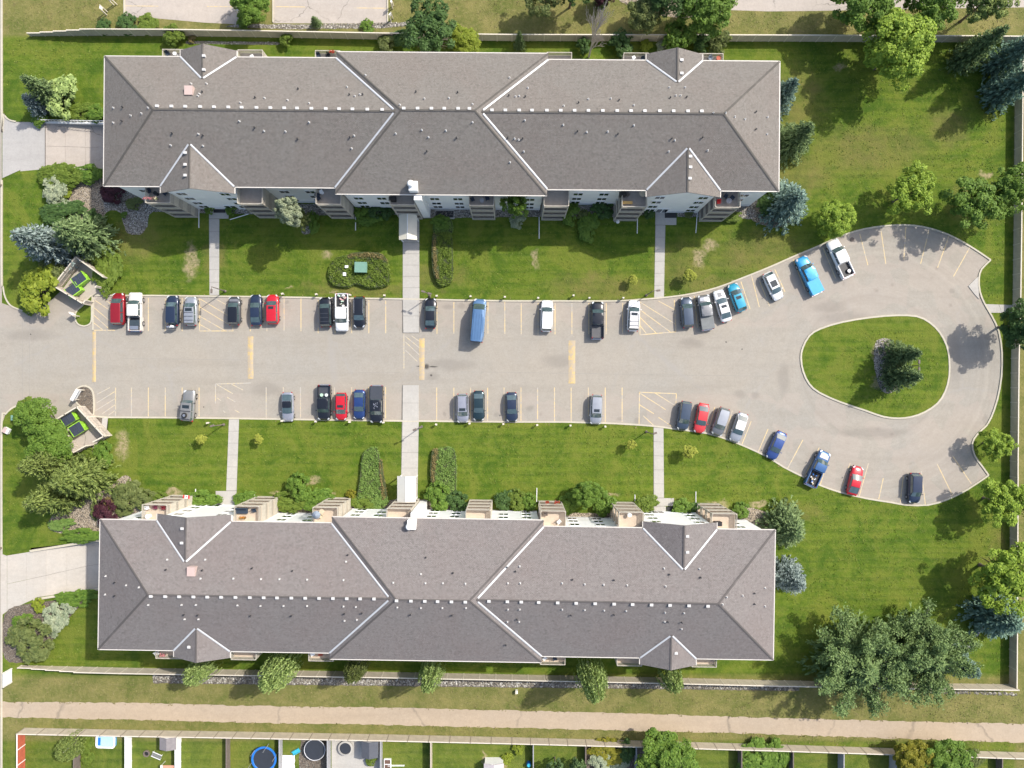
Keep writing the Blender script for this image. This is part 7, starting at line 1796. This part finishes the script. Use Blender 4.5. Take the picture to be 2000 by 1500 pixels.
def shed(label, x0, y0, x1, y1, h, rf, wall, name='garden_shed'):
    a, b = W(x0, y0, h), W(x1, y1, h); t = thing(name, label, 'shed'); xc = (a[0] + b[0]) / 2
    m = MB(); m.bx(a[0] + .12, b[0] - .12, b[1] + .12, a[1] - .12, ZL, h - .1); m.build('wall', wall, t)
    for k in ((a[0], xc), (xc, b[0])):
        m = MB(); z0, z1 = (h - .1, h + .35) if k[0] == a[0] else (h + .35, h - .1); m.add([(k[0], b[1], z0), (k[1], b[1], z1), (k[1], a[1], z1), (k[0], a[1], z0), (k[0], b[1], z0 - .08), (k[1], b[1], z1 - .08), (k[1], a[1], z1 - .08), (k[0], a[1], z0 - .08)], [(0, 1, 2, 3), (7, 6, 5, 4), (0, 4, 5, 1), (1, 5, 6, 2), (2, 6, 7, 3), (3, 7, 4, 0)]); m.build('roof_panel', rf, t)
    return t
shed('small grey roofed garden shed beside a white fence', 311, 1441, 343, 1465, 2.2, GREYR, WHITE)
shed('dark patio roof right of the round spa', 706, 1449, 738, 1481, 2.3, plain('dark_slate_roofing', (.08, .085, .1), .7), FENCEG, 'patio_roof')
shed('small white-topped garden shed cut by the bottom edge', 945, 1492, 984, 1530, 2.2, plain('pale_mauve_roofing', (.5, .45, .45), .7), WHITE)
x, y = W(674, 1463, .8); t = thing('hot_tub', 'round dark spa with pale stone rim on the patio', 'hot tub', (x, y, ZL)); m = MB(); m.lathe([(1.15, 0), (1.15, .55), (.9, .62), (.88, .3)], 24); m.build('tub_wall', CONC, t); m = MB(); m.lathe([(.86, .5), (.86, .56)], 24); m.build('cover', TRAMP, t)
x, y = W(287, 1471, .1); t = thing('fire_pit', 'dark round fire pit on grass near the folded lounger', 'fire pit', (x, y, ZL))
for i in range(12): a = i * .5236; m = MB(); m.box(.42 * math.cos(a), .42 * math.sin(a), .12, .16, .2, .24, a); m.build('stone', FENCED, t)
m = MB(); m.lathe([(.34, 0), (.34, .04)], 12); m.build('ash_bed', BLACK, t)
x, y = W(306, 1476, .4); t = thing('garden_lounger', 'white framed lattice lounger on grass below the grey shed', 'lounger', (x, y, ZL), -.4)
for s in (-.35, .35): m = MB(); m.bx(-.8, .8, s - .04, s + .04, .3, .38); m.build('side_rail', WHITE, t)
for i in range(9): m = MB(); m.bx(-.75 + i * .18, -.67 + i * .18, -.32, .32, .34, .37); m.build('slat', FENCEG, t)
for sx_ in (-.7, .7):
    for sy_ in (-.32, .32): m = MB(); m.bx(sx_ - .03, sx_ + .03, sy_ - .03, sy_ + .03, 0, .3); m.build('leg', WHITE, t)
x, y = W(330, 1497, 1); t = thing('garden_canopy', 'salmon striped canopy with white end at the bottom edge', 'canopy', (x, y, ZL))
for i in range(6): m = MB(); m.box(-.9 + i * .36, -.3, 1.4, .35, 1.5, .05); m.build('fabric_strip', ORANGE if i else WHITE, t)
for sx_ in (-1, 1.1):
    for sy_ in (-.9, .35): m = MB(); m.tube((sx_, sy_, 0), (sx_, sy_, 1.4), .03); m.build('pole', WHITE, t)
x, y = W(578, 1468, .3); t = thing('water_slide', 'turquoise plastic toy slide between the trampolines', 'toy slide', (x, y, ZL), .5); m = MB(); m.bx(-.6, .6, -.25, .25, .1, .2); m.build('slide_bed', TEALP, t)
for s in (-.28, .28): m = MB(); m.bx(-.6, .6, s - .04, s + .04, .1, .42); m.build('side_wall', TEALP, t)
x, y = W(560, 1488, .6); t = thing('tarpaulin', 'crumpled white tarpaulin over a heap beside the blue trampoline', 'tarpaulin', (x, y, ZL)); m = MB(); q = random.Random(4)
g = [[(-1.1 + i * .44 + q.uniform(-.06, .06), -1.4 + j * .44 + q.uniform(-.06, .06), (.55 + q.uniform(-.12, .12)) if 0 < i < 5 and 0 < j < 5 else .08) for j in range(6)] for i in range(6)]
m.add([p for r_ in g for p in r_], [(i * 6 + j, (i + 1) * 6 + j, (i + 1) * 6 + j + 1, i * 6 + j + 1) for i in range(5) for j in range(5)]); m.build('sheet', WHITE, t, recalc=False)
# patio and dark ground in two of the gardens
def gsheet(name, poly, mat, dz): m = MB(); m.sheet(P(poly), ZL + dz); struct(m.build(name, mat, recalc=False))
gsheet('garden_patio', [(648, 1437), (745, 1440), (745, 1600), (648, 1600)], CONC, .02); gsheet('dark_garden_soil', [(590, 1436), (644, 1437), (644, 1600), (590, 1600), (584, 1480)], MULCH, .02)
gsheet('red_paved_strip', [(36, 1440), (50, 1432), (50, 1600), (36, 1600)], plain('red_deck', (.42, .12, .07), .8), .03); gsheet('garden_soil', [(1043, 1443), (1140, 1446), (1140, 1455), (1043, 1452)], plain('maroon_mulch', (.12, .05, .045), .9), .02)
gsheet('garden_bed', [(1144, 1446), (1238, 1449), (1238, 1600), (1144, 1600)], MULCH, .02); gsheet('garden_shade_bed', [(1244, 1450), (1345, 1453), (1345, 1600), (1244, 1600)], MULCH, .022)
x, y = W(1033, 1494, .8); t = thing('rain_barrel', 'blue barrel beside the thin pale garden fence', 'barrel', (x, y, ZL)); m = MB(); m.lathe([(.3, 0), (.36, .4), (.3, .85)], 14); m.build('barrel_body', BLUEP, t, smooth=True); m = MB(); m.lathe([(.27, .85), (.27, .88)], 14); m.build('barrel_lid', TEALP, t)
x, y = W(757, 1492, .3); t = thing('raised_planter', 'brown raised planter frame with white edges at the bottom edge', 'planter', (x, y, ZL))
for a in ((-.55, -.45, -.8, .8), (.45, .55, -.8, .8), (-.45, .45, .7, .8), (-.45, .45, -.05, .05)): m = MB(); m.bx(*a, 0, .35); m.build('frame_board', FENCEW, t)
m = MB(); m.bx(-.45, .45, -.8, .7, 0, .28); m.build('soil', plain('brown_soil', (.12, .07, .05), .9), t)
x, y = W(770, 1497, .3); o = MB(); o.bx(-1.0, 1.6, .08, .16, 0, .3); o = o.build('edging_board', FENCEW, None, (x, y, ZL)); tag(o, 'white edging board right of the raised planter', 'edging board')
x, y = W(1892, 1479, .7); t = thing('garden_table', 'small white table against the panelled fence at the right', 'table', (x, y, ZL)); m = MB(); m.bx(-.75, .75, -.3, .3, .68, .74); m.build('table_top', WHITE, t)
for s in (-.65, .65): m = MB(); m.bx(s - .04, s + .04, -.25, .25, 0, .68); m.build('leg', WHITE, t)
x, y = W(1207, 432, .6); t = thing('garden_ornament', 'white round ornament on the lawn near the seventh upper balcony', 'garden ornament', (x, y, ZL)); m = MB(); m.lathe([(.16, 0), (.3, .2), (.22, .5), (.12, .7)], 12); m.build('vase', WHITE, t, smooth=True); m = MB(); m.box(-.35, .1, .1, .4, .2, .15, .5); m.build('stone', STONE, t)
x, y = W(1188, 424, .3); m = MB(); m.lathe([(.1, .2), (.19, .3), (.19, .4), (.1, .5)], 12); o = m.build('globe_light', WHITE, None, (x, y, 0), smooth=True); tag(o, 'small white globe in the dark shrub left of the seventh upper balcony', 'globe light')
# clutter on the far-side balconies seen past the eaves
chair('dark chair on the outermost left balcony above the upper roof', 327, 104, NAVYF, .5); table('pale round table on the outermost left balcony above the upper roof', 341, 104, WHITE, .28)
table('white square table on the balcony right of the upper left dormer', 492, 110, WHITE, .32, True)
chair('dark chair left on the cluttered balcony near the upper roof middle', 622, 108, NAVYF, .3); chair('black chair right on the cluttered balcony near the upper roof middle', 640, 108, BLACK, -.4); planter('box of red flowers on the cluttered balcony near the upper roof middle', 648, 101.5, REDF, w=.7)
table('white table on the balcony left of the upper right dormer', 1238, 112, WHITE, .3, True); chair('dark blue chair on the balcony left of the upper right dormer', 1256, 115, NAVYF, .2)
chair('grey chair on the balcony right of the upper right dormer', 1388, 113, GREYC, .6); table('rust coloured round table on the balcony right of the upper right dormer', 1404, 113, FENCER, .35)
chair('white chair on the leftmost balcony below the lower roof', 306, 1276, WHITE, .4); planter('pink flowers on the leftmost balcony below the lower roof', 318, 1279, PINKF, w=.8)
table('white square table on the balcony below the lower roof valley', 610, 1277, WHITE, .4, True); chair('maroon chair on the balcony below the lower roof valley', 626, 1278, FENCER, 0)
chair('light chair on the balcony below the right lower valley', 1064, 1286, WHITE, .7); chair('dark chair on the balcony below the right lower valley', 1084, 1287, NAVYF, .1)
